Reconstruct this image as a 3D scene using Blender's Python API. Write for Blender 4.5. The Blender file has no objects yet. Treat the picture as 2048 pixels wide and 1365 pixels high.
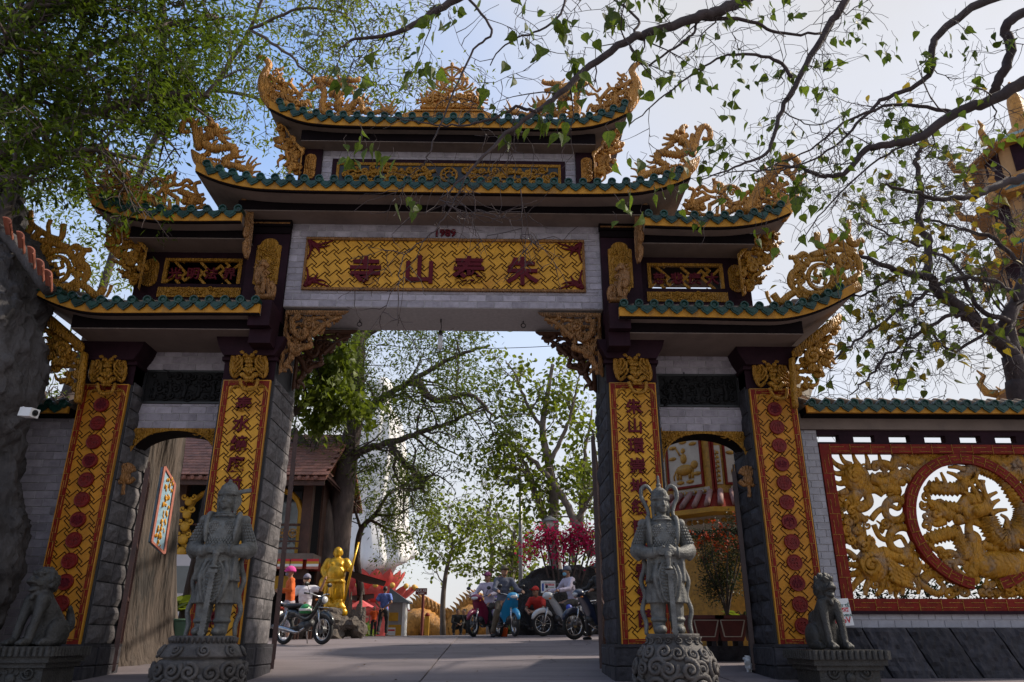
import bpy, bmesh, math, random
import numpy as np
from mathutils import Vector, Matrix, noise as mnoise

# ------------------------------------------------------------------ camera
SC = bpy.context.scene
COL = SC.collection
CAM_X, CAM_Z = 0.736, 0.46
F_PX, PITCH, YAW = 1529.1, 0.3735, 0.0224
cam = bpy.data.cameras.new('camera')
cam.sensor_width = 36.0
cam.lens = F_PX / 2048 * 36.0
cam.clip_start = 0.05
cam.clip_end = 4000
camo = bpy.data.objects.new('camera', cam)
camo.location = (CAM_X, 0, CAM_Z)
camo.rotation_euler = (math.pi / 2 + PITCH, 0, -YAW)
COL.objects.link(camo)
SC.camera = camo

# ------------------------------------------------------------------ sky, sun, exposure
SUN_AZ, SUN_EL = math.radians(79), math.radians(40)      # azimuth clockwise from +Y (towards +X)
world = bpy.data.worlds.new('World')
SC.world = world
world.use_nodes = True
wn = world.node_tree.nodes
wl = world.node_tree.links
wn.clear()
w_out = wn.new('ShaderNodeOutputWorld')
w_bg = wn.new('ShaderNodeBackground')
w_sky = wn.new('ShaderNodeTexSky')
w_sky.sky_type = 'NISHITA'
w_sky.sun_disc = False
w_sky.sun_elevation = SUN_EL
w_sky.sun_rotation = SUN_AZ
w_sky.altitude = 0
w_sky.air_density = 1.0
w_sky.dust_density = 2.0
w_sky.ozone_density = 2.0
w_bg.inputs['Strength'].default_value = 0.15
# thin bright haze: denser towards the horizon and towards the sun, with a little unevenness
w_tc = wn.new('ShaderNodeTexCoord')
w_noi = wn.new('ShaderNodeTexNoise')
w_noi.inputs['Scale'].default_value = 2.4
w_noi.inputs['Detail'].default_value = 6
w_dot = wn.new('ShaderNodeVectorMath'); w_dot.operation = 'DOT_PRODUCT'
w_dot.inputs[1].default_value = (math.sin(SUN_AZ)*math.cos(SUN_EL), math.cos(SUN_AZ)*math.cos(SUN_EL), math.sin(SUN_EL))
w_sep = wn.new('ShaderNodeSeparateXYZ')
def w_range(src, a, b, lo, hi):
    r = wn.new('ShaderNodeMapRange'); r.interpolation_type = 'SMOOTHSTEP'
    for k, v in zip(('From Min','From Max','To Min','To Max'), (a, b, lo, hi)): r.inputs[k].default_value = v
    wl.new(src, r.inputs['Value']); return r.outputs[0]
def w_math(op, a, b):
    m = wn.new('ShaderNodeMath'); m.operation = op
    for i, v in enumerate((a, b)):
        if isinstance(v, (int, float)): m.inputs[i].default_value = v
        else: wl.new(v, m.inputs[i])
    return m.outputs[0]
wl.new(w_tc.outputs['Generated'], w_dot.inputs[0])
wl.new(w_tc.outputs['Generated'], w_sep.inputs[0])
wl.new(w_tc.outputs['Generated'], w_noi.inputs['Vector'])
f_sun = w_range(w_dot.outputs['Value'], 0.30, 0.72, 0.0, 0.92)
f_hor = w_range(w_sep.outputs['Z'], 0.62, 0.18, 0.0, 0.9)
f_noi = w_range(w_noi.outputs['Fac'], 0.35, 0.75, -0.06, 0.16)
f_all = w_math('ADD', w_math('MAXIMUM', f_sun, f_hor), f_noi)
w_mix = wn.new('ShaderNodeMix')
w_mix.data_type = 'RGBA'
w_mix.clamp_factor = True
w_mix.inputs['B'].default_value = (2.28, 2.27, 2.33, 1)
wl.new(f_all, w_mix.inputs['Factor'])
wl.new(w_sky.outputs['Color'], w_mix.inputs['A'])
wl.new(w_mix.outputs['Result'], w_bg.inputs['Color'])
wl.new(w_bg.outputs['Background'], w_out.inputs['Surface'])

sun = bpy.data.lights.new('sun', 'SUN')
sun.energy = 2.6
sun.angle = math.radians(3)
sun.color = (1.0, 0.90, 0.76)
suno = bpy.data.objects.new('sun', sun)
sd = Vector((math.sin(SUN_AZ) * math.cos(SUN_EL), math.cos(SUN_AZ) * math.cos(SUN_EL), math.sin(SUN_EL)))
suno.rotation_euler = sd.to_track_quat('Z', 'Y').to_euler()
suno.location = (20, 20, 40)
COL.objects.link(suno)
SC.view_settings.view_transform = 'Standard'
SC.view_settings.look = 'None'
SC.view_settings.exposure = 1.15
SC.view_settings.gamma = 1.0
SC.view_settings.use_curve_mapping = False
SC.cycles.max_bounces = 5
SC.cycles.diffuse_bounces = 3
SC.cycles.transparent_max_bounces = 8
SC.cycles.use_denoising = True

# ------------------------------------------------------------------ pixel of the photograph -> point of the place
_F = np.array([math.sin(YAW) * math.cos(PITCH), math.cos(YAW) * math.cos(PITCH), math.sin(PITCH)])
_R = np.array([math.cos(YAW), -math.sin(YAW), 0.0])
_U = np.cross(_R, _F)
def at(x, y, Y):
    d = _F * F_PX + _R * (x - 1024) + _U * (682.5 - y)
    d = d / d[1] * Y
    return Vector((CAM_X + d[0], d[1], CAM_Z + d[2]))
def pxs(Y, y=682.5):          # metres per photograph pixel at depth Y
    return Y / math.cos(PITCH) / F_PX * (math.cos(PITCH) ** 2)
_GY = [-20, 0, 10, 13.5, 17, 20, 24, 30, 36, 50, 70, 120, 900]
_GZ = [-.9, -.3, 0, .20, .39, .50, .58, .63, .63, .25, -.5, -1.5, -6]
def to_px(p):
    v = np.array([p[0]-CAM_X, p[1], p[2]-CAM_Z]); d = v@_F
    return 1024+F_PX*(v@_R)/d, 682.5-F_PX*(v@_U)/d
def gz(Y, X=0.0):             # height of the ground: a ramp through the gate up to a crest
    return float(np.interp(Y, _GY, _GZ)) + max(-.08, min(.05, .012*X))*min(1, max(0, (Y-12)/5))

# ------------------------------------------------------------------ mesh collector
class MB:
    def __init__(s):
        s.v = []; s.f = []
    def add(s, vs, fs):
        o = len(s.v)
        s.v.extend([tuple(map(float, p)) for p in vs])
        s.f.extend([tuple(i + o for i in f) for f in fs])
        return s
    def box(s, x0, x1, y0, y1, z0, z1, b=0):
        if b:
            return s.bbox(x0, x1, y0, y1, z0, z1, b)
        return s.add([(x0,y0,z0),(x1,y0,z0),(x1,y1,z0),(x0,y1,z0),(x0,y0,z1),(x1,y0,z1),(x1,y1,z1),(x0,y1,z1)],
                     [(0,3,2,1),(4,5,6,7),(0,1,5,4),(1,2,6,5),(2,3,7,6),(3,0,4,7)])
    def bbox(s, x0, x1, y0, y1, z0, z1, b):
        # box with the four front (y0) edges chamfered
        return s.add([(x0+b,y0,z0+b),(x1-b,y0,z0+b),(x1-b,y0,z1-b),(x0+b,y0,z1-b),
                      (x0,y0+b,z0),(x1,y0+b,z0),(x1,y0+b,z1),(x0,y0+b,z1),
                      (x0,y1,z0),(x1,y1,z0),(x1,y1,z1),(x0,y1,z1)],
                     [(0,1,2,3),(0,4,5,1),(1,5,6,2),(2,6,7,3),(3,7,4,0),(4,8,9,5),(5,9,10,6),(6,10,11,7),(7,11,8,4),(8,11,10,9)])
    def obox(s, c, ax, ay, az):
        c = Vector(c); ax = Vector(ax); ay = Vector(ay); az = Vector(az)
        vs = [c + ax*i + ay*j + az*k for k in (-1,1) for j in (-1,1) for i in (-1,1)]
        return s.add(vs, [(0,2,3,1),(4,5,7,6),(0,1,5,4),(1,3,7,5),(3,2,6,7),(2,0,4,6)])
    def bar(s, a, b, w, d, up=(0,0,1)):       # bar from a to b, half widths w (sideways) and d (up)
        a = Vector(a); b = Vector(b); t = (b-a)
        L = t.length
        if L < 1e-6: return s
        t /= L
        u = Vector(up); r = t.cross(u)
        if r.length < 1e-4: r = t.cross(Vector((1,0,0)))
        r.normalize(); u = r.cross(t)
        return s.obox((a+b)/2, t*L/2, r*w, u*d)
    def prism(s, poly, axis='y', a=0.0, b=1.0):
        n = len(poly)
        if axis == 'y': f = lambda p, t: (p[0], t, p[1])
        elif axis == 'x': f = lambda p, t: (t, p[0], p[1])
        else: f = lambda p, t: (p[0], p[1], t)
        vs = [f(p, a) for p in poly] + [f(p, b) for p in poly]
        fs = [tuple(range(n)), tuple(range(2*n-1, n-1, -1))] + [(i, i+n, (i+1) % n + n, (i+1) % n) for i in range(n)]
        return s.add(vs, fs)
    def tube(s, pts, rads, n=6, flat=None, cap=True):
        # flat=None: round tube in space; flat=k: path in an XZ plane, depth radius = k * radius
        pts = [Vector(p) for p in pts]
        m = len(pts)
        if not hasattr(rads, '__len__'): rads = [rads]*m
        T = []
        for i in range(m):
            t = pts[min(i+1, m-1)] - pts[max(i-1, 0)]
            T.append(t.normalized() if t.length > 1e-9 else Vector((0,0,1)))
        vs = []
        N = None
        for i in range(m):
            t = T[i]
            if flat is not None:
                N = Vector((-t.z, 0, t.x)); B = Vector((0, flat, 0))
                if N.length < 1e-6: N = Vector((1,0,0))
                N.normalize()
            else:
                if N is None:
                    N = t.cross(Vector((0.3,0.2,1)))
                    if N.length < 1e-3: N = t.cross(Vector((1,0,0)))
                N = (N - t*N.dot(t))
                if N.length < 1e-6: N = t.cross(Vector((1,0,0)))
                N.normalize(); B = t.cross(N)
            r = rads[i]
            for k in range(n):
                a = 2*math.pi*k/n
                vs.append(pts[i] + N*(math.cos(a)*r) + B*(math.sin(a)*r))
        fs = []
        for i in range(m-1):
            for k in range(n):
                k2 = (k+1) % n
                fs.append((i*n+k, i*n+k2, (i+1)*n+k2, (i+1)*n+k))
        if cap:
            fs.append(tuple(range(n-1, -1, -1)))
            fs.append(tuple((m-1)*n+k for k in range(n)))
        return s.add(vs, fs)
    def ball(s, c, r, n=8, m=5, sc=(1,1,1), rot=None):
        c = Vector(c); vs = [(0,0,1)]
        for i in range(1, m):
            a = math.pi*i/m
            for k in range(n):
                b = 2*math.pi*k/n
                vs.append((math.sin(a)*math.cos(b), math.sin(a)*math.sin(b), math.cos(a)))
        vs.append((0,0,-1))
        fs = [(0, 1+k, 1+(k+1) % n) for k in range(n)]
        for i in range(m-2):
            for k in range(n):
                fs.append((1+i*n+k, 1+(i+1)*n+k, 1+(i+1)*n+(k+1) % n, 1+i*n+(k+1) % n))
        e = len(vs)-1
        fs += [(e, 1+(m-2)*n+(k+1) % n, 1+(m-2)*n+k) for k in range(n)]
        out = []
        for p in vs:
            q = Vector((p[0]*sc[0]*r, p[1]*sc[1]*r, p[2]*sc[2]*r))
            if rot is not None: q = rot @ q
            out.append(c+q)
        return s.add(out, fs)
    def torus(s, c, R, r, ax='y', n=28, m=6, flat=1.0, a0=0, a1=2*math.pi):
        full = abs(a1-a0-2*math.pi) < 1e-6
        c = Vector(c); vs = []; cnt = n if full else n+1
        for i in range(cnt):
            a = a0+(a1-a0)*i/n
            for k in range(m):
                b = 2*math.pi*k/m
                rr = R+r*math.cos(b); h = r*flat*math.sin(b)
                if ax == 'y': p = (rr*math.cos(a), h, rr*math.sin(a))
                elif ax == 'x': p = (h, rr*math.cos(a), rr*math.sin(a))
                else: p = (rr*math.cos(a), rr*math.sin(a), h)
                vs.append(c+Vector(p))
        fs = []
        for i in range(n):
            j = (i+1) % cnt
            for k in range(m):
                fs.append((i*m+k, i*m+(k+1) % m, j*m+(k+1) % m, j*m+k))
        return s.add(vs, fs)
    def lathe(s, prof, c=(0,0,0), n=16, sx=1, sy=1, cap=True):
        vs = []; c = Vector(c)
        for r, z in prof:
            for k in range(n):
                a = 2*math.pi*k/n
                vs.append(c+Vector((r*math.cos(a)*sx, r*math.sin(a)*sy, z)))
        m = len(prof); fs = []
        for i in range(m-1):
            for k in range(n):
                fs.append((i*n+k, i*n+(k+1) % n, (i+1)*n+(k+1) % n, (i+1)*n+k))
        if cap:
            fs.append(tuple(range(n-1, -1, -1))); fs.append(tuple((m-1)*n+k for k in range(n)))
        return s.add(vs, fs)
    def grid(s, P):              # P[i][j] points
        n = len(P); m = len(P[0])
        vs = [p for r in P for p in r]
        return s.add(vs, [(i*m+j, i*m+j+1, (i+1)*m+j+1, (i+1)*m+j) for i in range(n-1) for j in range(m-1)])
    def move(s, M):
        s.v = [tuple(M @ Vector(p)) for p in s.v]; return s
    def mirror(s):
        r = MB(); r.v = [(-x, y, z) for x, y, z in s.v]; r.f = [tuple(reversed(f)) for f in s.f]; return r
    def shift(s, d):
        r = MB(); r.v = [(x+d[0], y+d[1], z+d[2]) for x, y, z in s.v]; r.f = list(s.f); return r
    def merge(s, o):
        return s.add(o.v, o.f)
    def mesh(s, name, off=(0,0,0), smooth=False):
        me = bpy.data.meshes.new(name)
        v = s.v if tuple(off) == (0,0,0) else [(x-off[0], y-off[1], z-off[2]) for x, y, z in s.v]
        me.from_pydata(v, [], s.f)
        if smooth: me.polygons.foreach_set('use_smooth', [True]*len(me.polygons))
        me.update()
        return me

def wloc(o):
    l = Vector(o.location); p = o.parent
    while p: l = l + Vector(p.location); p = p.parent
    return l
def obj(name, mb, mat, parent=None, smooth=False, base=None):
    """link a collected mesh (in world coordinates) as one object under parent (unrotated)"""
    off = wloc(parent) if parent else Vector((0,0,0))
    b = Vector(base) if base is not None else off
    me = mb.mesh(name, tuple(b), smooth) if isinstance(mb, MB) else mb
    if mat is not None:
        me.materials.clear(); me.materials.append(mat)
    o = bpy.data.objects.new(name, me)
    COL.objects.link(o)
    if parent: o.parent = parent
    o.location = b - off
    return o
def inst(name, me, parent, loc, rot=(0,0,0), scale=(1,1,1)):
    o = bpy.data.objects.new(name, me)
    COL.objects.link(o)
    if parent:
        o.parent = parent; o.location = Vector(loc) - wloc(parent)
    else: o.location = loc
    o.rotation_euler = rot; o.scale = scale
    return o
def tag(o, label, cat, group=None, kind=None):
    o['label'] = label; o['category'] = cat
    if group: o['group'] = group
    if kind: o['kind'] = kind
    return o
def thing(name, label, cat, loc=(0,0,0), group=None, rz=0):
    o = bpy.data.objects.new(name, None)
    o.empty_display_size = 0.2
    COL.objects.link(o); o.location = loc; o.rotation_euler = (0,0,rz)
    return tag(o, label, cat, group, 'thing')
def struct(name, mb, mat, smooth=False, label=None):
    o = obj(name, mb, mat, None, smooth); o['kind'] = 'structure'
    if label: o['label'] = label
    return o

# ------------------------------------------------------------------ procedural materials
def S(h):                      # sRGB hex -> linear
    h = h.lstrip('#'); c = [int(h[i:i+2], 16)/255 for i in (0,2,4)]
    return tuple(x/12.92 if x <= .04045 else ((x+.055)/1.055)**2.4 for x in c)
def mat(name, col, rough=.7, var=.25, scale=6, bump=.0, bscale=40, metal=0, col2=None, piece=0.0, spec=.5, stain=None, stain_amt=.5,
        stain_scale=3, stretch=(1,1,1), trans=0, coat=0, bdist=.02, wave=0, stain_lo=.5):
    m = bpy.data.materials.new(name); m.use_nodes = True
    nt = m.node_tree; n = nt.nodes; l = nt.links
    p = n['Principled BSDF']
    p.inputs['Roughness'].default_value = rough
    p.inputs['Metallic'].default_value = metal
    p.inputs['Specular IOR Level'].default_value = spec
    if coat: p.inputs['Coat Weight'].default_value = coat
    tc = n.new('ShaderNodeTexCoord'); mp = n.new('ShaderNodeMapping'); mp.inputs['Scale'].default_value = stretch
    l.new(tc.outputs['Object'], mp.inputs['Vector'])
    vec = mp.outputs['Vector']
    if piece:                  # each piece starts at its own place in the texture
        oi = n.new('ShaderNodeObjectInfo'); ad = n.new('ShaderNodeVectorMath'); ad.operation = 'ADD'
        sc = n.new('ShaderNodeVectorMath'); sc.operation = 'SCALE'; sc.inputs['Scale'].default_value = 37.0
        cb = n.new('ShaderNodeCombineXYZ')
        for k in range(3): l.new(oi.outputs['Random'], cb.inputs[k])
        l.new(cb.outputs[0], sc.inputs[0]); l.new(vec, ad.inputs[0]); l.new(sc.outputs[0], ad.inputs[1]); vec = ad.outputs[0]
    nz = n.new('ShaderNodeTexNoise'); nz.inputs['Scale'].default_value = scale; nz.inputs['Detail'].default_value = 7; nz.inputs['Roughness'].default_value = .62
    l.new(vec, nz.inputs['Vector'])
    rp = n.new('ShaderNodeValToRGB')
    c2 = col2 if col2 else tuple(c*(1-var) for c in col)
    c1 = col if col2 else tuple(min(1, c*(1+var)) for c in col)
    rp.color_ramp.elements[0].position = .30; rp.color_ramp.elements[0].color = (*c2, 1)
    rp.color_ramp.elements[1].position = .72; rp.color_ramp.elements[1].color = (*c1, 1)
    l.new(nz.outputs['Fac'], rp.inputs['Fac'])
    out = rp.outputs['Color']
    if stain:
        n2 = n.new('ShaderNodeTexNoise'); n2.inputs['Scale'].default_value = stain_scale; n2.inputs['Detail'].default_value = 9; n2.inputs['Roughness'].default_value = .7
        l.new(vec, n2.inputs['Vector'])
        r2 = n.new('ShaderNodeValToRGB'); r2.color_ramp.elements[0].position = stain_lo; r2.color_ramp.elements[0].color = (0,0,0,1)
        r2.color_ramp.elements[1].position = stain_lo+.18; r2.color_ramp.elements[1].color = (stain_amt,)*3+(1,)
        l.new(n2.outputs['Fac'], r2.inputs['Fac'])
        mx = n.new('ShaderNodeMix'); mx.data_type = 'RGBA'; mx.inputs['B'].default_value = (*stain, 1)
        l.new(r2.outputs['Color'], mx.inputs['Factor']); l.new(out, mx.inputs['A']); out = mx.outputs['Result']
    if piece:
        hs = n.new('ShaderNodeHueSaturation'); mr = n.new('ShaderNodeMapRange')
        mr.inputs['To Min'].default_value = 1-piece; mr.inputs['To Max'].default_value = 1+piece
        l.new(oi.outputs['Random'], mr.inputs['Value']); l.new(mr.outputs[0], hs.inputs['Value']); l.new(out, hs.inputs['Color']); out = hs.outputs['Color']
    l.new(out, p.inputs['Base Color'])
    if bump:
        nb = n.new('ShaderNodeTexNoise'); nb.inputs['Scale'].default_value = bscale; nb.inputs['Detail'].default_value = 8
        l.new(vec, nb.inputs['Vector'])
        bp = n.new('ShaderNodeBump'); bp.inputs['Strength'].default_value = bump; bp.inputs['Distance'].default_value = bdist
        l.new(nb.outputs['Fac'], bp.inputs['Height']); nrm = bp.outputs['Normal']
        if wave:               # cut grooves that run along the carving
            wv = n.new('ShaderNodeTexWave'); wv.inputs['Scale'].default_value = wave; wv.inputs['Distortion'].default_value = 9; wv.inputs['Detail'].default_value = 2; wv.inputs['Detail Scale'].default_value = 1.2
            l.new(vec, wv.inputs['Vector'])
            b2 = n.new('ShaderNodeBump'); b2.inputs['Strength'].default_value = .9; b2.inputs['Distance'].default_value = .016
            l.new(wv.outputs['Fac'], b2.inputs['Height']); l.new(nrm, b2.inputs['Normal']); nrm = b2.outputs['Normal']
        l.new(nrm, p.inputs['Normal'])
    if trans:                  # leaves let light through
        tr = n.new('ShaderNodeBsdfTranslucent'); ms = n.new('ShaderNodeMixShader'); ms.inputs['Fac'].default_value = trans
        l.new(out, tr.inputs['Color']); l.new(p.outputs[0], ms.inputs[1]); l.new(tr.outputs[0], ms.inputs[2])
        l.new(ms.outputs[0], n['Material Output'].inputs['Surface'])
    return m

M = {}
M['gold'] = mat('gold_paint', (.40,.185,.015), .48, .32, 6, .9, 26, stain=(.10,.04,.008), stain_amt=.6, stain_scale=6, spec=.4, wave=9)
M['gold_tan'] = mat('gold_tan_paint', (.52,.235,.045), .52, .32, 6, .9, 26, stain=(.14,.055,.02), stain_amt=.65, stain_scale=5, spec=.35, wave=9)
M['fascia'] = mat('ochre_fascia', (.50,.225,.020), .6, .22, 3, .15, 30, stain=(.14,.08,.04), stain_amt=.65, stain_scale=4, stretch=(1,1,.5), spec=.3)
M['panel'] = mat('yellow_panel', (.62,.300,.022), .5, .20, 4, .3, 40, stain=(.40,.15,.012), stain_amt=.6, stain_scale=2.6, spec=.3)
M['panel_deep'] = mat('deep_ochre_panel', (.46,.185,.010), .5, .22, 4, .3, 40, stain=(.28,.09,.008), stain_amt=.6, stain_scale=2.4, spec=.3)
M['panel_ground'] = mat('groove_shade', (.045,.014,.004), .8, .25, 6, spec=.1)  # dark brown that stands in for the shadow in the fret grooves
M['maroon'] = mat('maroon_paint', (.090,.004,.010), .6, .25, 8, .2, 60, spec=.2)
M['red'] = mat('red_paint', (.165,.009,.004), .6, .30, 6, .2, 50, stain=(.26,.06,.012), stain_amt=.35, stain_scale=9, spec=.2)
M['disc'] = mat('red_disc_paint', (.15,.006,.004), .45, .3, 12, .2, 60, spec=.3)
M['plum'] = mat('plum_paint', (.020,.006,.011), .7, .35, 4, .15, 30, spec=.15)
M['dark'] = mat('dark_band_paint', (.006,.003,.004), .8, .3, 4, spec=.1)
M['soffit'] = mat('grey_plaster', (.20,.155,.132), .9, .14, 2.2, .12, 25, stain=(.09,.075,.07), stain_amt=.5, stain_scale=1.6, spec=.15)
M['mortar'] = mat('mortar', (.42,.40,.40), .9, .15, 20, .2, 90)
M['brick'] = mat('grey_brick', (.345,.31,.345), .8, .18, 9, .3, 70, piece=.18, stain=(.17,.15,.17), stain_amt=.65, stain_scale=3.5, spec=.25)
M['granite'] = mat('granite', (.125,.115,.118), .85, .35, 9, .9, 18, piece=.2, stain=(.035,.035,.04), stain_amt=.55, stain_scale=5, spec=.2)
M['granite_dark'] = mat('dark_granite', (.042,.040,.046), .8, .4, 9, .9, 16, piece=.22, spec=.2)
M['granite_joint'] = mat('granite_joint', (.03,.03,.033), .9, .3, 9)
M['tile'] = mat('green_glaze', (.007,.042,.031), .35, .5, 16, .3, 60, piece=.25, stain=(.04,.055,.045), stain_amt=.45, stain_scale=8, spec=.4)
M['roll'] = mat('roof_roll', (.16,.115,.085), .8, .3, 8, .3, 40)
M['stone'] = mat('carved_stone', (.122,.121,.113), .55, .45, 9, .5, 60, stain=(.028,.028,.027), stain_amt=.7, stain_scale=3.6, spec=.4)
M['stone_warm'] = mat('pedestal_stone', (.088,.080,.076), .7, .42, 6, .6, 45, stain=(.025,.022,.022), stain_amt=.7, stain_scale=4, spec=.3)
M['stone_dark'] = mat('lion_stone', (.034,.032,.029), .55, .4, 7, .6, 50, stain=(.085,.085,.09), stain_amt=.3, stain_scale=6, spec=.4)
M['bronze'] = mat('black_relief', (.009,.0085,.009), .6, .5, 10, .5, 30, spec=.2)
M['wood'] = mat('carved_wood', (.28,.125,.035), .5, .3, 7, .6, 40, wave=11)
M['wood_dark'] = mat('dark_wood', (.085,.033,.015), .55, .3, 7, .3, 40)
M['leafmetal'] = mat('brown_gate_metal', (.050,.018,.016), .45, .35, 5, .2, 30)
M['black'] = mat('black_paint', (.010,.010,.011), .45, .3, 5)
M['white'] = mat('white_paint', (.72,.71,.70), .6, .08, 4)
M['concrete'] = mat('paving_concrete', (.15,.135,.138), .9, .15, 1.2, .25, 60, stain=(.09,.08,.08), stain_amt=.5, stain_scale=.8, spec=.2)

# ------------------------------------------------------------------ drawing of carved ornament
def crom(pts, k=6):
    pts = [Vector((p[0], p[1])) if len(p) == 2 else Vector(p) for p in pts]
    if len(pts) < 3 or k <= 1:
        return pts
    P = [pts[0]*2-pts[1]] + pts + [pts[-1]*2-pts[-2]]
    out = []
    for i in range(1, len(P)-2):
        a, b, c, d = P[i-1], P[i], P[i+1], P[i+2]
        for j in range(k):
            t = j/k
            out.append(.5*((2*b)+(c-a)*t+(2*a-5*b+4*c-d)*t*t+(3*b-a-3*c+d)*t**3))
    out.append(pts[-1])
    return out
class Carve:
    """strokes of relief drawn on an upright plane; points given in photograph crop coordinates or metres"""
    def __init__(s, ox=0, oy=0, k=1.0, Y=None, px=True, fat=1.35):
        s.fat = fat if px else 1.0; s.mb = MB(); s.ox = ox; s.oy = oy; s.k = k; s.Y = Y; s.px = px
        s.rng = random.Random(int(ox*7+oy*13+1))
    def P(s, p, dy=0):
        if s.px:
            return at(s.ox+p[0]*s.k, s.oy+p[1]*s.k, s.Y+dy)
        return Vector((s.ox+p[0], s.Y+dy, s.oy+p[1]))
    def L(s, r):
        return r*s.k*s.Y/F_PX*1.04 if s.px else r
    def W(s, r):                  # stroke thickness
        return s.L(r)*s.fat
    def st(s, pts, r0, r1=None, flat=.8, dy=0, n=6, k=5, saw=0, bulge=0):
        r1 = r0*.35 if r1 is None else r1
        c = crom(pts, k)
        m = len(c)
        R = []
        for i in range(m):
            t = i/(m-1)
            r = r0+(r1-r0)*t+bulge*math.sin(math.pi*t)
            if saw: r *= 1+.16*((i % 2)*2-1)
            R.append(max(s.W(r), .002))
        s.mb.tube([s.P(p, dy) for p in c], R, n, flat)
        return s
    def curl(s, c, R, turns=1.4, a0=0.0, d=1, r=None, dy=0, flat=.9):
        r = r or R*.28
        n = max(8, int(turns*11))
        pts = []
        for i in range(n+1):
            t = i/n; a = a0+d*turns*2*math.pi*t; q = R*(1-.84*t)
            pts.append((c[0]+q*math.cos(a), c[1]-q*math.sin(a)))
        s.mb.tube([s.P(p, dy-s.L(R)*.3*i/n) for i, p in enumerate(pts)], [s.W(r*(1-.35*i/n)) for i in range(n+1)], 5, flat)
        s.mb.ball(s.P(c, dy-s.L(R)*.25), s.L(R*.24), 6, 4)
        return s
    def ring(s, c, R, r, flat=1.0, n=26):
        p = [(c[0]+R*math.cos(2*math.pi*i/n), c[1]+R*math.sin(2*math.pi*i/n)) for i in range(n+1)]
        s.mb.tube([s.P(q) for q in p], s.L(r), 6, flat, cap=False)
        return s
    def ball(s, c, r, sy=.8, dy=0):
        s.mb.ball(s.P(c, dy), s.L(r), 8, 6, (1, sy, 1)); return s
    def plate(s, poly, d0, d1, dy=0):
        n = len(poly)
        vs = [s.P(p, dy+d0) for p in poly] + [s.P(p, dy+d1) for p in poly]
        fs = [tuple(range(n)), tuple(range(2*n-1, n-1, -1))] + [(i, i+n, (i+1) % n+n, (i+1) % n) for i in range(n)]
        s.mb.add(vs, fs); return s
    def inside(s, p, poly):
        x, y = p; c = False; n = len(poly)
        for i in range(n):
            x1, y1 = poly[i]; x2, y2 = poly[(i+1) % n]
            if (y1 > y) != (y2 > y) and x < (x2-x1)*(y-y1)/(y2-y1)+x1: c = not c
        return c
    def fill(s, poly, sp, r=None, seed=1, dy=0, dd=.03, flamy=.35):
        """a close tangle of scrolls and flame leaves inside an outline"""
        rng = random.Random(seed); r = r or sp*.22
        xs = [p[0] for p in poly]; ys = [p[1] for p in poly]
        row = 0; y = min(ys)+sp*.3
        prev = None
        while y < max(ys):
            x = min(xs)+(sp*.45 if row % 2 else 0)
            while x < max(xs):
                c = (x+rng.uniform(-.22,.22)*sp, y+rng.uniform(-.22,.22)*sp)
                if s.inside(c, poly):
                    a = rng.uniform(0, 6.28); d = rng.choice((-1,1)); w = dy+rng.uniform(-dd, dd)
                    u = rng.random()
                    if u < .55:
                        s.curl(c, sp*rng.uniform(.42,.58), rng.uniform(1.0,1.5), a, d, r*rng.uniform(.8,1.15), w)
                    elif u < .55+flamy:
                        L = sp*rng.uniform(.9,1.4)
                        e = (c[0]+L*math.cos(a), c[1]+L*math.sin(a)); q = (c[0]+L*.5*math.cos(a+.5*d), c[1]+L*.5*math.sin(a+.5*d))
                        s.st([(c[0]-L*.3*math.cos(a-.4*d), c[1]-L*.3*math.sin(a-.4*d)), c, q, e], r*1.25, r*.3, dy=w, n=5, k=3)
                    else:
                        s.ball(c, r*1.7, dy=w)
                    if prev and (prev[0]-c[0])**2+(prev[1]-c[1])**2 < (sp*1.7)**2:
                        s.st([prev, ((prev[0]+c[0])/2+sp*.15, (prev[1]+c[1])/2-sp*.15), c], r*.9, r*.8, dy=dy+.012, n=5, k=3)
                    prev = c
                x += sp*.92
            y += sp*.80; row += 1
        return s
    def flames(s, pts, L, r, ang, spread=0, bend=.4, dy=0):
        for i, p in enumerate(pts):
            a = ang+spread*(i-(len(pts)-1)/2)
            e = (p[0]+L*math.cos(a), p[1]-L*math.sin(a)); m1 = (p[0]+L*.35*math.cos(a+bend), p[1]-L*.35*math.sin(a+bend)); m2 = (p[0]+L*.7*math.cos(a-bend*.4), p[1]-L*.7*math.sin(a-bend*.4))
            s.st([p, m1, m2, e], r, r*.2, dy=dy, n=5, k=3)
        return s

def glyph(ch, size, depth, bold=.03):
    """a written sign as raised lettering; verts x right, z up, y towards -depth, centred"""
    cu = bpy.data.curves.new('lettering', 'FONT')
    cu.body = ch; cu.size = size; cu.extrude = depth/2; cu.offset = bold*size; cu.resolution_u = 2
    cu.align_x = 'CENTER'; cu.align_y = 'CENTER'
    o = bpy.data.objects.new('lettering', cu); COL.objects.link(o)
    dg = bpy.context.evaluated_depsgraph_get()
    me = o.evaluated_get(dg).to_mesh()
    mb = MB()
    vs = [(v.co.x, -v.co.z, v.co.y) for v in me.vertices]
    if vs:
        xs = [v[0] for v in vs]; zs = [v[2] for v in vs]
        cx = (min(xs)+max(xs))/2; cz = (min(zs)+max(zs))/2
        mb.add([(x-cx, y, z-cz) for x, y, z in vs], [tuple(p.vertices) for p in me.polygons])
    o.evaluated_get(dg).to_mesh_clear()
    bpy.data.objects.remove(o); bpy.data.curves.remove(cu)
    return mb

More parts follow.
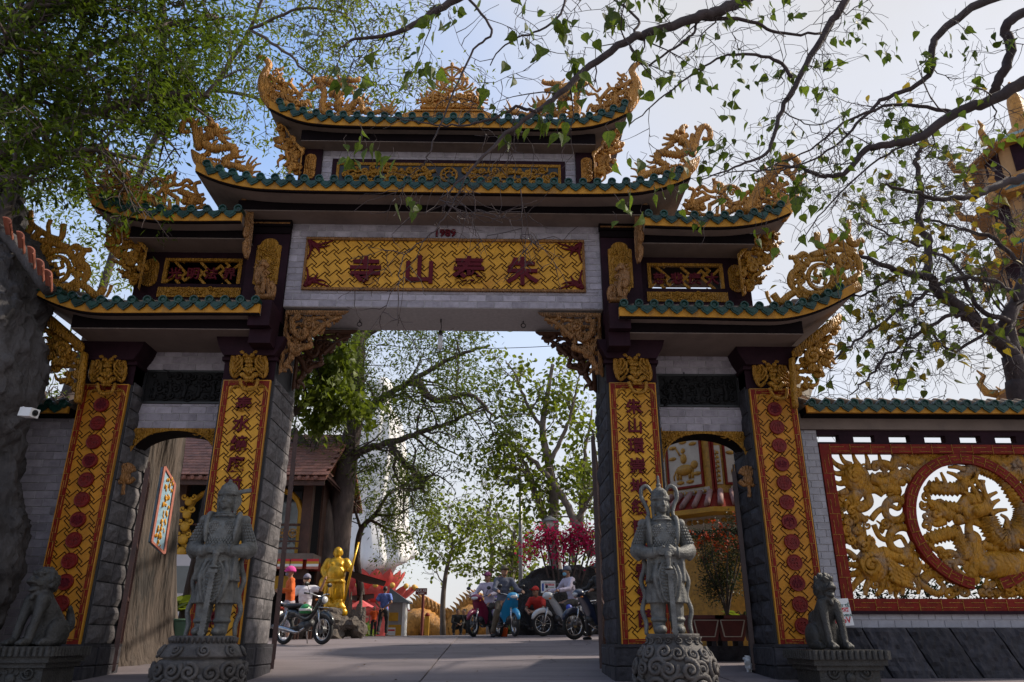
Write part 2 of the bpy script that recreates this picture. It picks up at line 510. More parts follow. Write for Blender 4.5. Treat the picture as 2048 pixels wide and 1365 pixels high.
def fret(x0, x1, z0, z1, u, Y, d, w=.27, rot=math.pi/4, phase=(0,0)):
    """key-fret lattice (hooked crosses joined by long bars) laid diagonally, clipped to a rectangle"""
    segs = []
    R = max(x1-x0, z1-z0)/u*.8+8
    cx, cz = (x0+x1)/2+phase[0], (z0+z1)/2+phase[1]
    ca, sa = math.cos(rot), math.sin(rot)
    N = int(R/3)+3
    for i in range(-N, N+1):
        for j in range(-N, N+1):
            a = 2*i-3*j; b = 3*i+2*j
            if abs(a) > R or abs(b) > R: continue
            segs += [((a-1, b), (a+1, b)), ((a, b-1), (a, b+1)), ((a+1, b), (a+1, b+3)), ((a, b+1), (a-3, b+1))]
    mb = MB()
    def T(p): return (cx+u*(p[0]*ca-p[1]*sa), cz+u*(p[0]*sa+p[1]*ca))
    for si, (p, q) in enumerate(segs):
        dj = .0016*(si % 4)
        p, q = T(p), T(q)
        dx, dz = q[0]-p[0], q[1]-p[1]; L = math.hypot(dx, dz)
        ext = w*u*.9/L
        p = (p[0]-dx*ext, p[1]-dz*ext); q = (q[0]+dx*ext, q[1]+dz*ext)
        dx, dz = q[0]-p[0], q[1]-p[1]
        t0, t1 = 0.0, 1.0; ok = True       # clip
        for pp, dd, lo, hi in ((p[0], dx, x0, x1), (p[1], dz, z0, z1)):
            if abs(dd) < 1e-9:
                ok = ok and lo <= pp <= hi; continue
            ta, tb = (lo-pp)/dd, (hi-pp)/dd
            if ta > tb: ta, tb = tb, ta
            t0 = max(t0, ta); t1 = min(t1, tb)
        if not ok or t1-t0 < .02: continue
        a = Vector((p[0]+dx*t0, Y-d/2-dj, p[1]+dz*t0)); b = Vector((p[0]+dx*t1, Y-d/2-dj, p[1]+dz*t1))
        mb.bar(a, b, u*w, d/2, up=(0,1,0))
    return mb
# ================================================================== ground
gm = MB()
YS = [-20,-6,0,4,7,8.5,10,11,12,13,13.5,14,15,16,17,18,19,20,22,24,26,28,30,33,36,40,45,50,60,70,90,120,300,900]
XS = [-900,-200,-60,-30,-20,-14,-10,-7,-5,-3,-1,1,3,5,7,10,14,20,30,60,200,900]
gm.grid([[(x, y, gz(y, x)) for x in XS] for y in YS])
struct('ground', gm, M['concrete'])
# concrete paving slabs of the drive with dark joints between them
M['slab'] = mat('slab_concrete', (.165,.138,.146), .82, .16, 1.5, .3, 70, piece=.08, stain=(.075,.063,.068), stain_amt=.8, stain_scale=1.0, stretch=(.45,1.5,1))
paving = bpy.data.objects.new('driveway', None); COL.objects.link(paving); paving['kind'] = 'structure'; paving.location = (0, 10, 0)
def slab(x0, x1, y0, y1):
    b = MB(); g = .012
    ny = 8
    top = [[(x0+g if i == 0 else x1-g, y0+g+(y1-y0-2*g)*j/ny, gz(y0+(y1-y0)*j/ny, x0 if i == 0 else x1)+.025) for i in (0,1)] for j in range(ny+1)]
    b.grid(top)
    low = [[(p[0], p[1], p[2]-.02) for p in r] for r in top]
    b.grid([top[0], low[0]]); b.grid([low[-1], top[-1]])
    b.grid([[r[0] for r in low], [r[0] for r in top]]); b.grid([[r[1] for r in top], [r[1] for r in low]])
    obj('slab', b, M['slab'], paving)
for yi, (ya, yb) in enumerate(((3.2,6.6),(6.6,9.9),(9.9,13.4),(13.4,17.4),(17.4,22.0),(22.0,26.5),(26.5,31.0))):
    for xa, xb in ((-9.5,-4.6),(-4.6,-.12),(-.12,3.55),(3.55,8.6)):
        slab(xa, xb, ya, yb)

# cracks wandering across the slabs
cr = random.Random(17); M['crack'] = mat('crack_dirt', (.03,.026,.027), .95, .3, 9)
for i in range(9):
    x, y, a = cr.uniform(-2.2, 2.6), cr.uniform(10.5, 17), cr.uniform(-.9, .9)+(math.pi/2 if i % 3 else 0); q = MB(); pts = []
    for k in range(16):
        pts.append((x, y)); a += cr.gauss(0, .45); x += .16*math.cos(a); y += .16*math.sin(a)
    for (xa, ya), (xb, yb) in zip(pts, pts[1:]):
        d = math.hypot(xb-xa, yb-ya); nx, ny = -(yb-ya)/d*.006, (xb-xa)/d*.006
        q.add([(xa-nx,ya-ny,gz(ya,xa)+.030),(xb-nx,yb-ny,gz(yb,xb)+.030),(xb+nx,yb+ny,gz(yb,xb)+.030),(xa+nx,ya+ny,gz(ya,xa)+.030)], [(0,1,2,3)])
    obj('crack', q, M['crack'], paving)
# ================================================================== the gate
G = thing('temple_gate', 'ornate tiered temple gate with green tiled eaves and gold carvings across the drive', 'gate', (0, 10, 0))
YF_IN, YF_OUT, YB = 9.80, 10.02, 10.86          # pillar fronts, pillar backs
rng = random.Random(5)

def stone_course(pil, x, side, y0, y1, z0, z1, seed):
    """split-face blocks on one side face of a pillar"""
    r = random.Random(seed); z = z0
    while z < z1-.05:
        h = min(r.uniform(.20,.30), z1-z)
        if z1-(z+h) < .1: h = z1-z
        y = y0; cuts = []
        while y < y1-.01:
            w = r.uniform(.30,.52)
            if y1-(y+w) < .16: w = y1-y
            cuts.append((y, y+w)); y += w
        for a, b in cuts:
            n = 3; P = []
            g = .008
            for i in range(n+1):
                row = []
                for j in range(n+1):
                    e = 0 if i in (0,n) or j in (0,n) else r.uniform(.012,.038)
                    row.append((x+side*(.012+e), a+g+(b-a-2*g)*j/n, z+g+(h-2*g)*i/n))
                P.append(row)
            q = MB(); q.grid(P)
            e0 = [P[0], [(x, p[1], p[2]) for p in P[0]]]; e1 = [P[-1], [(x, p[1], p[2]) for p in P[-1]]]
            q.grid(e0); q.grid(e1); q.grid([[r_[0] for r_ in P], [(x, r_[0][1], r_[0][2]) for r_ in P]]); q.grid([[r_[-1] for r_ in P], [(x, r_[-1][1], r_[-1][2]) for r_ in P]])
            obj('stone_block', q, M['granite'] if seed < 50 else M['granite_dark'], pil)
        z += h

def border_fret(x0, x1, z0, z1, w, Y):
    """gold key lines standing on the red border"""
    mb = MB(); t = .0032
    def run(a, b, fixed, vert, inward):
        n = max(1, round((b-a)/.29)); s = (b-a)/n
        for i in range(n):
            p = a+i*s
            for (u0, u1, v) in ((.03*s, .70*s, .30*w), (.36*s, .97*s, .72*w)):
                pa, pb = p+u0, p+u1; q = fixed+inward*v
                if vert: mb.box(q-t, q+t, Y-.006, Y, pa, pb)
                else: mb.box(pa, pb, Y-.006, Y, q-t, q+t)
            q0, q1 = fixed+inward*.02*w, fixed+inward*.98*w
            if vert: mb.box(min(q0,q1), max(q0,q1), Y-.0075, Y, p-t, p+t)
            else: mb.box(p-t, p+t, Y-.0075, Y, min(q0,q1), max(q0,q1))
    run(z0+w, z1-w, x0, True, 1); run(z0+w, z1-w, x1, True, -1)
    run(x0+w, x1-w, z0, False, 1); run(x0+w, x1-w, z1, False, -1)
    return mb

def medallion_glyph(seed, R):
    r = random.Random(seed); mb = MB(); w = R*.075
    def hb(x0, x1, z): mb.box(x0*R, x1*R, -.008, 0, z*R-w, z*R+w)
    def vb(x, z0, z1): mb.box(x*R-w, x*R+w, -.0095, 0, z0*R, z1*R)
    for z in (.45, 0, -.45):
        if r.random() < .6: q = r.uniform(.35,.7); hb(-q, q, z+r.uniform(-.1,.1))
    for x in (.2, .45, .65):
        h = math.sqrt(max(.05, .66-x*x))
        a = r.uniform(-1, .2)*h; b = r.uniform(.3, 1)*h
        vb(x, a, b); vb(-x, a, b)
    if r.random() < .8: vb(0, -.72, .72*r.uniform(.2,1))
    for s in (-1, 1):
        mb.bar((s*.15*R, -.004, .5*R), (s*.5*R, -.004, r.uniform(.1,.4)*R), w, .004, up=(0,1,0))
    return mb

GLY_IN = {-1: '泰水繞庭前映齋心月照禪', 1: '朱山環崇地鎮門法雲常蔭'}
def pillar(s, inner):
    xc = s*(2.575 if inner else 4.542); yf = YF_IN if inner else YF_OUT
    hw = .345 if inner else .34
    ztop = 4.18
    pil = bpy.data.objects.new('pillar', None); COL.objects.link(pil); pil.parent = G; pil.location = Vector((xc, yf, 0))-wloc(G)
    seed = 10*(inner+1)+(s+1)
    core = MB().box(xc-hw, xc+hw, yf, YB, .40, ztop)
    obj('shaft', core, M['granite_joint'], pil)
    for sd in (-1, 1):
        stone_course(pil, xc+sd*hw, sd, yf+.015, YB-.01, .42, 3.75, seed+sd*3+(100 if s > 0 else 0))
    # plinth of rough stones
    b = MB(); pw = hw+.055
    obj('plinth_core', b.box(xc-pw+.02, xc+pw-.02, yf-.05, YB+.04, -.02, .40), M['granite_joint'], pil)
    r = random.Random(seed)
    q = MB().box(xc-pw-.005, xc+pw+.005, yf-.085, YB+.065, .385, .42)
    obj('plinth_cap', q, M['granite_dark'], pil)
    for face in ('f','l','r'):
        n = 2 if face == 'f' else 3
        for zi in (0, 1):
            for i in range(n):
                z0, z1 = (-.03,.17) if zi == 0 else (.178,.383)
                q = MB(); o = r.uniform(.0,.012)
                if face == 'f':
                    a = xc-pw+2*pw*i/n+.004; c = xc-pw+2*pw*(i+1)/n-.004
                    q.bbox(a, c, yf-.075-o, yf-.05, z0, z1, .012)
                else:
                    a = yf-.05+(YB-yf+.08)*i/n+.004; c = yf-.05+(YB-yf+.08)*(i+1)/n-.004
                    sg = -1 if face == 'l' else 1
                    q.bbox(a, c, 0, .03+o, z0, z1, .01)
                    q.v = [((xc+sg*(pw-.02+(.03+o-y))), x, z) for x, y, z in q.v]
                obj('plinth_stone', q, M['granite_dark'], pil)
    # the yellow fretwork panel with its red key border
    x0, x1, z0, z1 = xc-.300, xc+.300, .412, 3.683
    pm = M['panel'] if inner else M['panel_deep']
    pn = obj('panel_ground', MB().box(x0, x1, yf-.02, yf-.001, z0, z1), pm, pil)
    bw = .066
    bd = MB()
    bd.box(x0, x0+bw, yf-.05, yf-.018, z0, z1); bd.box(x1-bw, x1, yf-.05, yf-.018, z0, z1)
    bd.box(x0+bw, x1-bw, yf-.0485, yf-.018, z0, z0+bw); bd.box(x0+bw, x1-bw, yf-.0485, yf-.018, z1-bw, z1)
    obj('panel_border', bd, M['red'], pil)
    obj('border_key_lines', border_fret(x0, x1, z0, z1, bw, yf-.0485), M['gold'], pil)
    ed = MB(); e = .012
    ed.box(x0-e, x0, yf-.052, yf-.001, z0-e, z1+e); ed.box(x1, x1+e, yf-.052, yf-.001, z0-e, z1+e); ed.box(x0, x1, yf-.052, yf-.001, z1, z1+e)
    obj('panel_edge', ed, M['fascia'], pil)
    gr = MB().box(x0+bw, x1-bw, yf-.036, yf-.0205, z0+bw, z1-bw)
    obj('fret_ground', gr, pm, pil)
    obj('fret_groove_shade', fret(x0+bw+.004, x1-bw-.004, z0+bw+.004, z1-bw-.004, .042, yf-.0355, .0022, .13, phase=(0, .11*s)), M['panel_ground'], pil)  # thin raised bars, coloured dark like shaded grooves
    if inner:
        gl = GLY_IN[s]; n = len(gl)
        for i, ch in enumerate(gl):
            g = glyph(ch, .215, .022, .024)
            zc = 3.36-i*.265
            obj('written_character', g.shift((xc, yf-.053, zc)), M['maroon'], pil)
    else:
        for i in range(12):
            zc = 3.40-i*.252
            d = MB(); R = .098
            d.move(Matrix.Identity(4))
            k = 22
            ring = [(R*math.cos(2*math.pi*j/k), R*math.sin(2*math.pi*j/k)) for j in range(k)]
            d.prism([(xc+a, zc+c) for a, c in ring], 'y', yf-.066, yf-.024)
            d.torus((xc, yf-.066, zc), R*.93, R*.085, 'y', 20, 5, .8)
            dm = obj('medallion', d, M['disc'], pil)
            obj('seal_sign', medallion_glyph(seed*100+i, R*.9).shift((xc, yf-.066, zc)), M['disc'] if i % 3 else M['maroon'], dm)
    # dark capital block above
    cap = MB()
    cap.box(xc-.34, xc+.34, yf-.012, yf+.3, 3.70, 4.18)
    cap.prism([(xc-.34, 4.02),(xc+.34, 4.02),(xc+.42, 4.16),(xc+.46, 4.29),(xc-.46, 4.29),(xc-.42, 4.16)], 'y', yf-.13, yf+.5)
    cap.box(xc-.37, xc+.37, yf-.06, yf+.4, 3.97, 4.021)
    obj('capital_block', cap, M['plum'], pil)
    # gold beast mask on the capital (drawn for the inner left pillar, carried to the others)
    return pil, xc, yf

def mask_carving():
    c = Carve(440, 660, .1025, 9.72)
    for sg in (1,):
        pass
    def sym(pts): return pts, [(2*565-x, y) for x, y in pts]
    for base, r0, r1, dy in (
        ([(175,420),(235,400),(255,520),(225,680),(225,820),(270,915),(340,890),(400,840)], 34, 26, 0),
        ([(270,440),(300,560),(270,700),(280,850)], 44, 30, .02),
        ([(350,440),(370,560),(340,700),(330,830)], 46, 30, .02),
        ([(420,440),(440,560),(420,680),(400,800)], 44, 28, .02),
        ([(290,450),(340,520),(330,600),(270,660)], 16, 10, -.03),
        ([(360,480),(410,560),(380,640),(300,730)], 18, 10, -.035),
        ([(430,560),(430,660),(360,740),(290,800)], 18, 10, -.04),
        ([(440,700),(420,770),(360,830),(300,880)], 18, 10, -.04),
        ([(395,280),(460,330),(490,420),(480,480)], 12, 38, -.01),
        ([(560,220),(575,320),(560,460)], 10, 46, -.015),
        ([(400,450),(440,430),(470,470)], 30, 24, -.04),
        ([(500,640),(530,600),(565,640)], 24, 22, -.06),
        ([(470,520),(500,480),(540,520)], 26, 22, -.05),
        ([(460,800),(510,770),(560,850)], 34, 34, -.07),
        ([(400,900),(450,870),(500,930),(565,950)], 38, 30, -.06),
        ([(390,960),(410,1060),(460,1150),(565,1180)], 26, 28, -.06),
        ([(200,1220),(230,1140),(290,1100),(370,1110)], 12, 20, .03),
    ):
        a, b = sym(base)
        c.st(a, r0, r1, dy=dy); c.st(b, r0, r1, dy=dy)
    c.ball((565,560), 95, .6, -.01); c.ball((565,700), 85, .6, -.02); c.ball((565,850), 60, .7, -.05); c.ball((510,700), 20, 1, -.08); c.ball((620,700), 20, 1, -.08)
    c.ball((430,460), 34, .8, -.03); c.ball((700,460), 34, .8, -.03); c.st([(480,1000),(565,985),(650,1000)], 26, 26, dy=-.05)
    return c.mb
MASK = mask_carving()
for s in (-1, 1):
    for inner in (True, False):
        pil, xc, yf = pillar(s, inner)
        m = MASK.shift((xc+2.575+.0, yf-9.80, 0)) if True else None
        # centre the mask on the pillar axis
        xs = [v[0] for v in m.v]; cx = (min(xs)+max(xs))/2
        obj('beast_mask', m.shift((xc-cx, 0, 0)), M['gold'], pil, True)

# ------------------------------------------------------------------ brick facing
def brickwork(parent, x0, x1, z0, z1, Y, bw, bh, holes=(), name='brick', m='brick', off=0.0, proud=.006):
    row = 0; z = z0; g = .0045
    cache = {}
    while z < z1-.015:
        h = min(bh, z1-z); x = x0-(bw*.5 if row % 2 else 0)+off*bw
        while x < x1-.002:
            a, b = max(x, x0), min(x+bw, x1)
            if b-a > .02:
                pcs = [(a, b, z, z+h)]
                for hx0, hx1, hz0, hz1 in holes:
                    nx = []
                    for (p0, p1, q0, q1) in pcs:
                        if p1 <= hx0 or p0 >= hx1 or q1 <= hz0 or q0 >= hz1: nx.append((p0,p1,q0,q1)); continue
                        for r4 in ((p0,p1,q0,min(q1,hz0)), (p0,p1,max(q0,hz1),q1), (p0,hx0,max(q0,hz0),min(q1,hz1)), (hx1,p1,max(q0,hz0),min(q1,hz1))):
                            if r4[1]-r4[0] > .018 and r4[3]-r4[2] > .018: nx.append(r4)
                    pcs = nx
                for p0, p1, q0, q1 in pcs:
                    key = (round(p1-p0, 3), round(q1-q0, 3))
                    if key not in cache:
                        q = MB().bbox(-(p1-p0)/2+g, (p1-p0)/2-g, -proud, .012, -(q1-q0)/2+g, (q1-q0)/2-g, .003)
                        cache[key] = q.mesh('brick'); cache[key].materials.append(M[m])
                    inst(name, cache[key], parent, ((p0+p1)/2, Y+rng.uniform(-.0018,.0018), (q0+q1)/2))
            x += bw
        z += bh; row += 1

# ------------------------------------------------------------------ centre beam with its inscription
def sub(name, loc=(0,10,0), parent=None):
    o = bpy.data.objects.new(name, None); COL.objects.link(o); o.parent = parent or G; o.location = Vector(loc)-wloc(parent or G); return o
beam = sub('lintel_beam', (0, 9.8, 4.79))
obj('beam_core', MB().box(-2.232, 2.232, 9.805, 10.65, 4.79, 6.25), M['mortar'], beam)
brickwork(beam, -2.232, 2.232, 4.792, 6.16, 9.802, .245, .1, holes=[(-2.0, 2.0, 5.04, 5.862)])
ins = sub('inscription_panel', (0, 9.8, 5.04), None)
fr = MB()
fr.box(-2.0, 2.0, 9.758, 9.80, 5.04, 5.075); fr.box(-2.0, 2.0, 9.745, 9.80, 5.825, 5.862); fr.box(-2.0, -1.965, 9.7585, 9.80, 5.075, 5.825); fr.box(1.965, 2.0, 9.7585, 9.80, 5.075, 5.825)
obj('panel_frame', fr, M['wood'], ins)
obj('fret_ground', MB().box(-1.965, 1.965, 9.780, 9.803, 5.075, 5.825), M['panel'], ins)
obj('fret_groove_shade', fret(-1.96, 1.96, 5.08, 5.82, .046, 9.7805, .0022, .13), M['panel_ground'], ins)  # groove shadow drawn as dark bars on the yellow plate
for ch, pxx, pyy in (('寺',731,542),('山',839,540),('泰',938,541),('朱',1045,543)):
    p = at(pxx, pyy, 9.77)
    obj('written_character', glyph(ch, .46, .028, .026).shift((p.x, 9.758, p.z)), M['maroon'], ins)
for sx in (-1, 1):
    for sz in (-1, 1):
        c = Carve(sx*1.955, 5.45+sz*.365, 1, 9.762, px=False)
        c.st([(0,-sz*.30),(-sx*.04,-sz*.16),(-sx*.10,-sz*.07),(-sx*.2,-sz*.05),(-sx*.34,0)], .012, .012, flat=.6)
        c.st([(0,0),(-sx*.12,-sz*.08),(-sx*.24,-sz*.02)], .03, .01); c.st([(0,0),(-sx*.03,-sz*.12),(-sx*.02,-sz*.26)], .03, .01)
        c.st([(-sx*.03,-sz*.03),(-sx*.13,-sz*.13),(-sx*.16,-sz*.2)], .035, .008); c.st([(-sx*.1,-sz*.1),(-sx*.22,-sz*.1),(-sx*.3,-sz*.07)], .026, .006)
        c.curl((-sx*.09,-sz*.09), .05, 1.3, .5, sx, .016); c.ball((-sx*.06,-sz*.05), .04, .5)
        obj('corner_butterfly', c.mb, M['maroon'], ins, True)
obj('year_numerals', glyph('1989', .16, .03, .03).shift((at(892,466,9.78).x, 9.785, at(892,466,9.78).z)), M['maroon'], beam)
# dark soffit line and the two rings for lamps
for pxx in (722, 1046):
    p = at(pxx, 645, 10.35)
    r = MB(); r.tube([(p.x, 10.25, 4.79), (p.x, 10.25, 4.75)], .008, 6); r.torus((p.x, 10.25, 4.72), .032, .007, 'y', 14, 5)
    obj('soffit_ring', r, M['black'], beam)
# plum pilasters beside the beam, with gold cartouches
for s in (-1, 1):
    pl = sub('pilaster', (s*2.56, 9.7, 4.6))
    x0, x1 = sorted((s*2.234, s*2.80))
    obj('pilaster_shaft', MB().box(x0, x1, 9.74, 10.7, 4.55, 6.2), M['plum'], pl)
    t = MB(); t.box(x0-.02, x1+.02, 9.68, 9.76, 6.00, 6.20); t.box(x0-.005, x1+.005, 9.715, 9.75, 5.90, 6.0)
    obj('pilaster_cap', t, M['dark'], pl)
    obj('cap_fillet', MB().box(x0+.0, x1-.0, 9.672, 9.69, 6.035, 6.055), M['wood'], pl)
    cx = (x0+x1)/2-s*.015
    poly = []
    for i in range(9):
        a = math.pi*i/8; poly.append((cx+.125*math.cos(a), 5.72+.10*math.sin(a)))
    poly += [(cx-.17,5.70),(cx-.17,5.10),(cx-.13,5.09),(cx-.10,5.02)]
    poly = [(cx+.17,5.70)]+poly+[(cx+.10,5.02),(cx+.13,5.09),(cx+.17,5.10)]
    obj('cartouche', MB().prism(poly, 'y', 9.722, 9.74), M['gold'], pl)
    c = Carve(cx, 5.4, 1, 9.715, px=False)
    c.fill([(-.12,-.28),(.12,-.28),(.13,.25),(.0,.3),(-.13,.25)], .085, .012, seed=3+s, dd=.006)
    c.ball((0,.05), .07, .4); c.st([(-.08,.22),(-.05,.3)], .015); c.st([(.08,.22),(.05,.3)], .015)
    obj('cartouche_relief', c.mb, M['gold'], pl, True)
    lb = MB(); a0, a1 = sorted((s*2.234, s*2.52)); lb.box(a0, a1, 9.30, 9.74, 4.30, 4.66); lb.box(a0, a1, 9.42, 9.74, 4.10, 4.30)
    obj('pilaster_foot', lb, M['plum'], pl)
# ================================================================== eaves
def tile_meshes():
    R = .057; n = 14
    cap = MB()
    ring = lambda r, y: [(r*math.cos(2*math.pi*k/n), y, r*math.sin(2*math.pi*k/n)) for k in range(n)]
    vs = ring(R*.62,-.012)+ring(R*.72,-.03)+ring(R,-.03)+ring(R,.02)+ring(R*.92,.16)+ring(R*.3,-.020)
    fs = [(i*n+k, i*n+(k+1) % n, (i+1)*n+(k+1) % n, (i+1)*n+k) for i in range(4) for k in range(n)]
    fs += [(5*n+k, 5*n+(k+1) % n, (k+1) % n, k) for k in range(n)] + [tuple(5*n+k for k in range(n-1, -1, -1))]
    cap.add(vs, fs)
    dr = MB()
    poly = [(-.085,.034),(-.05,.008),(0,-.004),(.05,.008),(.085,.034),(.097,-.008),(.070,-.062),(.03,-.092),(0,-.116),(-.03,-.092),(-.070,-.062),(-.097,-.008)]
    dr.prism(poly, 'y', -.022, 0)
    poly2 = [(x*.66, -.03+(z+.03)*.62) for x, z in poly[4:]+poly[:1]]
    dr.prism([(x*.7, -.032+(z+.03)*.6) for x, z in poly], 'y', -.030, -.02)
    out = []
    for nm, q in (('cap_tile', cap), ('drip_tile', dr)):
        me = q.mesh(nm); me.materials.append(M['tile']); out.append(me)
    return out
CAPT, DRIPT = tile_meshes()
def curve_fn(pts):
    c = crom(pts, 8); X = np.array([p[0] for p in c]); Z = np.array([p[1] for p in c])
    def f(x):
        x = abs(x)
        if x > X[-1]:
            return Z[-1]+(Z[-1]-Z[-3])/(X[-1]-X[-3])*(x-X[-1])
        return float(np.interp(x, X, Z))
    return f
def eave(name, pts, x_a, x_b, Yf, Y2, zs, Yc, rise, fh=.125, x_d=None, tile_from=None, sp=.205, ridge_in=.35):
    """one tiered eave: curved fascia, stepped soffit, tiled slope and rows of end tiles"""
    f = curve_fn(pts)
    R = sub(name, ((x_a+x_b)/2, Yf, f(max(0, min(abs(x_a), abs(x_b))))))
    n = 40
    xs = [x_a+(x_b-x_a)*i/n for i in range(n+1)]
    Yb = 2*Yc-Yf
    def loft(prof):                       # prof(x) -> closed polygon [(y,z)...]
        q = MB(); P = [[(x, y, z) for y, z in prof(x)] for x in xs]
        m = len(P[0]); vs = [p for r in P for p in r]
        fs = [(i*m+j, i*m+(j+1) % m, (i+1)*m+(j+1) % m, (i+1)*m+j) for i in range(n) for j in range(m)]
        fs += [tuple(range(m-1, -1, -1)), tuple(n*m+j for j in range(m))]
        return q.add(vs, fs)
    obj('fascia', loft(lambda x: [(Yf, f(x)), (Yf, f(x)+fh), (Yf+.06, f(x)+fh), (Yf+.06, f(x))]), M['fascia'], R)
    obj('fascia_fillet', loft(lambda x: [(Yf+.012, f(x)-.022), (Yf+.012, f(x)-.001), (Yf+.058, f(x)-.001), (Yf+.058, f(x)-.022)]), M['dark'], R)
    obj('eave_soffit', loft(lambda x: [(Yf+.062, f(x)-.015), (Yf+.062, f(x)+fh-.01), (Yb-.062, f(x)+fh-.01), (Yb-.062, f(x)-.015)]), M['soffit'], R)
    obj('rear_fascia', loft(lambda x: [(Yb-.06, f(x)-.02), (Yb-.06, f(x)+fh), (Yb, f(x)+fh), (Yb, f(x)-.02)]), M['fascia'], R)
    xd0, xd1 = x_d
    zt = f(min(abs(xd0), abs(xd1)) if xd0*xd1 > 0 else 0)
    Yb2 = 2*Yc-Y2
    obj('step_block', MB().box(xd0, xd1, Y2, Yb2, zs, zt+.03), M['dark'], R)
    obj('inner_soffit', MB().box(xd0+.004, xd1-.004, Y2+.004, Yb2-.004, zs-.012, zs-.001), M['soffit'], R)
    def slope(x):
        tip = 1.0
        return [(Yf+.02, f(x)+fh+.002), (Yc-ridge_in, f(x)+fh+rise), (Yc+ridge_in, f(x)+fh+rise), (Yb-.02, f(x)+fh+.002)]
    obj('roof_slope', loft(slope), M['roll'], R)
    # end tiles along the eave, spaced along the curve
    L = [0]; 
    xx = [x_a+(x_b-x_a)*i/400 for i in range(401)]
    for i in range(400): L.append(L[-1]+math.hypot(xx[i+1]-xx[i], f(xx[i+1])-f(xx[i])))
    tot = L[-1]; m0, m1 = tile_from or (0.06, tot-.06)
    k = max(1, round((m1-m0)/sp)); st = (m1-m0)/k
    rolls = MB()
    for i in range(2*k+1):
        l = m0+st*i/2
        x = float(np.interp(l, L, xx)); d = .01; sl = math.atan2(f(x+d)-f(x-d), 2*d); z = f(x)+fh
        nx, nz = -math.sin(sl), math.cos(sl)
        if i % 2 == 0:
            inst('cap_tile', CAPT, R, (x+nx*.045, Yf-.02, z+nz*.045), (0, -sl+rng.uniform(-.06,.06), 0), (1, 1, 1))
            rolls.tube([(x+nx*.045, Yf+.10, z+nz*.05), (x+nx*.03, Yc-ridge_in, z+rise+.02)], .05, 8)
        else:
            inst('drip_tile', DRIPT, R, (x+nx*.015, Yf-.012+rng.uniform(-.003,.003), z+nz*.015), (0, -sl+rng.uniform(-.04,.04), 0))
    obj('roof_roll_rows', rolls, M['roll'], R, True)['kind'] = 'stuff'
    return R, f
YC = 10.25
CENTRAL = [(0,6.235),(1.2,6.235),(2.0,6.24),(2.57,6.262),(2.87,6.31),(3.10,6.375),(3.30,6.455),(3.46,6.54)]
TOP = [(0,7.605),(1.2,7.602),(1.75,7.615),(2.12,7.655),(2.42,7.755),(2.70,7.91)]
LOW = [(2.3,4.445),(3.2,4.44),(4.2,4.425),(4.55,4.435),(4.83,4.49),(5.12,4.595),(5.36,4.715),(5.56,4.825)]
UP = [(2.8,5.85),(3.6,5.835),(4.05,5.85),(4.40,5.905),(4.66,5.985),(4.88,6.085)]
eave('top_eave', TOP, -2.70, 2.70, 9.48, 9.65, 7.457, YC, .30, x_d=(-2.22, 2.22), tile_from=(.16, 5.50))
eave('central_eave', CENTRAL, -3.46, 3.46, 9.11, 9.43, 6.113, YC, .30, x_d=(-2.92, 2.92), tile_from=(.16, 6.86))
for s in (-1, 1):
    a, b = sorted((s*2.36, s*5.56)); c0, c1 = sorted((s*2.3, s*4.86))
    eave('lower_side_eave', LOW, a, b, 9.22, 9.42, 4.295, YC, .28, x_d=(c0, c1), tile_from=((.06, 3.06) if s > 0 else (.23, 3.23)))
    a, b = sorted((s*2.80, s*4.88)); c0, c1 = sorted((s*2.74, s*4.40))
    eave('upper_side_eave', UP, a, b, 9.28, 9.53, 5.712, YC, .28, x_d=(c0, c1), tile_from=((.05, 1.98) if s > 0 else (.16, 2.08)))

# ------------------------------------------------------------------ top storey wall
tw = sub('top_storey', (0, 9.9, 6.9))
obj('storey_core', MB().box(-2.2, 2.2, 9.91, 10.6, 6.3, 7.6), M['mortar'], tw)
brickwork(tw, -1.93, 1.93, 6.85, 7.46, 9.908, .245, .1, holes=[(-1.77,1.77,6.75,7.30)])
for s in (-1, 1):
    a, b = sorted((s*1.93, s*2.26))
    p = obj('corner_post', MB().box(a, b, 9.86, 10.65, 6.4, 7.46), M['plum'], tw)
    cx = (a+b)/2
    pl = [(cx+.085*math.cos(t), 7.28+.07*math.sin(t)) for t in np.linspace(0, math.pi, 7)]+[(cx+.085*math.cos(t), 6.98+.07*math.sin(t)) for t in np.linspace(math.pi, 2*math.pi, 7)]
    cp = obj('cartouche', MB().prism(pl, 'y', 9.845, 9.86), M['gold_tan'], tw)
    c = Carve(cx, 7.13, 1, 9.842, px=False); c.fill([(-.06,-.18),(.06,-.18),(.06,.18),(-.06,.18)], .06, .01, seed=8, dd=.004)
    obj('cartouche_relief', c.mb, M['gold_tan'], cp, True)
fr = MB(); fr.box(-1.77,-1.70,9.89,9.93,6.7,7.30); fr.box(1.70,1.77,9.89,9.93,6.7,7.30); fr.box(-1.70,1.70,9.89,9.93,7.235,7.30)
obj('relief_frame', fr, M['plum'], tw)
fr = MB(); fr.box(-1.70,-1.66,9.884,9.92,6.7,7.235); fr.box(1.66,1.70,9.884,9.92,6.7,7.235); fr.box(-1.66,1.66,9.884,9.92,7.19,7.235)
obj('relief_border', fr, M['gold'], tw)
obj('relief_ground', MB().box(-1.66,1.66,9.90,9.909,6.7,7.19), M['black'], tw)
c = Carve(0, 7.03, 1, 9.885, px=False)
c.fill([(-1.62,-.16),(-.25,-.16),(-.25,.14),(-1.62,.14)], .125, .022, seed=21, dd=.008); c.fill([(.25,-.16),(1.62,-.16),(1.62,.14),(.25,.14)], .125, .022, seed=22, dd=.008)
c.ring((0,0), .12, .02); c.ring((0,0), .055, .012)
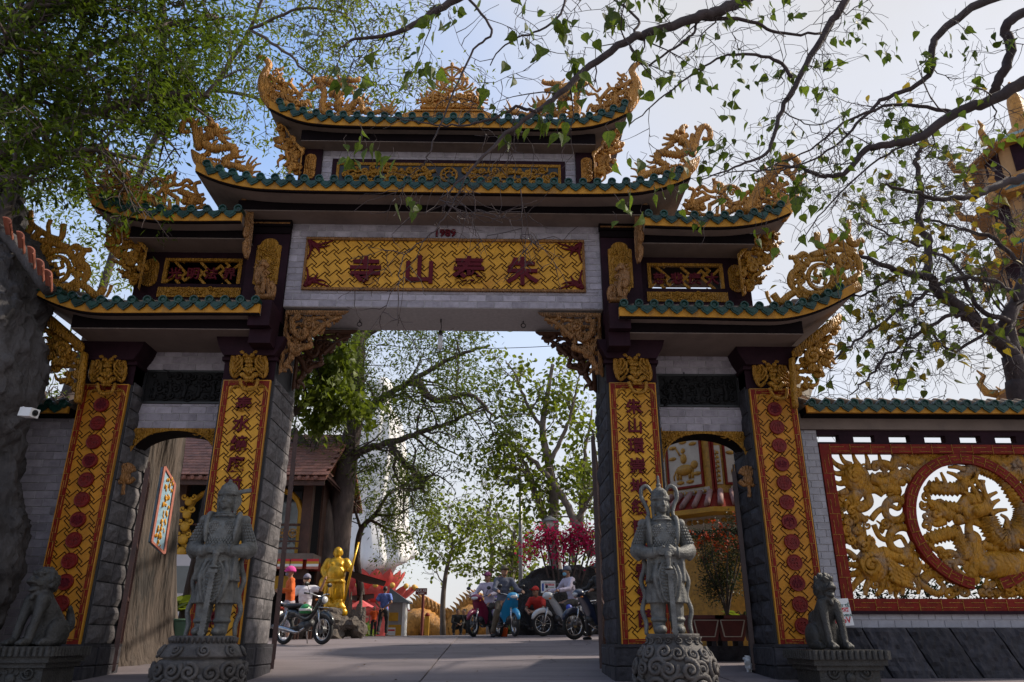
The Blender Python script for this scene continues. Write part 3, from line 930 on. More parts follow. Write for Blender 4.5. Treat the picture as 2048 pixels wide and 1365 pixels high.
for k in range(8): c.st([(.06*math.cos(k*.785),.06*math.sin(k*.785)),(.12*math.cos(k*.785),.12*math.sin(k*.785))], .01, .01, k=1)
c.st([(-1.5,-.1),(-1.0,.06),(-.6,-.05),(-.2,.08)], .03, .03); c.st([(1.5,-.1),(1.0,.06),(.6,-.05),(.2,.08)], .03, .03)
obj('relief_carving', c.mb, M['gold'], tw, True)

# ------------------------------------------------------------------ upper side storeys
for s in (-1, 1):
    us = sub('upper_side_storey', (s*3.5, 9.95, 4.8))
    def X(a, b): return tuple(sorted((s*a, s*b)))
    def bx(a, b, y0, y1, z0, z1): 
        p, q = X(a, b); return MB().box(p, q, y0, y1, z0, z1)
    fr = MB()
    for a, b, z0, z1 in ((2.8,4.42,4.55,4.985),(2.8,2.93,4.985,5.73),(4.04,4.42,4.985,5.73),(2.93,4.04,5.60,5.73),(2.93,4.04,5.135,5.20)):
        p, q = X(a, b); fr.box(p, q, 9.955, 10.5, z0, z1)
    obj('storey_frame', fr, M['plum'], us)
    fr = MB(); p, q = X(2.93,4.04)
    fr.box(p, q, 9.94, 9.99, 5.555, 5.60); fr.box(p, p+.05, 9.94, 9.99, 5.20, 5.555); fr.box(q-.05, q, 9.94, 9.99, 5.20, 5.555)
    obj('lattice_frame', fr, M['gold'], us)
    lt = fret(p+.05, q-.05, 5.203, 5.553, .085, 10.0, .03, .22)
    lo = obj('lattice', lt, M['gold'], us)
    if s < 0: obj('added_lattice_backing', MB().box(p+.02, q-.02, 10.42, 10.45, 5.0, 5.62), M['dark'], us)  # added dark sheet, keeps bright sky from showing through the left lattice
    for i, ch in enumerate('光明法界' if s < 0 else '慈悲廣大'):
        g = glyph(ch, .19, .03, .025); obj('written_character', g.shift((p+.17+i*.257, 9.96, 5.36)), M['maroon'], us)
    st = obj('gold_strip', bx(2.90,4.07,9.935,9.96,4.985,5.135), M['gold'], us)
    c = Carve(s*3.485, 5.06, 1, 9.93, px=False); c.fill([(-.3,-.045),(.3,-.045),(.3,.045),(-.3,.045)], .075, .013, seed=31, dd=.004)
    for k in (-1, 1): c.st([(k*.25,0),(k*.35,.03),(k*.42,-.01),(k*.5,.02)], .014, .004); c.st([(k*.25,-.02),(k*.38,-.04),(k*.48,-.02)], .012, .004)
    obj('strip_relief', c.mb, M['gold'], st, True)
    cx = s*4.225
    pl = [(cx+.115*math.cos(t), 5.47+.115*math.sin(t)) for t in np.linspace(0, math.pi, 9)]+[(cx+.115*math.cos(t), 5.26+.115*math.sin(t)) for t in np.linspace(math.pi, 2*math.pi, 9)]
    cp = obj('cartouche', MB().prism(pl, 'y', 9.935, 9.956), M['gold'], us)
    c = Carve(cx, 5.365, 1, 9.932, px=False); c.fill([(-.075,-.17),(.075,-.17),(.075,.17),(-.075,.17)], .065, .011, seed=33, dd=.004)
    obj('cartouche_relief', c.mb, M['gold'], cp, True)

# ------------------------------------------------------------------ side bays: brick, dark relief, arched opening
ARX, ARW, ARZ = 3.62, .62, 2.79
def arch_z(x): # underside of the arch over |x-ARX|
    t = (x-ARX)/ARW
    return ARZ+.34*math.sqrt(max(0, 1-t*t))
for s in (-1, 1):
    bay = sub('side_bay', (s*3.6, 10.3, 3.1))
    p, q = sorted((s*2.93, s*4.21))
    obj('bay_core', MB().box(p, q, 10.315, 10.66, 3.165, 4.4), M['mortar'], bay)
    brickwork(bay, p, q, 3.17, 4.29, 10.312, .235, .105, holes=[(min(s*3.02,s*4.19), max(s*3.02,s*4.19), 3.525, 4.01)])
    r0, r1 = sorted((s*3.02, s*4.19))
    obj('relief_slab', MB().box(r0, r1, 10.30, 10.33, 3.525, 4.01), M['bronze'], bay)
    c = Carve((r0+r1)/2, 3.77, 1, 10.293, px=False)
    c.fill([(-.5,-.18),(.5,-.18),(.5,.16),(-.5,.16)], .12, .02, seed=41+s, dd=.006, flamy=.3)
    for k in range(5): 
        xx = -.42+k*.2; c.st([(xx,-.16),(xx+.02,-.05),(xx,.05)], .04, .03); c.ball((xx,.08), .03)
    obj('relief_figures', c.mb, M['bronze'], bay, True)
    fr = MB(); e = .03
    fr.box(r0-.0, r0+e, 10.285, 10.31, 3.525, 4.01); fr.box(r1-e, r1, 10.285, 10.31, 3.525, 4.01); fr.box(r0+e, r1-e, 10.2855, 10.31, 3.98, 4.01); fr.box(r0+e, r1-e, 10.2855, 10.31, 3.525, 3.55)
    obj('relief_frame', fr, M['black'], bay)
    # arch band
    n = 24; ar = MB(); up = []
    xs = [ARX-ARW+2*ARW*i/n for i in range(n+1)]
    F = [(s*x, 10.27, arch_z(x)) for x in xs]; B = [(s*x, 10.66, arch_z(x)) for x in xs]
    FT = [(s*x, 10.27, 3.165) for x in xs]
    ar.grid([F, FT]); ar.grid([FT, [(x, 10.313, z) for x, y, z in FT]])
    obj('arch_band', ar, M['gold'], bay)
    sf = MB(); sf.grid([F, B]); sf.grid([B, [(x, 10.66, 3.165) for x, y, z in B]])
    obj('arch_soffit', sf, M['dark'], bay)
    for e in (-1, 1):
        c = Carve(s*(ARX+e*ARW), 3.15, 1, 10.262, px=False)
        k = -e*s
        c.fill([(0.01*k,-.01),(.42*k,-.01),(.25*k,-.08),(.12*k,-.18),(.03*k,-.34),(0.0,-.34)], .085, .016, seed=51, dd=.006)
        c.st([(.45*k,-.03),(.3*k,-.06),(.16*k,-.15),(.06*k,-.28),(.02*k,-.42)], .012, .016)
        obj('arch_scroll', c.mb, M['gold'], bay, True)
    # hanging tassel flower at the outer springing
    c = Carve(s*4.12, 2.50, 1, 10.12, px=False)
    for k in range(7):
        a = math.radians(20+k*23); c.st([(0,-.02),(.07*math.cos(a),.06*math.sin(a)+.02),(.125*math.cos(a),.13*math.sin(a)+.02)], .016, .028)
    c.st([(-.12,-.05),(-.07,-.1),(0,-.09),(.07,-.1),(.12,-.05)], .035, .035); c.ball((0,-.04), .075); c.st([(0,-.1),(0,-.2),(-.01*s,-.27)], .022, .03)
    obj('tassel_boss', c.mb, M['wood'], bay, True)

# ------------------------------------------------------------------ carved brackets under the beam
def beam_bracket(Y, m):
    c = Carve(540, 600, .1319, 9.86)
    c.plate([(190,130),(1160,140),(1140,170),(1080,205),(230,205),(220,520),(150,1060),(90,1115),(85,1060),(180,300)], -.03, .05)
    c.fill([(225,215),(1040,215),(1000,290),(900,300),(900,390),(760,470),(640,560),(590,640),(580,700),(440,770),(330,790),(280,880),(220,1070),(160,1060),(200,600)], 125, 30, seed=5, dd=.03)
    c.st([(300,240),(290,340),(330,480),(440,560),(520,480),(480,400)], 40, 26, saw=1, dy=-.03); c.st([(200,560),(260,660),(320,780),(430,720),(560,690),(590,650)], 36, 26, dy=-.02)
    c.st([(170,1070),(200,960),(270,860),(290,790)], 30, 40); c.st([(1050,240),(900,280),(800,340),(700,430),(600,520)], 20, 34, dy=-.03); c.ball((850,360), 45, .9, -.02); c.ball((570,645), 40); c.curl((540,350), 70, 1.4, 1, 1, 20, -.04)
    return c.mb.shift((0, Y-9.86, 0)), m
bb, _ = beam_bracket(9.86, 'gold')
# carry the traced bracket to the corner between pillar and beam
xs = [v[0] for v in bb.v]; zs_ = [v[2] for v in bb.v]
bb = bb.shift((-2.228-min(xs), 0, 4.785-max(zs_)))
for dy, m in ((0, 'wood'), (.72, 'wood_dark')):
    obj('beam_bracket', bb.shift((0, dy, 0)), M[m], G, True)
    obj('beam_bracket', bb.mirror().shift((0, dy, 0)), M[m], G, True)

# ------------------------------------------------------------------ carved side brackets below the eave corners
def both(name, mb, m, smooth=True, shift=0):
    obj(name, mb, M[m], G, smooth); obj(name, mb.mirror(), M[m], G, smooth)
c = Carve(1500, 440, .2784, 9.75)
c.plate([(312,930),(520,760),(640,668),(664,690),(655,745),(520,850),(330,975)], -.10, .10)
c.fill([(322,950),(560,800),(660,690),(650,770),(585,870),(625,950),(560,1050),(490,1120),(455,1190),(395,1235),(350,1330),(318,1330)], 62, 15, seed=61, dd=.05)
c.st([(300,1000),(310,1180),(325,1350)], 16, 16, flat=2); c.curl((450,980), 60, 1.5, 0, 1, 18, -.05); c.flames([(560,960),(570,1010),(540,1050),(480,1120),(400,1210)], 60, 16, -.2, .2)
both('side_bracket', c.mb, 'gold')
c = Carve(60, 400, .2931, 9.75)
c.plate([(640,150),(805,330),(800,350),(748,620),(735,600),(785,350),(630,170)], -.10, .10)
c.fill([(590,130),(520,180),(530,260),(540,340),(580,400),(630,470),(660,540),(740,612),(785,350),(680,220)], 58, 15, seed=63, dd=.05)
c.flames([(540,240),(560,330),(600,420),(640,490)], 55, 15, 3.0, -.1); c.st([(590,130),(560,180),(520,180)], 14, 8); c.ball((600,360), 40); c.curl((690,420), 40, 1.4, 0, 1, 13, -.04)
both('side_bracket', c.mb, 'gold')
c = Carve(360, 220, .127, 9.75)
P = [(1560,160),(1530,300),(1540,470),(1500,560),(1560,640),(1620,850),(1700,960),(1860,1090),(1930,650),(1780,470),(1650,260)]
c.plate([(1650,250),(1790,470),(1960,640),(1930,700),(1880,1095),(1860,1080),(1910,660),(1760,490),(1630,270)], -.08, .08)
c.fill(P, 120, 30, seed=65, dd=.05); c.ball((1570,500), 60); c.ball((1750,520), 40); c.st([(1560,170),(1590,300),(1620,420)], 14, 36); c.st([(1530,200),(1560,330),(1610,430)], 12, 30); c.st([(1490,555),(1580,590),(1700,620)], 24, 40)
c.flames([(1760,800),(1800,820),(1840,840)], 180, 24, 1.1, .2)
both('side_bracket', c.mb, 'gold_tan')
# narrow scroll brackets hanging beside the pilasters
c = Carve(480, 380, .1759, 9.52)
c.plate([(50,40),(110,35),(150,110),(175,260),(170,450),(140,700),(110,800),(80,760),(75,560),(60,300)], -.05, .05)
c.st([(75,60),(70,130),(75,200)], 30, 30, dy=-.05); c.st([(80,220),(70,280),(90,340),(80,420)], 26, 28, dy=-.05); c.st([(95,420),(85,500),(95,540)], 30, 26, dy=-.05); c.st([(85,600),(75,690),(95,780)], 30, 18, dy=-.05); c.ball((85,600), 32, .9, -.05)
mb = c.mb; mx = [v[0] for v in mb.v]; mb = mb.shift((-2.80-(min(mx)+max(mx))/2, 0, 0))
both('hanging_scroll', mb, 'wood')
# small seated lion on the foot of each pilaster
c = Carve(480, 380, .1759, 9.45)
c.st([(230,900),(210,1000),(240,1080)], 48, 40, flat=1); c.st([(280,830),(250,900),(240,1000)], 40, 48, flat=1); c.ball((270,830), 46, 1); c.st([(240,840),(300,850),(320,880)], 24, 16, dy=-.06)
c.st([(260,960),(270,1060),(250,1180)], 22, 22, dy=-.06); c.st([(310,1010),(320,1100),(330,1190)], 22, 24); c.st([(200,1100),(220,1180),(190,1220)], 34, 26); c.st([(350,1050),(380,1120),(360,1220)], 24, 30)
c.st([(180,1220),(280,1215),(380,1220)], 26, 26, flat=1.6); c.curl((290,960), 40, 1.3, 0, 1, 12, -.06); c.flames([(230,820),(210,860),(200,900)], 50, 14, 2.8)
both('seated_lion_figure', c.mb, 'wood')

# ------------------------------------------------------------------ ridge and corner carvings on the roofs
c = Carve(500, 100, .15625, 9.62)                          # top roof: corner finial
c.st([(75,100),(150,92),(210,130),(245,195),(205,270),(165,340),(150,430),(160,520),(200,620),(270,730)], 18, 46, bulge=14)
c.st([(230,260),(200,350),(210,450),(260,570),(350,690)], 26, 66); c.st([(215,420),(250,560),(340,680),(430,735)], 34, 52)
c.st([(300,700),(420,690),(560,745),(700,805),(860,830)], 50, 22, flat=1.2)
for p, r in (([(330,245),(385,262),(430,222)], 22), ([(345,390),(372,330),(420,298)], 24), ([(300,360),(380,410),(450,430),(505,425),(545,365)], 26), ([(505,430),(560,490),(620,560),(675,592)], 26), ([(640,575),(690,512),(745,522)], 22), ([(430,520),(470,600),(560,660),(635,610),(590,540)], 26), ([(635,690),(700,680),(745,652),(785,745)], 26), ([(815,835),(825,775),(862,758)], 20), ([(250,320),(300,380),(330,470),(400,520)], 24), ([(400,560),(440,640),(520,700)], 26)):
    c.st(p, r, r*.6, dy=-.03)
for p in ((320,300),(290,510),(530,540),(590,690),(700,700),(410,390)): c.curl(p, 46, 1.3, p[0], 1, 15, -.05)
c.fill([(230,330),(420,400),(640,600),(780,760),(560,770),(330,660),(210,480)], 66, 16, seed=95, dd=.04)
c.flames([(230,580),(290,620),(350,650),(400,680)], 120, 14, 1.2, .1, dy=-.08)
both('corner_finial', c.mb, 'gold_tan')
c = Carve(500, 100, .15625, 9.72)                          # top roof: dragon
c.st([(650,440),(690,478),(740,440),(790,390),(820,325)], 16, 14); c.st([(750,505),(800,520),(840,482),(900,478)], 20, 22); c.ball((650,440), 26)
c.st([(830,370),(900,420),(940,500),(950,600),(925,700),(940,780),(1000,825)], 30, 46, saw=1); c.st([(870,380),(960,400),(1060,430),(1160,440)], 36, 46)
c.st([(1060,430),(1180,450),(1290,470),(1375,482)], 52, 20); c.st([(1150,400),(1270,395),(1370,390),(1405,370)], 42, 26); c.ball((1395,360), 28); c.ball((1265,375), 26, 1, -.03); c.ball((1160,445), 40, .9, -.03)
for p in ([(870,365),(960,350),(1060,400)], [(985,325),(1060,378),(1140,410)], [(1030,350),(1090,395),(1150,430)], [(1120,325),(1150,372),(1220,385)], [(940,430),(1030,470),(1120,490)], [(1270,345),(1300,380),(1330,385)]): c.st(p, 10, 22)
c.st([(1060,480),(1140,540),(1210,555),(1260,515)], 34, 22); c.st([(1340,488),(1345,545)], 10, 4); c.st([(1245,520),(1240,590)], 10, 5); c.st([(1300,520),(1320,570),(1350,600)], 12, 8)
c.st([(1010,560),(1100,565),(1150,640),(1120,730),(1180,785),(1290,730),(1380,640),(1430,690),(1450,780),(1560,825)], 52, 34, saw=1, k=8)
for p in ([(1375,610),(1390,530)], [(1435,620),(1472,555)], [(1490,640),(1530,575)], [(1480,660),(1530,695),(1580,645)], [(1230,700),(1260,640),(1290,620)]): c.st(p, 18, 5)
c.st([(1200,770),(1290,800),(1370,785)], 30, 20); c.ball((1330,720), 24); c.curl((1265,770), 34, 1.2); c.curl((960,740), 40, 1.2)
c.st([(1560,820),(1640,795),(1760,780),(1800,810)], 36, 34, saw=1)
for p in ([(1720,770),(1690,710),(1650,655)], [(1750,770),(1745,710),(1700,690)], [(1780,780),(1805,700),(1855,618)], [(1800,800),(1835,745),(1885,695)], [(1805,830),(1860,785),(1892,745)]): c.st(p, 22, 5)
c.fill([(900,690),(1560,740),(1580,835),(900,835)], 62, 16, seed=91, dd=.05)
both('roof_dragon', c.mb, 'gold_tan')
c = Carve(800, 120, .127, 9.85)                            # top roof: wheel of the law
c.ring((820,300), 185, 26); c.ring((820,300), 150, 10); c.ball((820,300), 62, .6)
for k in range(8):
    a = k*math.pi/4; c.st([(820+50*math.cos(a),300+50*math.sin(a)),(820+120*math.cos(a),300+120*math.sin(a)),(820+180*math.cos(a),300+180*math.sin(a))], 14, 22, k=2)
    if k != 2: c.ball((820+235*math.cos(a),300+235*math.sin(a)), 34, .8); c.st([(820+185*math.cos(a),300+185*math.sin(a)),(820+230*math.cos(a),300+230*math.sin(a))], 24, 24, k=1)
for sg in (0, 1):
    T = (lambda p: [(2*820-x, y) for x, y in p]) if sg else (lambda p: p)
    for p, r in (([(330,650),(400,640),(500,690),(620,722),(820,700)], 50), ([(250,630),(340,640)], 18), ([(258,690),(340,670)], 18), ([(320,530),(350,600),(400,640)], 18), ([(430,495),(410,590),(450,650)], 22), ([(440,430),(500,480),(560,490)], 16), ([(490,370),(560,440),(630,480)], 18), ([(590,330),(590,400),(700,450),(780,480)], 24), ([(560,540),(600,620),(700,650)], 34), ([(480,560),(540,500),(640,520)], 26), ([(500,640),(560,590),(640,600),(720,560)], 30), ([(320,760),(450,720),(560,760),(700,740),(820,755)], 26)):
        c.st(T(p), r, r*.6)
    for p in ((560,600),(700,560),(640,700),(470,620)): c.curl(T([p])[0], 60, 1.3, p[0], 1, 18, -.04)
c.fill([(400,560),(820,480),(1240,560),(1290,750),(340,750)], 85, 20, seed=92, dd=.05)
c.st([(320,762),(820,765),(1300,762)], 22, 22, flat=2)
obj('wheel_finial', c.mb, M['gold_tan'], G, True)
c = Carve(800, 120, .127, 9.85)
c.plate([(-20,870),(240,785),(1290,785),(1580,905),(1580,1000),(-20,1000)], -.10, .12); c.plate([(230,778),(1300,778),(1310,800),(220,800)], -.13, .14)
obj('wheel_plinth', c.mb, M['gold_tan'], G)

c = Carve(1240, 220, .1953, 9.42)                          # central roof: dragon and corner horn
c.st([(500,720),(600,650),(700,600),(760,545),(812,478)], 34, 10, bulge=36, flat=.9); c.st([(640,690),(720,640),(790,520)], 34, 12)
c.st([(735,470),(765,390),(785,290),(830,190),(880,168),(922,220),(922,280)], 34, 26); c.ball((925,295), 30, 1); c.ball((880,300), 24, 1); c.st([(842,290),(870,300),(920,300)], 22, 22); c.st([(770,165),(785,205),(820,210)], 12, 16); c.ball((740,260), 28); c.st([(725,420),(735,330),(745,260)], 30, 24)
c.st([(200,700),(330,640),(430,625),(470,570),(385,520),(400,445),(500,452),(600,462),(690,410),(670,345),(600,325)], 34, 42, saw=1, k=7)
c.st([(540,270),(600,300),(690,255)], 54, 26); c.st([(620,240),(655,170),(695,180)], 36, 16); c.st([(640,300),(700,312)], 22, 10); c.ball((580,225), 30, 1, -.04); c.ball((660,165), 22)
for p in ([(440,285),(500,300),(560,290)], [(430,360),(500,345),(560,320)], [(410,430),(480,390),(540,350)], [(470,250),(540,270),(600,260)], [(560,380),(600,420),(660,480)]): c.st(p, 12, 26)
for p in ([(108,598),(170,620),(210,685)], [(150,540),(205,600),(225,665)], [(205,525),(240,590),(245,655)], [(105,680),(170,688),(210,720)], [(130,740),(190,735),(230,720)], [(265,520),(310,540),(360,535)], [(265,575),(310,590),(370,580)], [(270,625),(310,640),(350,630)], [(300,470),(350,480),(400,470)]): c.st(p, 7, 20)
c.fill([(420,640),(700,470),(720,520),(540,660)], 55, 14, seed=71, dd=.04)
both('roof_dragon', c.mb, 'gold_tan')
c = Carve(1240, 220, .1953, 9.46)                          # upper side roof: openwork crest
for p, r in (([(700,800),(760,830),(725,930),(660,925)], 20), ([(790,820),(840,785),(900,830),(958,835),(972,770),(958,705)], 20), ([(980,750),(1040,770),(1055,835),(1090,900),(1140,945)], 24), ([(980,830),(1045,855),(1090,790),(1180,790),(1240,860),(1245,930)], 22), ([(795,865),(845,840),(900,880),(990,902)], 18), ([(730,975),(820,930),(910,895)], 34), ([(915,975),(1050,900)], 20), ([(1050,895),(1055,1070)], 22), ([(920,970),(912,1095)], 18), ([(1000,990),(992,1070)], 16), ([(1265,890),(1320,838),(1400,850)], 20), ([(640,1055),(860,1075),(1120,1085)], 20), ([(650,960),(700,1010),(800,1020),(880,1000)], 20), ([(1080,1060),(1200,990),(1300,900)], 26), ([(1100,950),(1160,960),(1230,940)], 20)): c.st(p, r, r*.85)
for p in ((1150,850),(690,990),(850,1005),(1105,970),(760,880),(1040,880),(1180,1010),(1290,960)): c.curl(p, 36, 1.3, p[0], 1, 12)
c.fill([(640,930),(760,940),(900,1000),(900,1060),(640,1050)], 62, 14, seed=73); c.fill([(1090,960),(1260,930),(1290,1050),(1100,1070)], 62, 14, seed=74)
both('roof_crest', c.mb, 'gold_tan')
c = Carve(1240, 220, .1953, 9.42)                          # upper side roof: corner finial
c.st([(1290,1060),(1370,910),(1450,775),(1560,665),(1640,565),(1695,500),(1765,480),(1822,545),(1790,590)], 56, 26, saw=1, k=8)
c.st([(1640,1110),(1740,980),(1800,830),(1840,720),(1905,640)], 58, 14); c.st([(1540,1090),(1660,990),(1760,900)], 46, 40); c.st([(1700,620),(1760,680),(1820,760)], 34, 24); c.st([(1690,520),(1720,600),(1700,650),(1760,660),(1820,600)], 24, 16)
c.ring((1490,965), 46, 18); c.ring((1700,590), 40, 14); c.st([(1400,1060),(1560,960),(1700,890)], 30, 26); c.st([(1450,900),(1530,920),(1600,960)], 24, 20)
for k in range(8):
    a = k*math.pi/4+.3; c.st([(1620,800),(1620+60*math.cos(a),800+60*math.sin(a)),(1620+110*math.cos(a),800+110*math.sin(a))], 14, 26)
c.ball((1620,800), 34)
for p in ([(1362,708),(1410,725),(1460,720)], [(1478,565),(1500,620),(1530,660)], [(1635,435),(1655,490),(1700,515)], [(1440,850),(1480,800),(1540,790)]): c.st(p, 8, 26)
c.fill([(1330,930),(1500,800),(1720,840),(1790,900),(1680,1090),(1330,1070)], 78, 20, seed=93, dd=.05)
both('corner_finial', c.mb, 'gold_tan')
c = Carve(1500, 440, .2784, 9.36)                          # lower side roof: hooked-cross wheel
c.ring((505,410), 92, 15); c.ring((505,410), 74, 5)
for k in range(4):
    a = k*math.pi/2+.35; u = (math.cos(a), math.sin(a)); v = (-u[1], u[0])
    c.st([(505,410),(505+48*u[0],410+48*u[1])], 11, 11, k=1); c.st([(505+46*u[0],410+46*u[1]),(505+46*u[0]+44*v[0],410+46*u[1]+44*v[1])], 11, 11, k=1)
c.plate([(270,612),(430,585),(570,515),(690,425),(795,362),(806,430),(806,510),(700,560),(520,640),(380,650),(270,640)], -.03, .08)
for p, r in (([(118,515),(130,560),(150,600)], 12), ([(165,535),(220,592),(285,540),(345,522),(410,585)], 24), ([(280,270),(340,268),(385,240),(425,275),(410,325),(360,325)], 17), ([(330,282),(352,345),(300,390),(290,460),(350,525),(420,555)], 22), ([(480,95),(490,190),(560,185),(640,140),(702,90),(710,5)], 20), ([(572,65),(585,110),(575,165)], 16), ([(700,115),(740,178),(800,150)], 26), ([(440,260),(540,225),(640,212),(740,240),(785,310),(790,370)], 24), ([(610,330),(665,395),(630,450)], 18), ([(400,330),(430,290),(520,285),(590,320)], 20), ([(640,150),(690,200),(760,230)], 26), ([(340,480),(420,530),(540,520),(640,450)], 26), ([(560,250),(640,280),(720,260)], 20)): c.st(p, r, r*.75)
c.curl((690,305), 62, 1.5, 1, 1, 18); c.curl((395,290), 30, 1.2, 1, 1, 10); c.curl((330,440), 34, 1.2); c.curl((570,215), 36, 1.3); c.curl((745,355), 30, 1.2); c.ball((800,235), 24); c.ball((800,150), 28)
c.flames([(360,555),(410,560),(460,545),(510,535),(560,510),(600,480),(640,455)], 52, 11, 2.3, -.05, dy=-.04); c.flames([(720,470),(750,450),(780,430)], 70, 13, 1.5, .1, dy=-.06)
for pl in ([(330,330),(400,340),(400,480),(460,520),(360,560),(300,450)], [(430,250),(740,230),(790,350),(640,350),(590,300),(480,290)], [(600,330),(700,400),(640,460),(590,470)]): c.fill(pl, 46, 12, seed=94, dd=.03)
both('cross_wheel_crest', c.mb, 'gold')

# ------------------------------------------------------------------ open gate leaves of brown metal
def gate_leaf(x, y, ang, w, h, x_rods=0):
    lf = sub('gate_leaf', (x, y, gz(y)))
    u = Vector((math.sin(ang), math.cos(ang), 0)); v = Vector((u.y, -u.x, 0)); z0 = gz(y)+.06
    P = lambda a, z: Vector((x, y, 0))+u*a+Vector((0,0,z))
    st = MB()
    for a in (0.03, w-.03): st.bar(P(a, z0), P(a, z0+h), .03, .03, up=v)
    for z in (z0+.03, z0+.9, z0+h*.62, z0+h-.05): st.bar(P(0.03, z), P(w-.03, z), .022, .022)
    obj('leaf_frame', st, M['leafmetal'], lf)
    n = int(w/.13)
    for i in range(n):
        a = .06+(w-.12)*(i+.5)/n
        obj('leaf_bar', MB().bar(P(a, z0), P(a, z0+h+.12), .011, .011, up=v), M['leafmetal'], lf)
    obj('leaf_sheet', MB().obox(P(w/2, z0+.45), u*(w/2-.05), v*.004, Vector((0,0,.42))), M['leafmetal'], lf)
gate_leaf(-2.17, 10.95, math.radians(-14.5), 2.1, 3.15)
gate_leaf(2.17, 10.95, math.radians(9.0), 2.1, 3.15)
gate_leaf(-4.12, 10.72, math.radians(-22.5), 1.2, 2.6)
gate_leaf(4.13, 10.72, math.radians(17.0), 1.2, 2.6)
# ================================================================== organic solids: several pieces fused into one skin
def fuse(mb, voxel, smooth_it=2, name='solid'):
    me = mb.mesh(name)
    o = bpy.data.objects.new(name, me); COL.objects.link(o)
    rm = o.modifiers.new('r', 'REMESH'); rm.mode = 'VOXEL'; rm.voxel_size = voxel; rm.adaptivity = 0
    if smooth_it:
        sm = o.modifiers.new('s', 'SMOOTH'); sm.factor = .5; sm.iterations = smooth_it
    dg = bpy.context.evaluated_depsgraph_get()
    ev = o.evaluated_get(dg); m2 = ev.to_mesh()
    out = MB()
    n = len(m2.vertices); co = np.empty(n*3); m2.vertices.foreach_get('co', co); co = co.reshape(-1, 3)
    out.v = [tuple(p) for p in co.tolist()]
    out.f = [tuple(p.vertices) for p in m2.polygons]
    ev.to_mesh_clear()
    bpy.data.objects.remove(o); bpy.data.meshes.remove(me)
    return out
def rough(mb, amp, freq, seed=0, oct=3):
    out = []
    for x, y, z in mb.v:
        p = Vector((x*freq+seed, y*freq, z*freq))
        d = mnoise.fractal(p, 1.0, 2.0, oct, noise_basis='PERLIN_ORIGINAL') if hasattr(mnoise, 'fractal') else 0
        q = mnoise.noise_vector(p*1.3)
        out.append((x+q.x*amp+d*amp*.3, y+q.y*amp, z+q.z*amp*.6))
    mb.v = out; return mb
def blobs(lst):
    mb = MB()
    for b in lst:
        c, r = b[0], b[1]; mb.ball(c, 1, 14, 10, r if hasattr(r, '__len__') else (r,r,r))
    return mb

# ================================================================== right: wall with the openwork dragon screen
SW = thing('screen_wall', 'grey brick garden wall with gold openwork dragon screen on dark rock footing', 'wall', (7.2, 10.3, 0))
X0, X1 = 4.93, 9.52
wall = MB()
# brick margins left, below and above the opening
core = MB()
core.box(X0, 5.215, 10.312, 10.62, .60, 3.42); core.box(9.22, X1, 10.312, 10.62, .60, 3.42); core.box(5.215, 9.22, 10.312, 10.62, .60, .80); core.box(5.215, 9.22, 10.312, 10.62, 3.20, 3.42)
obj('wall_core', core, M['mortar'], SW)
M['brick_pale'] = mat('pale_brick', (.36,.345,.37), .8, .12, 9, .2, 90, piece=.09, stain=(.22,.2,.21), stain_amt=.45, stain_scale=5)
for (a, b, c_, d) in ((X0, 5.215, .61, 3.20), (9.22, X1, .61, 3.20), (5.215, 9.22, .61, .80)):
    brickwork(SW, a, b, c_, d, 10.308, .215, .094, m='brick_pale')
obj('plaster_band', MB().box(X0-.02, X1, 10.25, 10.31, 3.20, 3.42), M['soffit'], SW)
# red key-fret border and dark slotted top band
bd = MB()
bd.box(5.222, 5.375, 10.285, 10.40, .80, 3.0); bd.box(9.06, 9.212, 10.285, 10.40, .80, 3.0)
bd.box(5.375, 9.06, 10.2865, 10.40, .815, .965); bd.box(5.375, 9.06, 10.2865, 10.40, 2.875, 3.0)
obj('screen_border', bd, M['red'], SW)
bk = border_fret(5.222, 9.212, .815, 3.0, .14, 10.2865); obj('border_key_lines', bk, M['gold'], SW)
tb = MB(); tb.box(5.222, 9.212, 10.30, 10.42, 3.13, 3.198); tb.box(5.222, 9.212, 10.30, 10.42, 3.0, 3.03)
x = 5.222
while x < 9.2:
    tb.box(x+.30, min(x+.50, 9.212), 10.301, 10.419, 3.03, 3.13); x += .50
obj('slotted_band', tb, M['plum'], SW)
ld = MB().box(5.20, 9.24, 10.255, 10.40, .775, .813); obj('screen_ledge', ld, M['plum'], SW)
# rough dark rock footing built from slanting slabs
rk = random.Random(9)
for i in range(9):
    xa = 4.95+i*.56; xb = xa+.56
    q = MB(); n = 14; sl = .30
    P = []
    for j in range(n+1):
        row = []
        for k in range(n+1):
            u = xa+.012+(.56-.024)*k/n; t = j/n; z = -.08+.69*t
            uu = u+sl*(1-t)-.15
            e = .0 if j in (0, n) or k in (0, n) else rk.uniform(.0,.028)
            row.append((uu, 10.17-.12*(1-t)-e-.035*mnoise.noise(Vector((uu*4, z*4, i)))-.02*mnoise.noise(Vector((uu*13, z*13, i))), z))
        P.append(row)
    q.grid(P); q.grid([P[-1], [(p[0], 10.33, p[2]) for p in P[-1]]]); q.grid([[r[0] for r in P], [(r[0][0], 10.33, r[0][2]) for r in P]]); q.grid([[r[-1] for r in P], [(r[-1][0], 10.33, r[-1][2]) for r in P]])
    obj('footing_slab', q, M['granite_dark'], SW)
obj('footing_core', MB().box(4.85, X1+.3, 10.22, 10.6, -.1, .60), M['granite_joint'], SW)
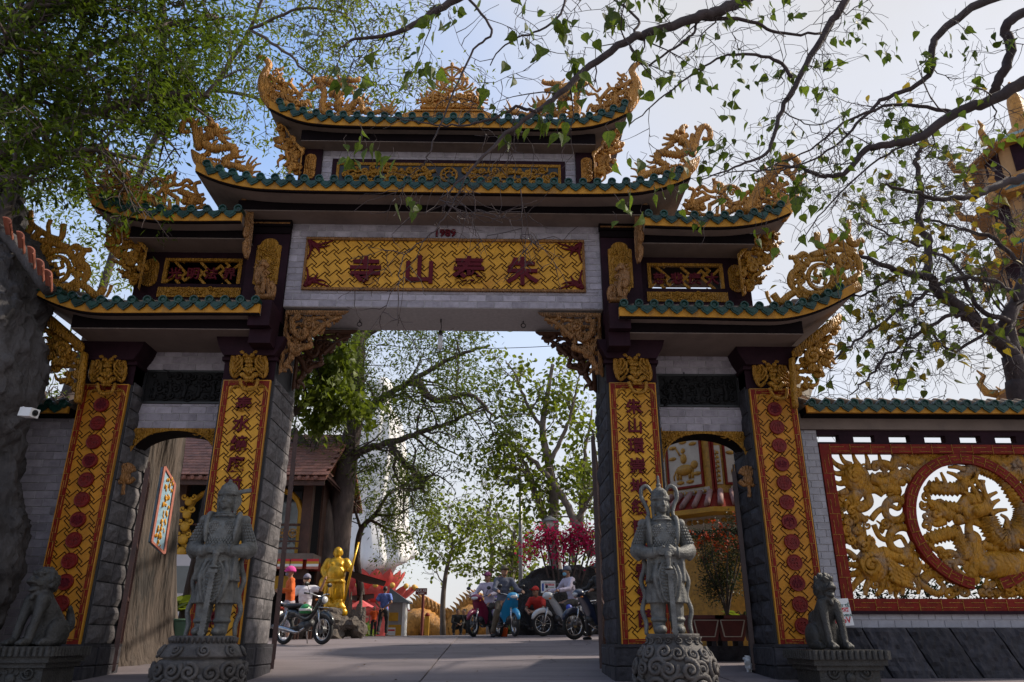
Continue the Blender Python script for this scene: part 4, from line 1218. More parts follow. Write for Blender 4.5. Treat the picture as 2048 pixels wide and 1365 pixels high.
# little tiled coping
p = at(1800, 826, 9.98)
def coping(parent, xa, xb, Yf, Yb, zb, fh=.10, sp=.2):
    obj('coping_fascia', MB().box(xa, xb, Yf, Yf+.05, zb, zb+fh), M['fascia'], parent)
    obj('coping_slab', MB().box(xa+.003, xb-.003, Yf+.051, Yb, zb-.01, zb+fh-.01), M['dark'], parent)
    k = int((xb-xa)/sp); rl = MB()
    zr = zb+fh+.16; ym = (Yf+Yb)/2
    obj('coping_slope', MB().prism([(Yf+.01, zb+fh+.002),(ym, zr),(Yb-.01, zb+fh+.002)], 'x', xa, xb), M['roll'], parent)
    for i in range(k+1):
        x = xa+.06+(xb-xa-.12)*i/k
        inst('cap_tile', CAPT, parent, (x, Yf-.015, zb+fh+.03), (0, rng.uniform(-.05,.05), 0))
        rl.tube([(x, Yf+.08, zb+fh+.05), (x, ym, zr+.03)], .045, 8)
        if i < k: inst('drip_tile', DRIPT, parent, (x+(xb-xa-.12)/k/2, Yf-.01, zb+fh+.005), (0, rng.uniform(-.04,.04), 0), (1,1,.9))
    obj('coping_roll_rows', rl, M['roll'], parent, True)['kind'] = 'stuff'
coping(SW, 5.0, X1+.1, 9.98, 10.75, p.z)

c = Carve(1640, 880, .2491, 10.40, fat=1.18)
CC = (1215, 650)
S_ = c.st
for p, r in (([(60,108),(120,190),(200,235)], 26), ([(150,92),(190,170),(245,205)], 26), ([(260,95),(280,160),(320,225)], 26), ([(360,95),(382,170),(385,240)], 26), ([(468,100),(482,170),(470,220)], 24), ([(570,90),(595,160),(580,220)], 24), ([(70,220),(130,270),(215,265)], 26), ([(80,308),(150,352),(215,335)], 26), ([(92,408),(150,430),(220,412)], 26), ([(100,480),(140,470),(190,500)], 24)): S_(p, 8, r)
c.ball((290,310), 120, .5); c.ball((350,380), 80, .5); c.curl((285,290), 66, 1.6, 0, 1, 20, -.06); c.curl((350,225), 34, 1.2)
for p, r in (([(360,400),(440,400),(505,440)], 34), ([(400,300),(480,340),(560,320),(600,260)], 40), ([(430,200),(520,190),(585,230),(600,170),(650,110),(720,110),(745,165),(720,195)], 28), ([(590,230),(660,290),(740,270),(830,260)], 26), ([(300,420),(260,500),(330,540),(390,500),(380,440)], 44), ([(240,520),(300,600),(370,650)], 36), ([(480,400),(560,380),(620,420),(600,330)], 40), ([(410,640),(470,570),(560,530),(630,552),(662,470),(735,405)], 20), ([(430,680),(480,780),(560,805),(650,780),(720,885),(825,930)], 20)): S_(p, r, r*.7)
c.ring((610,560), 88, 32); c.ring((655,800), 100, 32); c.curl((370,640), 30, 1.3); c.curl((380,690), 34, 1.3, 2)
for p in ((150,600),(170,690),(165,770),(230,640),(120,520),(520,670),(560,400),(600,690),(160,850)): c.curl(p, 44, 1.3, p[1], 1, 15)
for p, r in (([(120,580),(130,660),(190,730)], 20), ([(230,600),(230,700),(250,780)], 30), ([(250,700),(320,750),(330,850)], 40), ([(350,700),(360,780),(420,850),(460,910)], 30), ([(290,780),(330,860),(420,890)], 34), ([(170,880),(230,900),(290,955)], 24), ([(178,968),(240,1000),(310,1010)], 24), ([(190,1095),(255,1085),(320,1060)], 24), ([(225,1250),(285,1155),(345,1090)], 26), ([(365,1250),(370,1190),(405,1120)], 26), ([(455,1250),(495,1185),(500,1110)], 26), ([(570,1245),(552,1170),(530,1090)], 26), ([(660,1250),(662,1180),(640,1110)], 26), ([(790,1240),(790,1170),(760,1110)], 22)): S_(p, r*.5, r)
c.ball((420,1005), 130, .5); c.ball((520,930), 70, .6); c.curl((415,1005), 92, 1.7, 1, 1, 24, -.08); c.ball((640,1110), 80, .5)
for k in range(5): S_([(530+k*8,950+k*38),(640,1030+k*30),(745,1100+k*20)], 22, 14, dy=-.05)
for p, r in (([(540,920),(640,950),(740,950),(780,1010),(760,1090)], 40), ([(770,1110),(860,1195),(950,1238),(992,1180),(940,1130)], 24), ([(820,1130),(880,1080),(960,1080),(1060,1130)], 34), ([(640,960),(700,930),(780,960)], 44)): S_(p, r, r*.7)
for p in ((620,1150),(690,980),(870,1010),(970,1090),(1090,1200),(1170,1220),(1050,1240),(440,1160)): c.curl(p, 48, 1.3, p[0], 1, 16)
for p in ((800,190),(770,290),(820,170),(900,120),(1000,110),(1150,105),(1260,105),(1390,140),(1470,190),(1590,270),(1600,180),(1690,300),(1560,120)): c.curl(p, 55, 1.4, p[0], -1, 20); 
for p in ([(690,330),(740,280),(830,230),(880,170)], [(840,100),(950,140),(1060,110)], [(1090,110),(1200,120),(1330,105)], [(1350,120),(1430,190),(1520,160),(1600,130)], [(1500,120),(1590,150),(1660,240)]): S_(p, 34, 30)
c.fill([(110,470),(230,420),(330,560),(300,680),(440,860),(330,900),(170,830)], 74, 19, seed=85, dd=.05); c.fill([(500,1100),(780,960),(800,1100),(640,1230),(480,1200)], 76, 20, seed=86, dd=.05); c.fill([(480,620),(560,640),(560,720),(480,740)], 60, 17, seed=87); c.fill([(430,150),(640,250),(700,330),(560,400),(430,300)], 72, 19, seed=88, dd=.04)
left_part = c.mb
d = Carve(1640, 880, .2491, 10.40, fat=1.12)
T_ = d.st
T_([(870,385),(1000,392),(1130,385),(1165,280),(1235,212)], 50, 44, saw=1, k=8); T_([(1235,215),(1350,250),(1460,300),(1560,430),(1640,560),(1640,690),(1560,820)], 40, 92, saw=1, k=9); T_([(1560,820),(1440,800),(1370,700),(1340,620)], 92, 70, saw=1, k=8)
T_([(1140,600),(1250,570),(1350,540)], 66, 60); T_([(1085,655),(1180,640),(1290,680),(1330,730)], 34, 22); T_([(1130,560),(1200,470),(1260,520)], 44, 50); d.ball((1265,575), 40, 1, -.1); d.ball((1110,640), 44, 1, -.04)
for p in ([(1190,330),(1250,420),(1275,510)], [(1275,245),(1255,330),(1325,430),(1340,530)], [(1310,340),(1330,440),(1370,520)], [(1420,420),(1350,460),(1330,530)], [(1130,410),(1190,440),(1230,510)], [(970,260),(1000,330),(1010,390)], [(930,300),(950,350)], [(1020,260),(1080,280),(1130,310)], [(1030,220),(1100,220),(1160,240)], [(1440,480),(1390,510),(1350,560)], [(1500,560),(1420,570),(1370,600)], [(1510,650),(1520,740),(1560,800)], [(1450,600),(1500,640),(1490,720)]): T_(p, 10, 24, dy=-.05)
T_([(890,520),(960,555),(1060,620)], 40, 50); T_([(1000,540),(1080,550),(1130,560)], 46, 44, saw=1)
for p in ([(960,590),(890,590),(850,560)], [(960,620),(900,640),(850,640)], [(1000,650),(930,680),(880,650)], [(980,540),(930,510),(880,515)]): T_(p, 30, 12)
T_([(870,800),(980,765),(1080,755),(1140,850),(1185,960)], 46, 56, saw=1, k=7)
for p in ([(1160,950),(1050,920),(980,940)], [(1160,980),(1060,980),(1010,970),(1020,1010)], [(1150,940),(1080,1010),(1160,1090),(1210,1100)], [(1180,980),(1170,1040),(1210,1090)], [(1100,930),(1050,900),(980,900)], [(870,830),(920,880),(960,870)]): T_(p, 26, 12)
for p in ((860,400),(860,460),(845,530),(850,620),(850,690),(870,800),(1460,280)): d.curl(p, 40, 1.3, p[1], 1, 14)
d.ball((1420,1010), 1, 1)
d.mb.ball(d.P((1440,1010)), d.L(220), 16, 10, (1.1,.4,.5)); d.mb.ball(d.P((1250,930)), d.L(110), 14, 9, (.8,.5,1.2)); d.mb.ball(d.P((1230,800)), d.L(70), 12, 8, (.9,.6,1.0)); d.mb.ball(d.P((1590,1010)), d.L(120), 12, 8, (1,.6,1))
T_([(1200,760),(1195,690),(1215,640)], 36, 20); T_([(1240,1020),(1220,1100),(1270,1140)], 50, 34); T_([(1400,1080),(1430,1130),(1420,1170)], 44, 30); T_([(1560,1080),(1590,1130),(1560,1170)], 50, 34); T_([(1300,840),(1400,870),(1520,850)], 34, 40, saw=1); T_([(1660,1000),(1700,1080),(1680,1160)], 44, 30)
d.fill([(1290,1150),(1700,1150),(1720,1250),(1270,1250)], 70, 20, seed=81, dd=.05); d.fill([(1580,300),(1700,420),(1720,640),(1690,900),(1660,940),(1700,640)], 80, 22, seed=82)
d.fill([(850,440),(1010,490),(980,610),(860,570)], 80, 20, seed=96, dd=.04); d.fill([(1030,690),(1190,730),(1190,860),(1090,800)], 80, 20, seed=97, dd=.04); d.fill([(1180,250),(1310,260),(1300,480),(1190,420)], 80, 20, seed=98, dd=.04); d.fill([(890,880),(1000,900),(1120,1080),(1000,1010)], 80, 20, seed=99, dd=.04)
mid_part = d.mb
M['gold_screen'] = mat('gold_screen_paint', (.41,.185,.013), .5, .34, 5, .8, 26, wave=4.5, stain=(.20,.18,.17), stain_amt=.75, stain_scale=3.2, spec=.3)
scr = obj('screen_carving', left_part, M['gold_screen'], SW, True)
rgt = left_part.mirror().shift((2*at(1640+CC[0]*.2491, 1045, 10.40).x, 0, 0))
obj('screen_carving', rgt, M['gold_screen'], SW, True)
obj('dragon_carving', mid_part, M['gold_screen'], SW, True)
cc = at(1640+CC[0]*.2491, 880+CC[1]*.2491, 10.36); Ro = d.L(515); Ri = d.L(438)
ring = MB(); n = 60; a0 = math.radians(-78); a1 = math.radians(258)
def rp(R, a, y): return (cc.x+R*math.cos(a), y, cc.z+R*math.sin(a))
A = [a0+(a1-a0)*i/n for i in range(n+1)]
for (Ra, ya, Rb, yb) in ((Ri, 10.29, Ro, 10.29), (Ro, 10.29, Ro, 10.40), (Ro, 10.40, Ri, 10.40), (Ri, 10.40, Ri, 10.29)):
    ring.grid([[rp(Ra, a, ya) for a in A], [rp(Rb, a, yb) for a in A]])
obj('moon_ring', ring, M['red'], SW)
kl = MB()
for i in range(30):
    a = a0+(a1-a0)*i/30; w = (a1-a0)/30
    kl.tube([rp(Ri+.01, a, 10.286), rp(Ro-.01, a, 10.286)], .006, 4)
    kl.tube([rp(Ri+(Ro-Ri)*.34, a+w*t, 10.286) for t in (.1,.4,.7)], .006, 4); kl.tube([rp(Ri+(Ro-Ri)*.70, a+w*t, 10.286) for t in (.35,.65,.95)], .006, 4)
obj('ring_key_lines', kl, M['gold'], SW)

# ================================================================== left: brick wall stub and the great concrete rock
LW = thing('brick_wall', 'narrow grey brick wall with tiny tiled coping between rock and gate pillar', 'wall', (-5.6, 10.4, 0))
obj('wall_core', MB().box(-7.4, -4.905, 10.312, 10.6, -.1, 3.35), M['mortar'], LW)
brickwork(LW, -6.4, -4.905, .0, 3.33, 10.308, .235, .105, m='brick')
coping(LW, -6.3, -5.02, 10.05, 10.75, at(120, 826, 10.05).z, .09)

RC = thing('rock_column', 'tall grey cement rock formation with terracotta tile ridge at the frame edge', 'rock', (-7.4, 9.4, 0))
M['cement'] = mat('cement_rock', (.070,.064,.066), .9, .5, 1.6, 1.0, 7, stain=(.012,.011,.012), stain_amt=.95, stain_scale=1.0, stretch=(1,1,.40), bdist=.12, stain_lo=.46)
q = blobs([((-7.1,9.6,.4),(1.45,1.3,1.6)),((-6.75,9.35,2.1),(1.12,1.0,1.8)),((-6.55,9.2,3.6),(.98,.9,1.3)),((-6.9,9.3,4.6),(1.1,.95,1.3)),((-7.4,9.4,5.6),(1.0,.9,1.3)),((-6.3,9.35,1.2),(.9,.8,1.6)),((-7.6,9.5,6.6),(.7,.7,1.0))])
q = fuse(q, .045, 0)
q = q.shift((.62, -.12, 0)); rough(q, .20, 1.1, 3); rough(q, .09, 3.2, 7); rough(q, .05, 7, 5); rough(q, .03, 15, 8)
obj('rock_body', q, M['cement'], RC, True)
M['bark_dark'] = mat('dark_root', (.055,.040,.034), .9, .4, 4, .9, 14, stretch=(1,1,.3))
t = MB()
for i in range(6):
    x = -6.45+i*.17
    t.tube([(x+.3*math.sin(i), 8.75+.06*i, 6.6), (x-.1, 8.62+.05*i, 5.5), (x+.15*math.cos(i*2), 8.45, 4.6), (x+.1, 8.5, 3.7+.2*(i % 3))], [.07,.10,.11,.04], 7)
rough(t, .05, 3, 5); obj('hanging_root', t, M['bark_dark'], RC, True)
M['terracotta'] = mat('terracotta', (.36,.12,.075), .8, .25, 8, .3, 40, piece=.15, stain=(.2,.1,.08), stain_amt=.5)
tt = MB()
n = 8
prof = [(.075*math.cos(math.pi*k/n), .05*math.sin(math.pi*k/n)) for k in range(n+1)]
o_ = [(x, -.14, z) for x, z in prof]; i_ = [(x*.9, .14, z*.9) for x, z in prof]
o2 = [(x*.8, -.14, z*.8-.004) for x, z in prof]; i2 = [(x*.72, .14, z*.72-.004) for x, z in prof]
tt.grid([o_, i_]); tt.grid([i2, o2]); tt.grid([o2, o_]); tt.grid([i_, i2])
TM = tt.mesh('ridge_tile'); TM.materials.append(M['terracotta'])
pth = [(-40,418),(-10,440),(20,462),(45,490),(66,520),(84,545),(100,566)]
for i, (a, b) in enumerate(pth):
    pz = at(a, b, 8.55)
    nxt = pth[min(i+1, len(pth)-1)]; prv = pth[max(i-1, 0)]
    dp = at(*nxt, 8.55)-at(*prv, 8.55); an = math.atan2(-dp.z, dp.x)
    for row in range(1):
        inst('ridge_tile', TM, RC, (pz.x-.04*row, 8.50+row*.20, pz.z+.10*row), (-.5, an, 0))
sup = MB(); sup.tube([at(a, b+16, 8.72) for a, b in pth], .085, 8); obj('ridge_bed', sup, M['cement'], RC, True)
# ================================================================== stone guardians before the inner pillars
def lerp(a, b, t): return a+(b-a)*t
def ell_loft(mb, secs, n=40, fold=0, k=9, ph=0):
    """stack of ellipses (z, cx, cy, rx, ry) joined into a solid, with optional cloth folds"""
    P = []
    for (z, cx, cy, rx, ry, *f) in secs:
        fo = f[0] if f else 0
        P.append([(cx+rx*(1+fo*math.cos(k*a+ph))*math.cos(a), cy+ry*(1+fo*math.cos(k*a+ph))*math.sin(a), z) for a in [2*math.pi*i/n for i in range(n)]])
    m = len(P); vs = [p for r in P for p in r]
    fs = [(i*n+j, i*n+(j+1) % n, (i+1)*n+(j+1) % n, (i+1)*n+j) for i in range(m-1) for j in range(n)]
    fs += [tuple(range(n-1, -1, -1)), tuple((m-1)*n+j for j in range(n))]
    return mb.add(vs, fs)
def sp3(pts, k=6):
    pts = [Vector(p) for p in pts]
    P = [pts[0]*2-pts[1]]+pts+[pts[-1]*2-pts[-2]]; out = []
    for i in range(1, len(P)-2):
        a, b, c, d = P[i-1:i+3]
        for j in range(k):
            t = j/k; out.append(.5*((2*b)+(c-a)*t+(2*a-5*b+4*c-d)*t*t+(3*b-a-3*c+d)*t**3))
    return out+[pts[-1]]
def limb(mb, pts, rads, n=12, k=5):
    p = sp3(pts, k); m = len(p)
    R = [float(np.interp(i/(m-1)*(len(rads)-1), range(len(rads)), rads)) for i in range(m)]
    mb.tube(p, R, n); mb.ball(p[0], R[0], n, 8); mb.ball(p[-1], R[-1], n, 8)

def guardian(label, loc, rz, hat, head_turn, group, H=1.68):
    root = thing('guardian_statue', label, 'statue', loc, group, rz)
    S_ = MB()
    for s in (-1, 1):
        S_.ball((s*.125,-.10,.055), 1, 14, 9, (.085,.165,.062)); S_.ball((s*.125,.02,.08), 1, 12, 8, (.085,.09,.09))
        limb(S_, [(s*.125,0,.06),(s*.125,.01,.25),(s*.115,.02,.48)], [.085,.105,.12]); S_.torus((s*.125,.0,.17), .095, .022, 'z', 18, 6)
        # sleeve, elbow puff, forearm and fist
        limb(S_, [(s*.225,.0,1.29),(s*.295,.02,1.18),(s*.35,.03,1.04)], [.078,.086,.10]); S_.ball((s*.36,.03,1.01), 1, 14, 9, (.095,.11,.095))
        limb(S_, [(s*.39,.0,1.05),(s*.415,.02,.97),(s*.36,-.02,.90)], [.05,.06,.05])
        limb(S_, [(s*.35,-.02,.97),(s*.24,-.13,.935),(s*.12,-.205,.945)], [.10,.075,.056])
        S_.torus((s*.17,-.185,.94), .06, .016, 'x', 16, 6)
    # hands folded over the pommel
    S_.ball((.075,-.235,.955), 1, 12, 8, (.072,.045,.05)); S_.ball((-.075,-.24,.955), 1, 12, 8, (.075,.042,.042))
    for k in range(4):
        limb(S_, [(.09,-.262,.985-.024*k),(.03,-.285,.98-.024*k),(-.012,-.272,.97-.022*k)], [.0145,.0155,.012], 8, 3)
        limb(S_, [(-.10,-.262,.975-.02*k),(-.03,-.272,.955-.016*k),(.01,-.255,.94-.012*k)], [.0135,.0145,.011], 8, 3)
    limb(S_, [(.10,-.25,.99),(.05,-.27,1.015),(.02,-.265,1.01)], [.016,.015,.012], 8, 3); limb(S_, [(-.09,-.25,.985),(-.05,-.27,1.0),(-.02,-.262,1.0)], [.016,.015,.012], 8, 3)
    # skirts
    ell_loft(S_, [(.36,0,.02,.285,.215,.06),(.45,0,.02,.275,.21,.05),(.60,0,.01,.255,.195,.04),(.74,0,0,.235,.18,.02),(.87,0,0,.215,.165,0)], 48, k=11)
    ell_loft(S_, [(.60,0,.0,.285,.215,.05),(.70,0,0,.265,.205,.03),(.87,0,0,.225,.175,0)], 48, k=7, ph=.6)
    S_.torus((0,0,.875), .20, .032, 'z', 32, 8); S_.torus((0,0,.83), .215, .018, 'z', 32, 8)
    # trunk and shoulders
    ell_loft(S_, [(.86,0,0,.205,.155),(.98,0,-.01,.215,.165),(1.10,0,-.015,.228,.168),(1.22,0,-.01,.245,.155),(1.30,0,0,.235,.13),(1.36,0,.01,.16,.10),(1.40,0,.01,.085,.075)], 40)
    S_.ball((0,-.10,1.0), 1, 16, 10, (.165,.085,.13))
    for s in (-1, 1):
        S_.ball((s*.09,-.115,1.20), 1, 14, 9, (.10,.055,.075)); S_.torus((s*.09,-.145,1.20), .082, .012, 'y', 22, 6)
        limb(S_, [(s*.165,.05,1.385),(s*.20,-.06,1.37),(s*.205,-.135,1.28),(s*.195,-.165,1.15),(s*.185,-.16,1.05)], [.03,.036,.034,.03,.02], 8)
        S_.ball((s*.27,.0,1.30), 1, 12, 8, (.075,.085,.07))
        # ribbons down the sides
        limb(S_, [(s*.30,.05,.98),(s*.27,.06,.80),(s*.33,.06,.62),(s*.29,.05,.45),(s*.34,.04,.28),(s*.30,.02,.14),(s*.31,.0,.02)], [.03,.035,.036,.034,.034,.034,.028], 8)
        # side tassets
        S_.obox((s*.20,-.13,.73), (s*.055,-.03,0), (.02,.03,0), (0,.01,.13))
        limb(S_, [(s*.12,-.17,.83),(s*.17,-.19,.65),(s*.13,-.19,.45),(s*.08,-.2,.36)], [.03,.036,.03,.016], 8)
    # front apron with its rim
    ap = [(.075*math.sin(t)*(1.15 if math.cos(t) > 0 else .95), .60+.235*math.cos(t)) for t in [2*math.pi*i/24 for i in range(24)]]
    S_.prism([(x*1.5, z) for x, z in ap], 'y', -.225, -.15); S_.tube([(x*1.5, -.225, z) for x, z in ap+ap[:1]], .014, 6)
    # collar
    S_.torus((0,-.01,1.375), .105, .022, 'z', 24, 6); S_.torus((0,-.03,1.345), .135, .016, 'z', 24, 6)
    # head
    ht = Matrix.Translation((0,0,0)) 
    Hd = MB()
    Hd.tube([(0,.0,1.36),(0,-.01,1.44)], [.062,.058], 12)
    Hd.ball((0,-.012,1.515), 1, 18, 14, (.083,.098,.112)); Hd.ball((0,-.055,1.462), 1, 14, 9, (.058,.055,.05)); Hd.ball((0,-.095,1.432), 1, 10, 7, (.022,.018,.018))
    limb(Hd, [(0,-.104,1.545),(0,-.118,1.51),(0,-.122,1.495)], [.010,.014,.018], 8, 3); Hd.ball((0,-.112,1.49), 1, 8, 6, (.026,.014,.012))
    limb(Hd, [(-.028,-.098,1.463),(0,-.108,1.461),(.028,-.098,1.463)], [.007,.011,.007], 8, 3); limb(Hd, [(-.022,-.097,1.451),(0,-.105,1.447),(.022,-.097,1.451)], [.006,.010,.006], 8, 3)
    for s in (-1, 1):
        Hd.ball((s*.034,-.088,1.525), 1, 10, 7, (.021,.012,.009)); limb(Hd, [(s*.014,-.106,1.545),(s*.038,-.103,1.553),(s*.062,-.086,1.545)], [.006,.008,.005], 8, 3)
        Hd.ball((s*.050,-.07,1.485), 1, 10, 7, (.030,.03,.028))
        limb(Hd, [(s*.088,-.01,1.56),(s*.095,-.005,1.50),(s*.09,.0,1.43),(s*.10,.0,1.38)], [.022,.026,.024,.014], 8); Hd.ball((s*.094,-.02,1.51), 1, 8, 6, (.014,.024,.04))
    # helmet
    for zz, rr in ((1.563,.104),(1.585,.102)): Hd.torus((0,-.005,zz), rr, .013, 'z', 28, 6)
    ell_loft(Hd, [(1.56,0,.0,.10,.112),(1.60,0,0,.10,.11),(1.645,0,.005,.085,.094),(1.675,0,.01,.055,.06),(1.69,0,.01,.02,.02)], 28)
    Hd.ball((0,-.108,1.612), 1, 12, 8, (.028,.016,.028)); Hd.torus((0,-.108,1.612), .034, .008, 'y', 18, 6)
    if hat == 'wing':
        Hd.obox((.165,.02,1.60), (.075,.005,.012), (0,.018,0), (-.002,0,.02)); Hd.ball((0,.0,1.70), 1, 10, 7, (.022,.022,.02)); limb(Hd, [(-.1,.02,1.6),(-.12,.03,1.56),(-.11,.03,1.5)], [.016,.02,.014], 8)
        limb(Hd, [(.11,.03,1.56),(.12,.03,1.5),(.10,.02,1.43)], [.02,.026,.016], 8)
    else:
        limb(Hd, [(0,.01,1.69),(0,.01,1.72),(0,.01,1.80)], [.028,.018,.016], 8); Hd.torus((0,.01,1.715), .025, .008, 'z', 14, 6)
    Hd.move(Matrix.Translation((0,-.01,1.37)) @ Matrix.Rotation(head_turn, 4, 'Z') @ Matrix.Scale(1.24, 4) @ Matrix.Translation((0,0,-1.37)))
    S_.merge(Hd)
    if hat != 'wing':
        for s in (-1, 1):
            limb(S_, [(s*.07,.05,1.66),(s*.16,.06,1.79),(s*.245,.05,1.76),(s*.26,.03,1.65),(s*.21,.02,1.55),(s*.175,.0,1.44),(s*.20,-.03,1.36)], [.02,.028,.032,.032,.03,.028,.03], 8)
    body = fuse(S_, .0095, 0)
    k = H/1.77
    body.v = [(x*k*.87, y*k, z*k) for x, y, z in body.v]
    o = obj('figure', body, M['stone'], None, True); o.parent = root
    # scale armour, apron feathers and sword, cut over the figure
    sc = MB()
    def scale(x, y, z, r, tx=0):
        sc.ball((x, y, z), r, 8, 5, (1,.45,1.0))
    for row in range(8):
        z = 1.105-row*.026; w = .15-.004*abs(row-3)
        nn = 8
        for i in range(nn+(row % 2)):
            x = -w+2*w*(i+(0 if row % 2 else .5))/nn
            yy = -.10-.088*math.sqrt(max(.02, 1-(x/.185)**2)*max(.05, 1-((z-1.0)/.17)**2))
            scale(x, min(yy, -.158), z, .0185)
    for s in (-1, 1):
        for i in range(5):
            for j in range(5):
                u, v = (i-2)*.028+(j % 2)*.014, (j-2)*.026
                if u*u+v*v < .0056: scale(s*.09+u, -.165+.6*(u*u+v*v), 1.20+v, .015)
        for i in range(5):
            for j in range(6):
                t = j/5; cx = lerp(.28,.36,t); cz = lerp(1.25,1.07,t); a = (i-2)*.42-math.pi/2+s*.25
                scale(s*cx+.086*math.cos(a)*.9, .02+.094*math.sin(a), cz, .0165)
    for row in range(11):
        z = .785-row*.038; w = .10*math.sqrt(max(0.05, 1-((z-.60)/.235)**2))
        for s in (-1, 1): sc.bar((s*.008,-.232,z-.012), (s*w,-.226,z+.016), .007, .006, up=(0,1,0))
    ob = obj('armour_scales', MB(), M['stone'], None); 
    sc.v = [(x*k*.87, y*k, z*k) for x, y, z in sc.v]
    bpy.data.objects.remove(ob); ob = obj('armour_scales', sc, M['stone'], None, True); ob.parent = root; ob['kind'] = 'stuff'
    sw = MB(); a = Vector((.012,-.275,.93)); b = Vector((.03 if hat != 'wing' else -.03,-.30,.03)); t = (b-a).normalized()
    sw.tube([a+t*x for x in (-.01,0,.04,.07,.16,.17,.19,.20)], [.02,.04,.044,.032,.026,.036,.05,.03], 12); sw.obox(a+t*.23, Vector((.05,0,0)), Vector((0,.022,0)), t*.022)
    wv = Vector((1,0,0)); nrm = Vector((0,-1,0)); L = .66; c0 = a+t*.25
    pl = []
    nt = 18
    side1 = []; side2 = []
    for i in range(nt):
        side1 += [(c0+t*(L*i/nt)+wv*.026), (c0+t*(L*(i+.5)/nt)+wv*.036)]
    outl = [c0-wv*.026]+side1+[c0+t*(L*.985)+wv*.045, c0+t*(L*1.06), c0+t*(L*.98)-wv*.04, c0+t*(L*.93)-wv*.026]
    n = len(outl); sw.add([p+nrm*.016 for p in outl]+[p-nrm*.016 for p in outl], [tuple(range(n)), tuple(range(2*n-1, n-1, -1))]+[(i, i+n, (i+1) % n+n, (i+1) % n) for i in range(n)])
    sw.v = [(x*k, y*k, z*k) for x, y, z in sw.v]
    os_ = obj('sword', sw, M['stone'], None); os_.parent = root
    return root

def cloud_wrap(mb, f, items, seed=0):
    """spiral cloud scrolls wrapped on a turned surface; f(z) radius; items (angle, z, R)"""
    for (a0, z0, R, d) in items:
        n = 20; pts = []; rr = []
        for i in range(n+1):
            t = i/n; a = d*t*2*math.pi*1.6+a0*3; q = R*(1-.85*t)
            x, z = q*math.cos(a), z0+q*math.sin(a); r = f(z)+.012+.03*R/.1*t
            th = a0+x/max(f(z0), .05); pts.append((r*math.cos(th), r*math.sin(th), z)); rr.append(R*.30*(1-.4*t))
        mb.tube(pts, rr, 6)
        th = a0; r = f(z0)+.02; mb.ball((r*math.cos(th), r*math.sin(th), z0), R*.25, 8, 6)
def pedestal_drum(label, loc, R, H, kind, group):
    root = thing('statue_pedestal', label, 'pedestal', loc, group)
    mb = MB(); rg = random.Random(int(loc[0]*10))
    if kind == 'drum':
        prof = [(R*.96,0),(R,.05),(R*.99,H*.45),(R*.96,H*.56),(R*.80,H*.58),(R*.98,H*.62),(R*.90,H*.75),(R*.80,H*.84),(R*.74,H*.87),(R*.76,H*.98),(R*.74,H)]
    else:
        prof = [(R*.86,0),(R*.98,.08),(R*1.02,H*.35),(R*.98,H*.52),(R*.86,H*.68),(R*.74,H*.80),(R*.66,H*.86),(R*.66,H*.90),(R*.70,H*.93),(R*.70,H*1.0)]
    Z = [p[1] for p in prof]; RR = [p[0] for p in prof]
    f = lambda z: float(np.interp(z, Z, RR))
    zz = np.linspace(0, H, 40)
    o = obj('pedestal_body', MB().lathe([(f(z), z) for z in zz], n=56), M['stone_warm'], None, True); o.parent = root
    items = []
    top = H*(.50 if kind == 'drum' else .80)
    z = .06; row = 0
    while z < top:
        rad = .098 if kind == 'drum' else lerp(.125, .07, z/top)
        n = int(2*math.pi*f(z)/(rad*1.75))
        for i in range(n): items.append((2*math.pi*(i+(row % 2)*.5)/n+rg.uniform(-.06,.06), z+rg.uniform(-.02,.02), rad*rg.uniform(.8,1.1), rg.choice((-1,1))))
        z += rad*1.45; row += 1
    c = MB(); cloud_wrap(c, f, items)
    if kind == 'drum':
        for i in range(40):
            a = 2*math.pi*i/40; c.tube([(f(H*.90)*math.cos(a)*1.0, f(H*.90)*math.sin(a), H*.87), (f(H*.97)*1.02*math.cos(a), f(H*.97)*1.02*math.sin(a), H*.97)], .018, 6)
        for i in range(9):
            a = 2*math.pi*i/9+.2; r = f(H*.75); c.curl if False else None
            items2 = [(a, H*.74, .06, 1 if i % 2 else -1)]; cloud_wrap(c, f, items2)
    else:
        for i in range(16): cloud_wrap(c, f, [(2*math.pi*i/16, H*.88, .038, 1)])
    o = obj('cloud_scrolls', c, M['stone_warm'], None, True); o.parent = root
    return root
GL = at(420, 1272, 8.85); GR = at(1338, 1268, 8.85)
def ground_at(p): return gz(p.y)+.02
hL = GL.z-ground_at(GL); hR = GR.z-ground_at(GR)
guardian('stone armoured guardian with winged cap holding serrated sword before the character pillar', (GL.x, 8.85, GL.z-.01), math.radians(6), 'wing', math.radians(-8), 'stone guardian statues', 1.66)
guardian('stone armoured guardian with ribbon loops round its spiked helmet and serrated sword', (GR.x, 8.85, GR.z-.01), math.radians(-4), 'loops', math.radians(14), 'stone guardian statues', 1.60)
pedestal_drum('round two-tier stone pedestal under the guardian with winged cap', (GL.x-.06*1, 8.85, ground_at(GL)-.02), .44, hL+.02, 'drum', 'guardian pedestals')
pedestal_drum('bulging stone cloud pedestal under the guardian with ribbon loops', (GR.x+.04, 8.85, ground_at(GR)-.02), .405, hR+.02, 'globe', 'guardian pedestals')

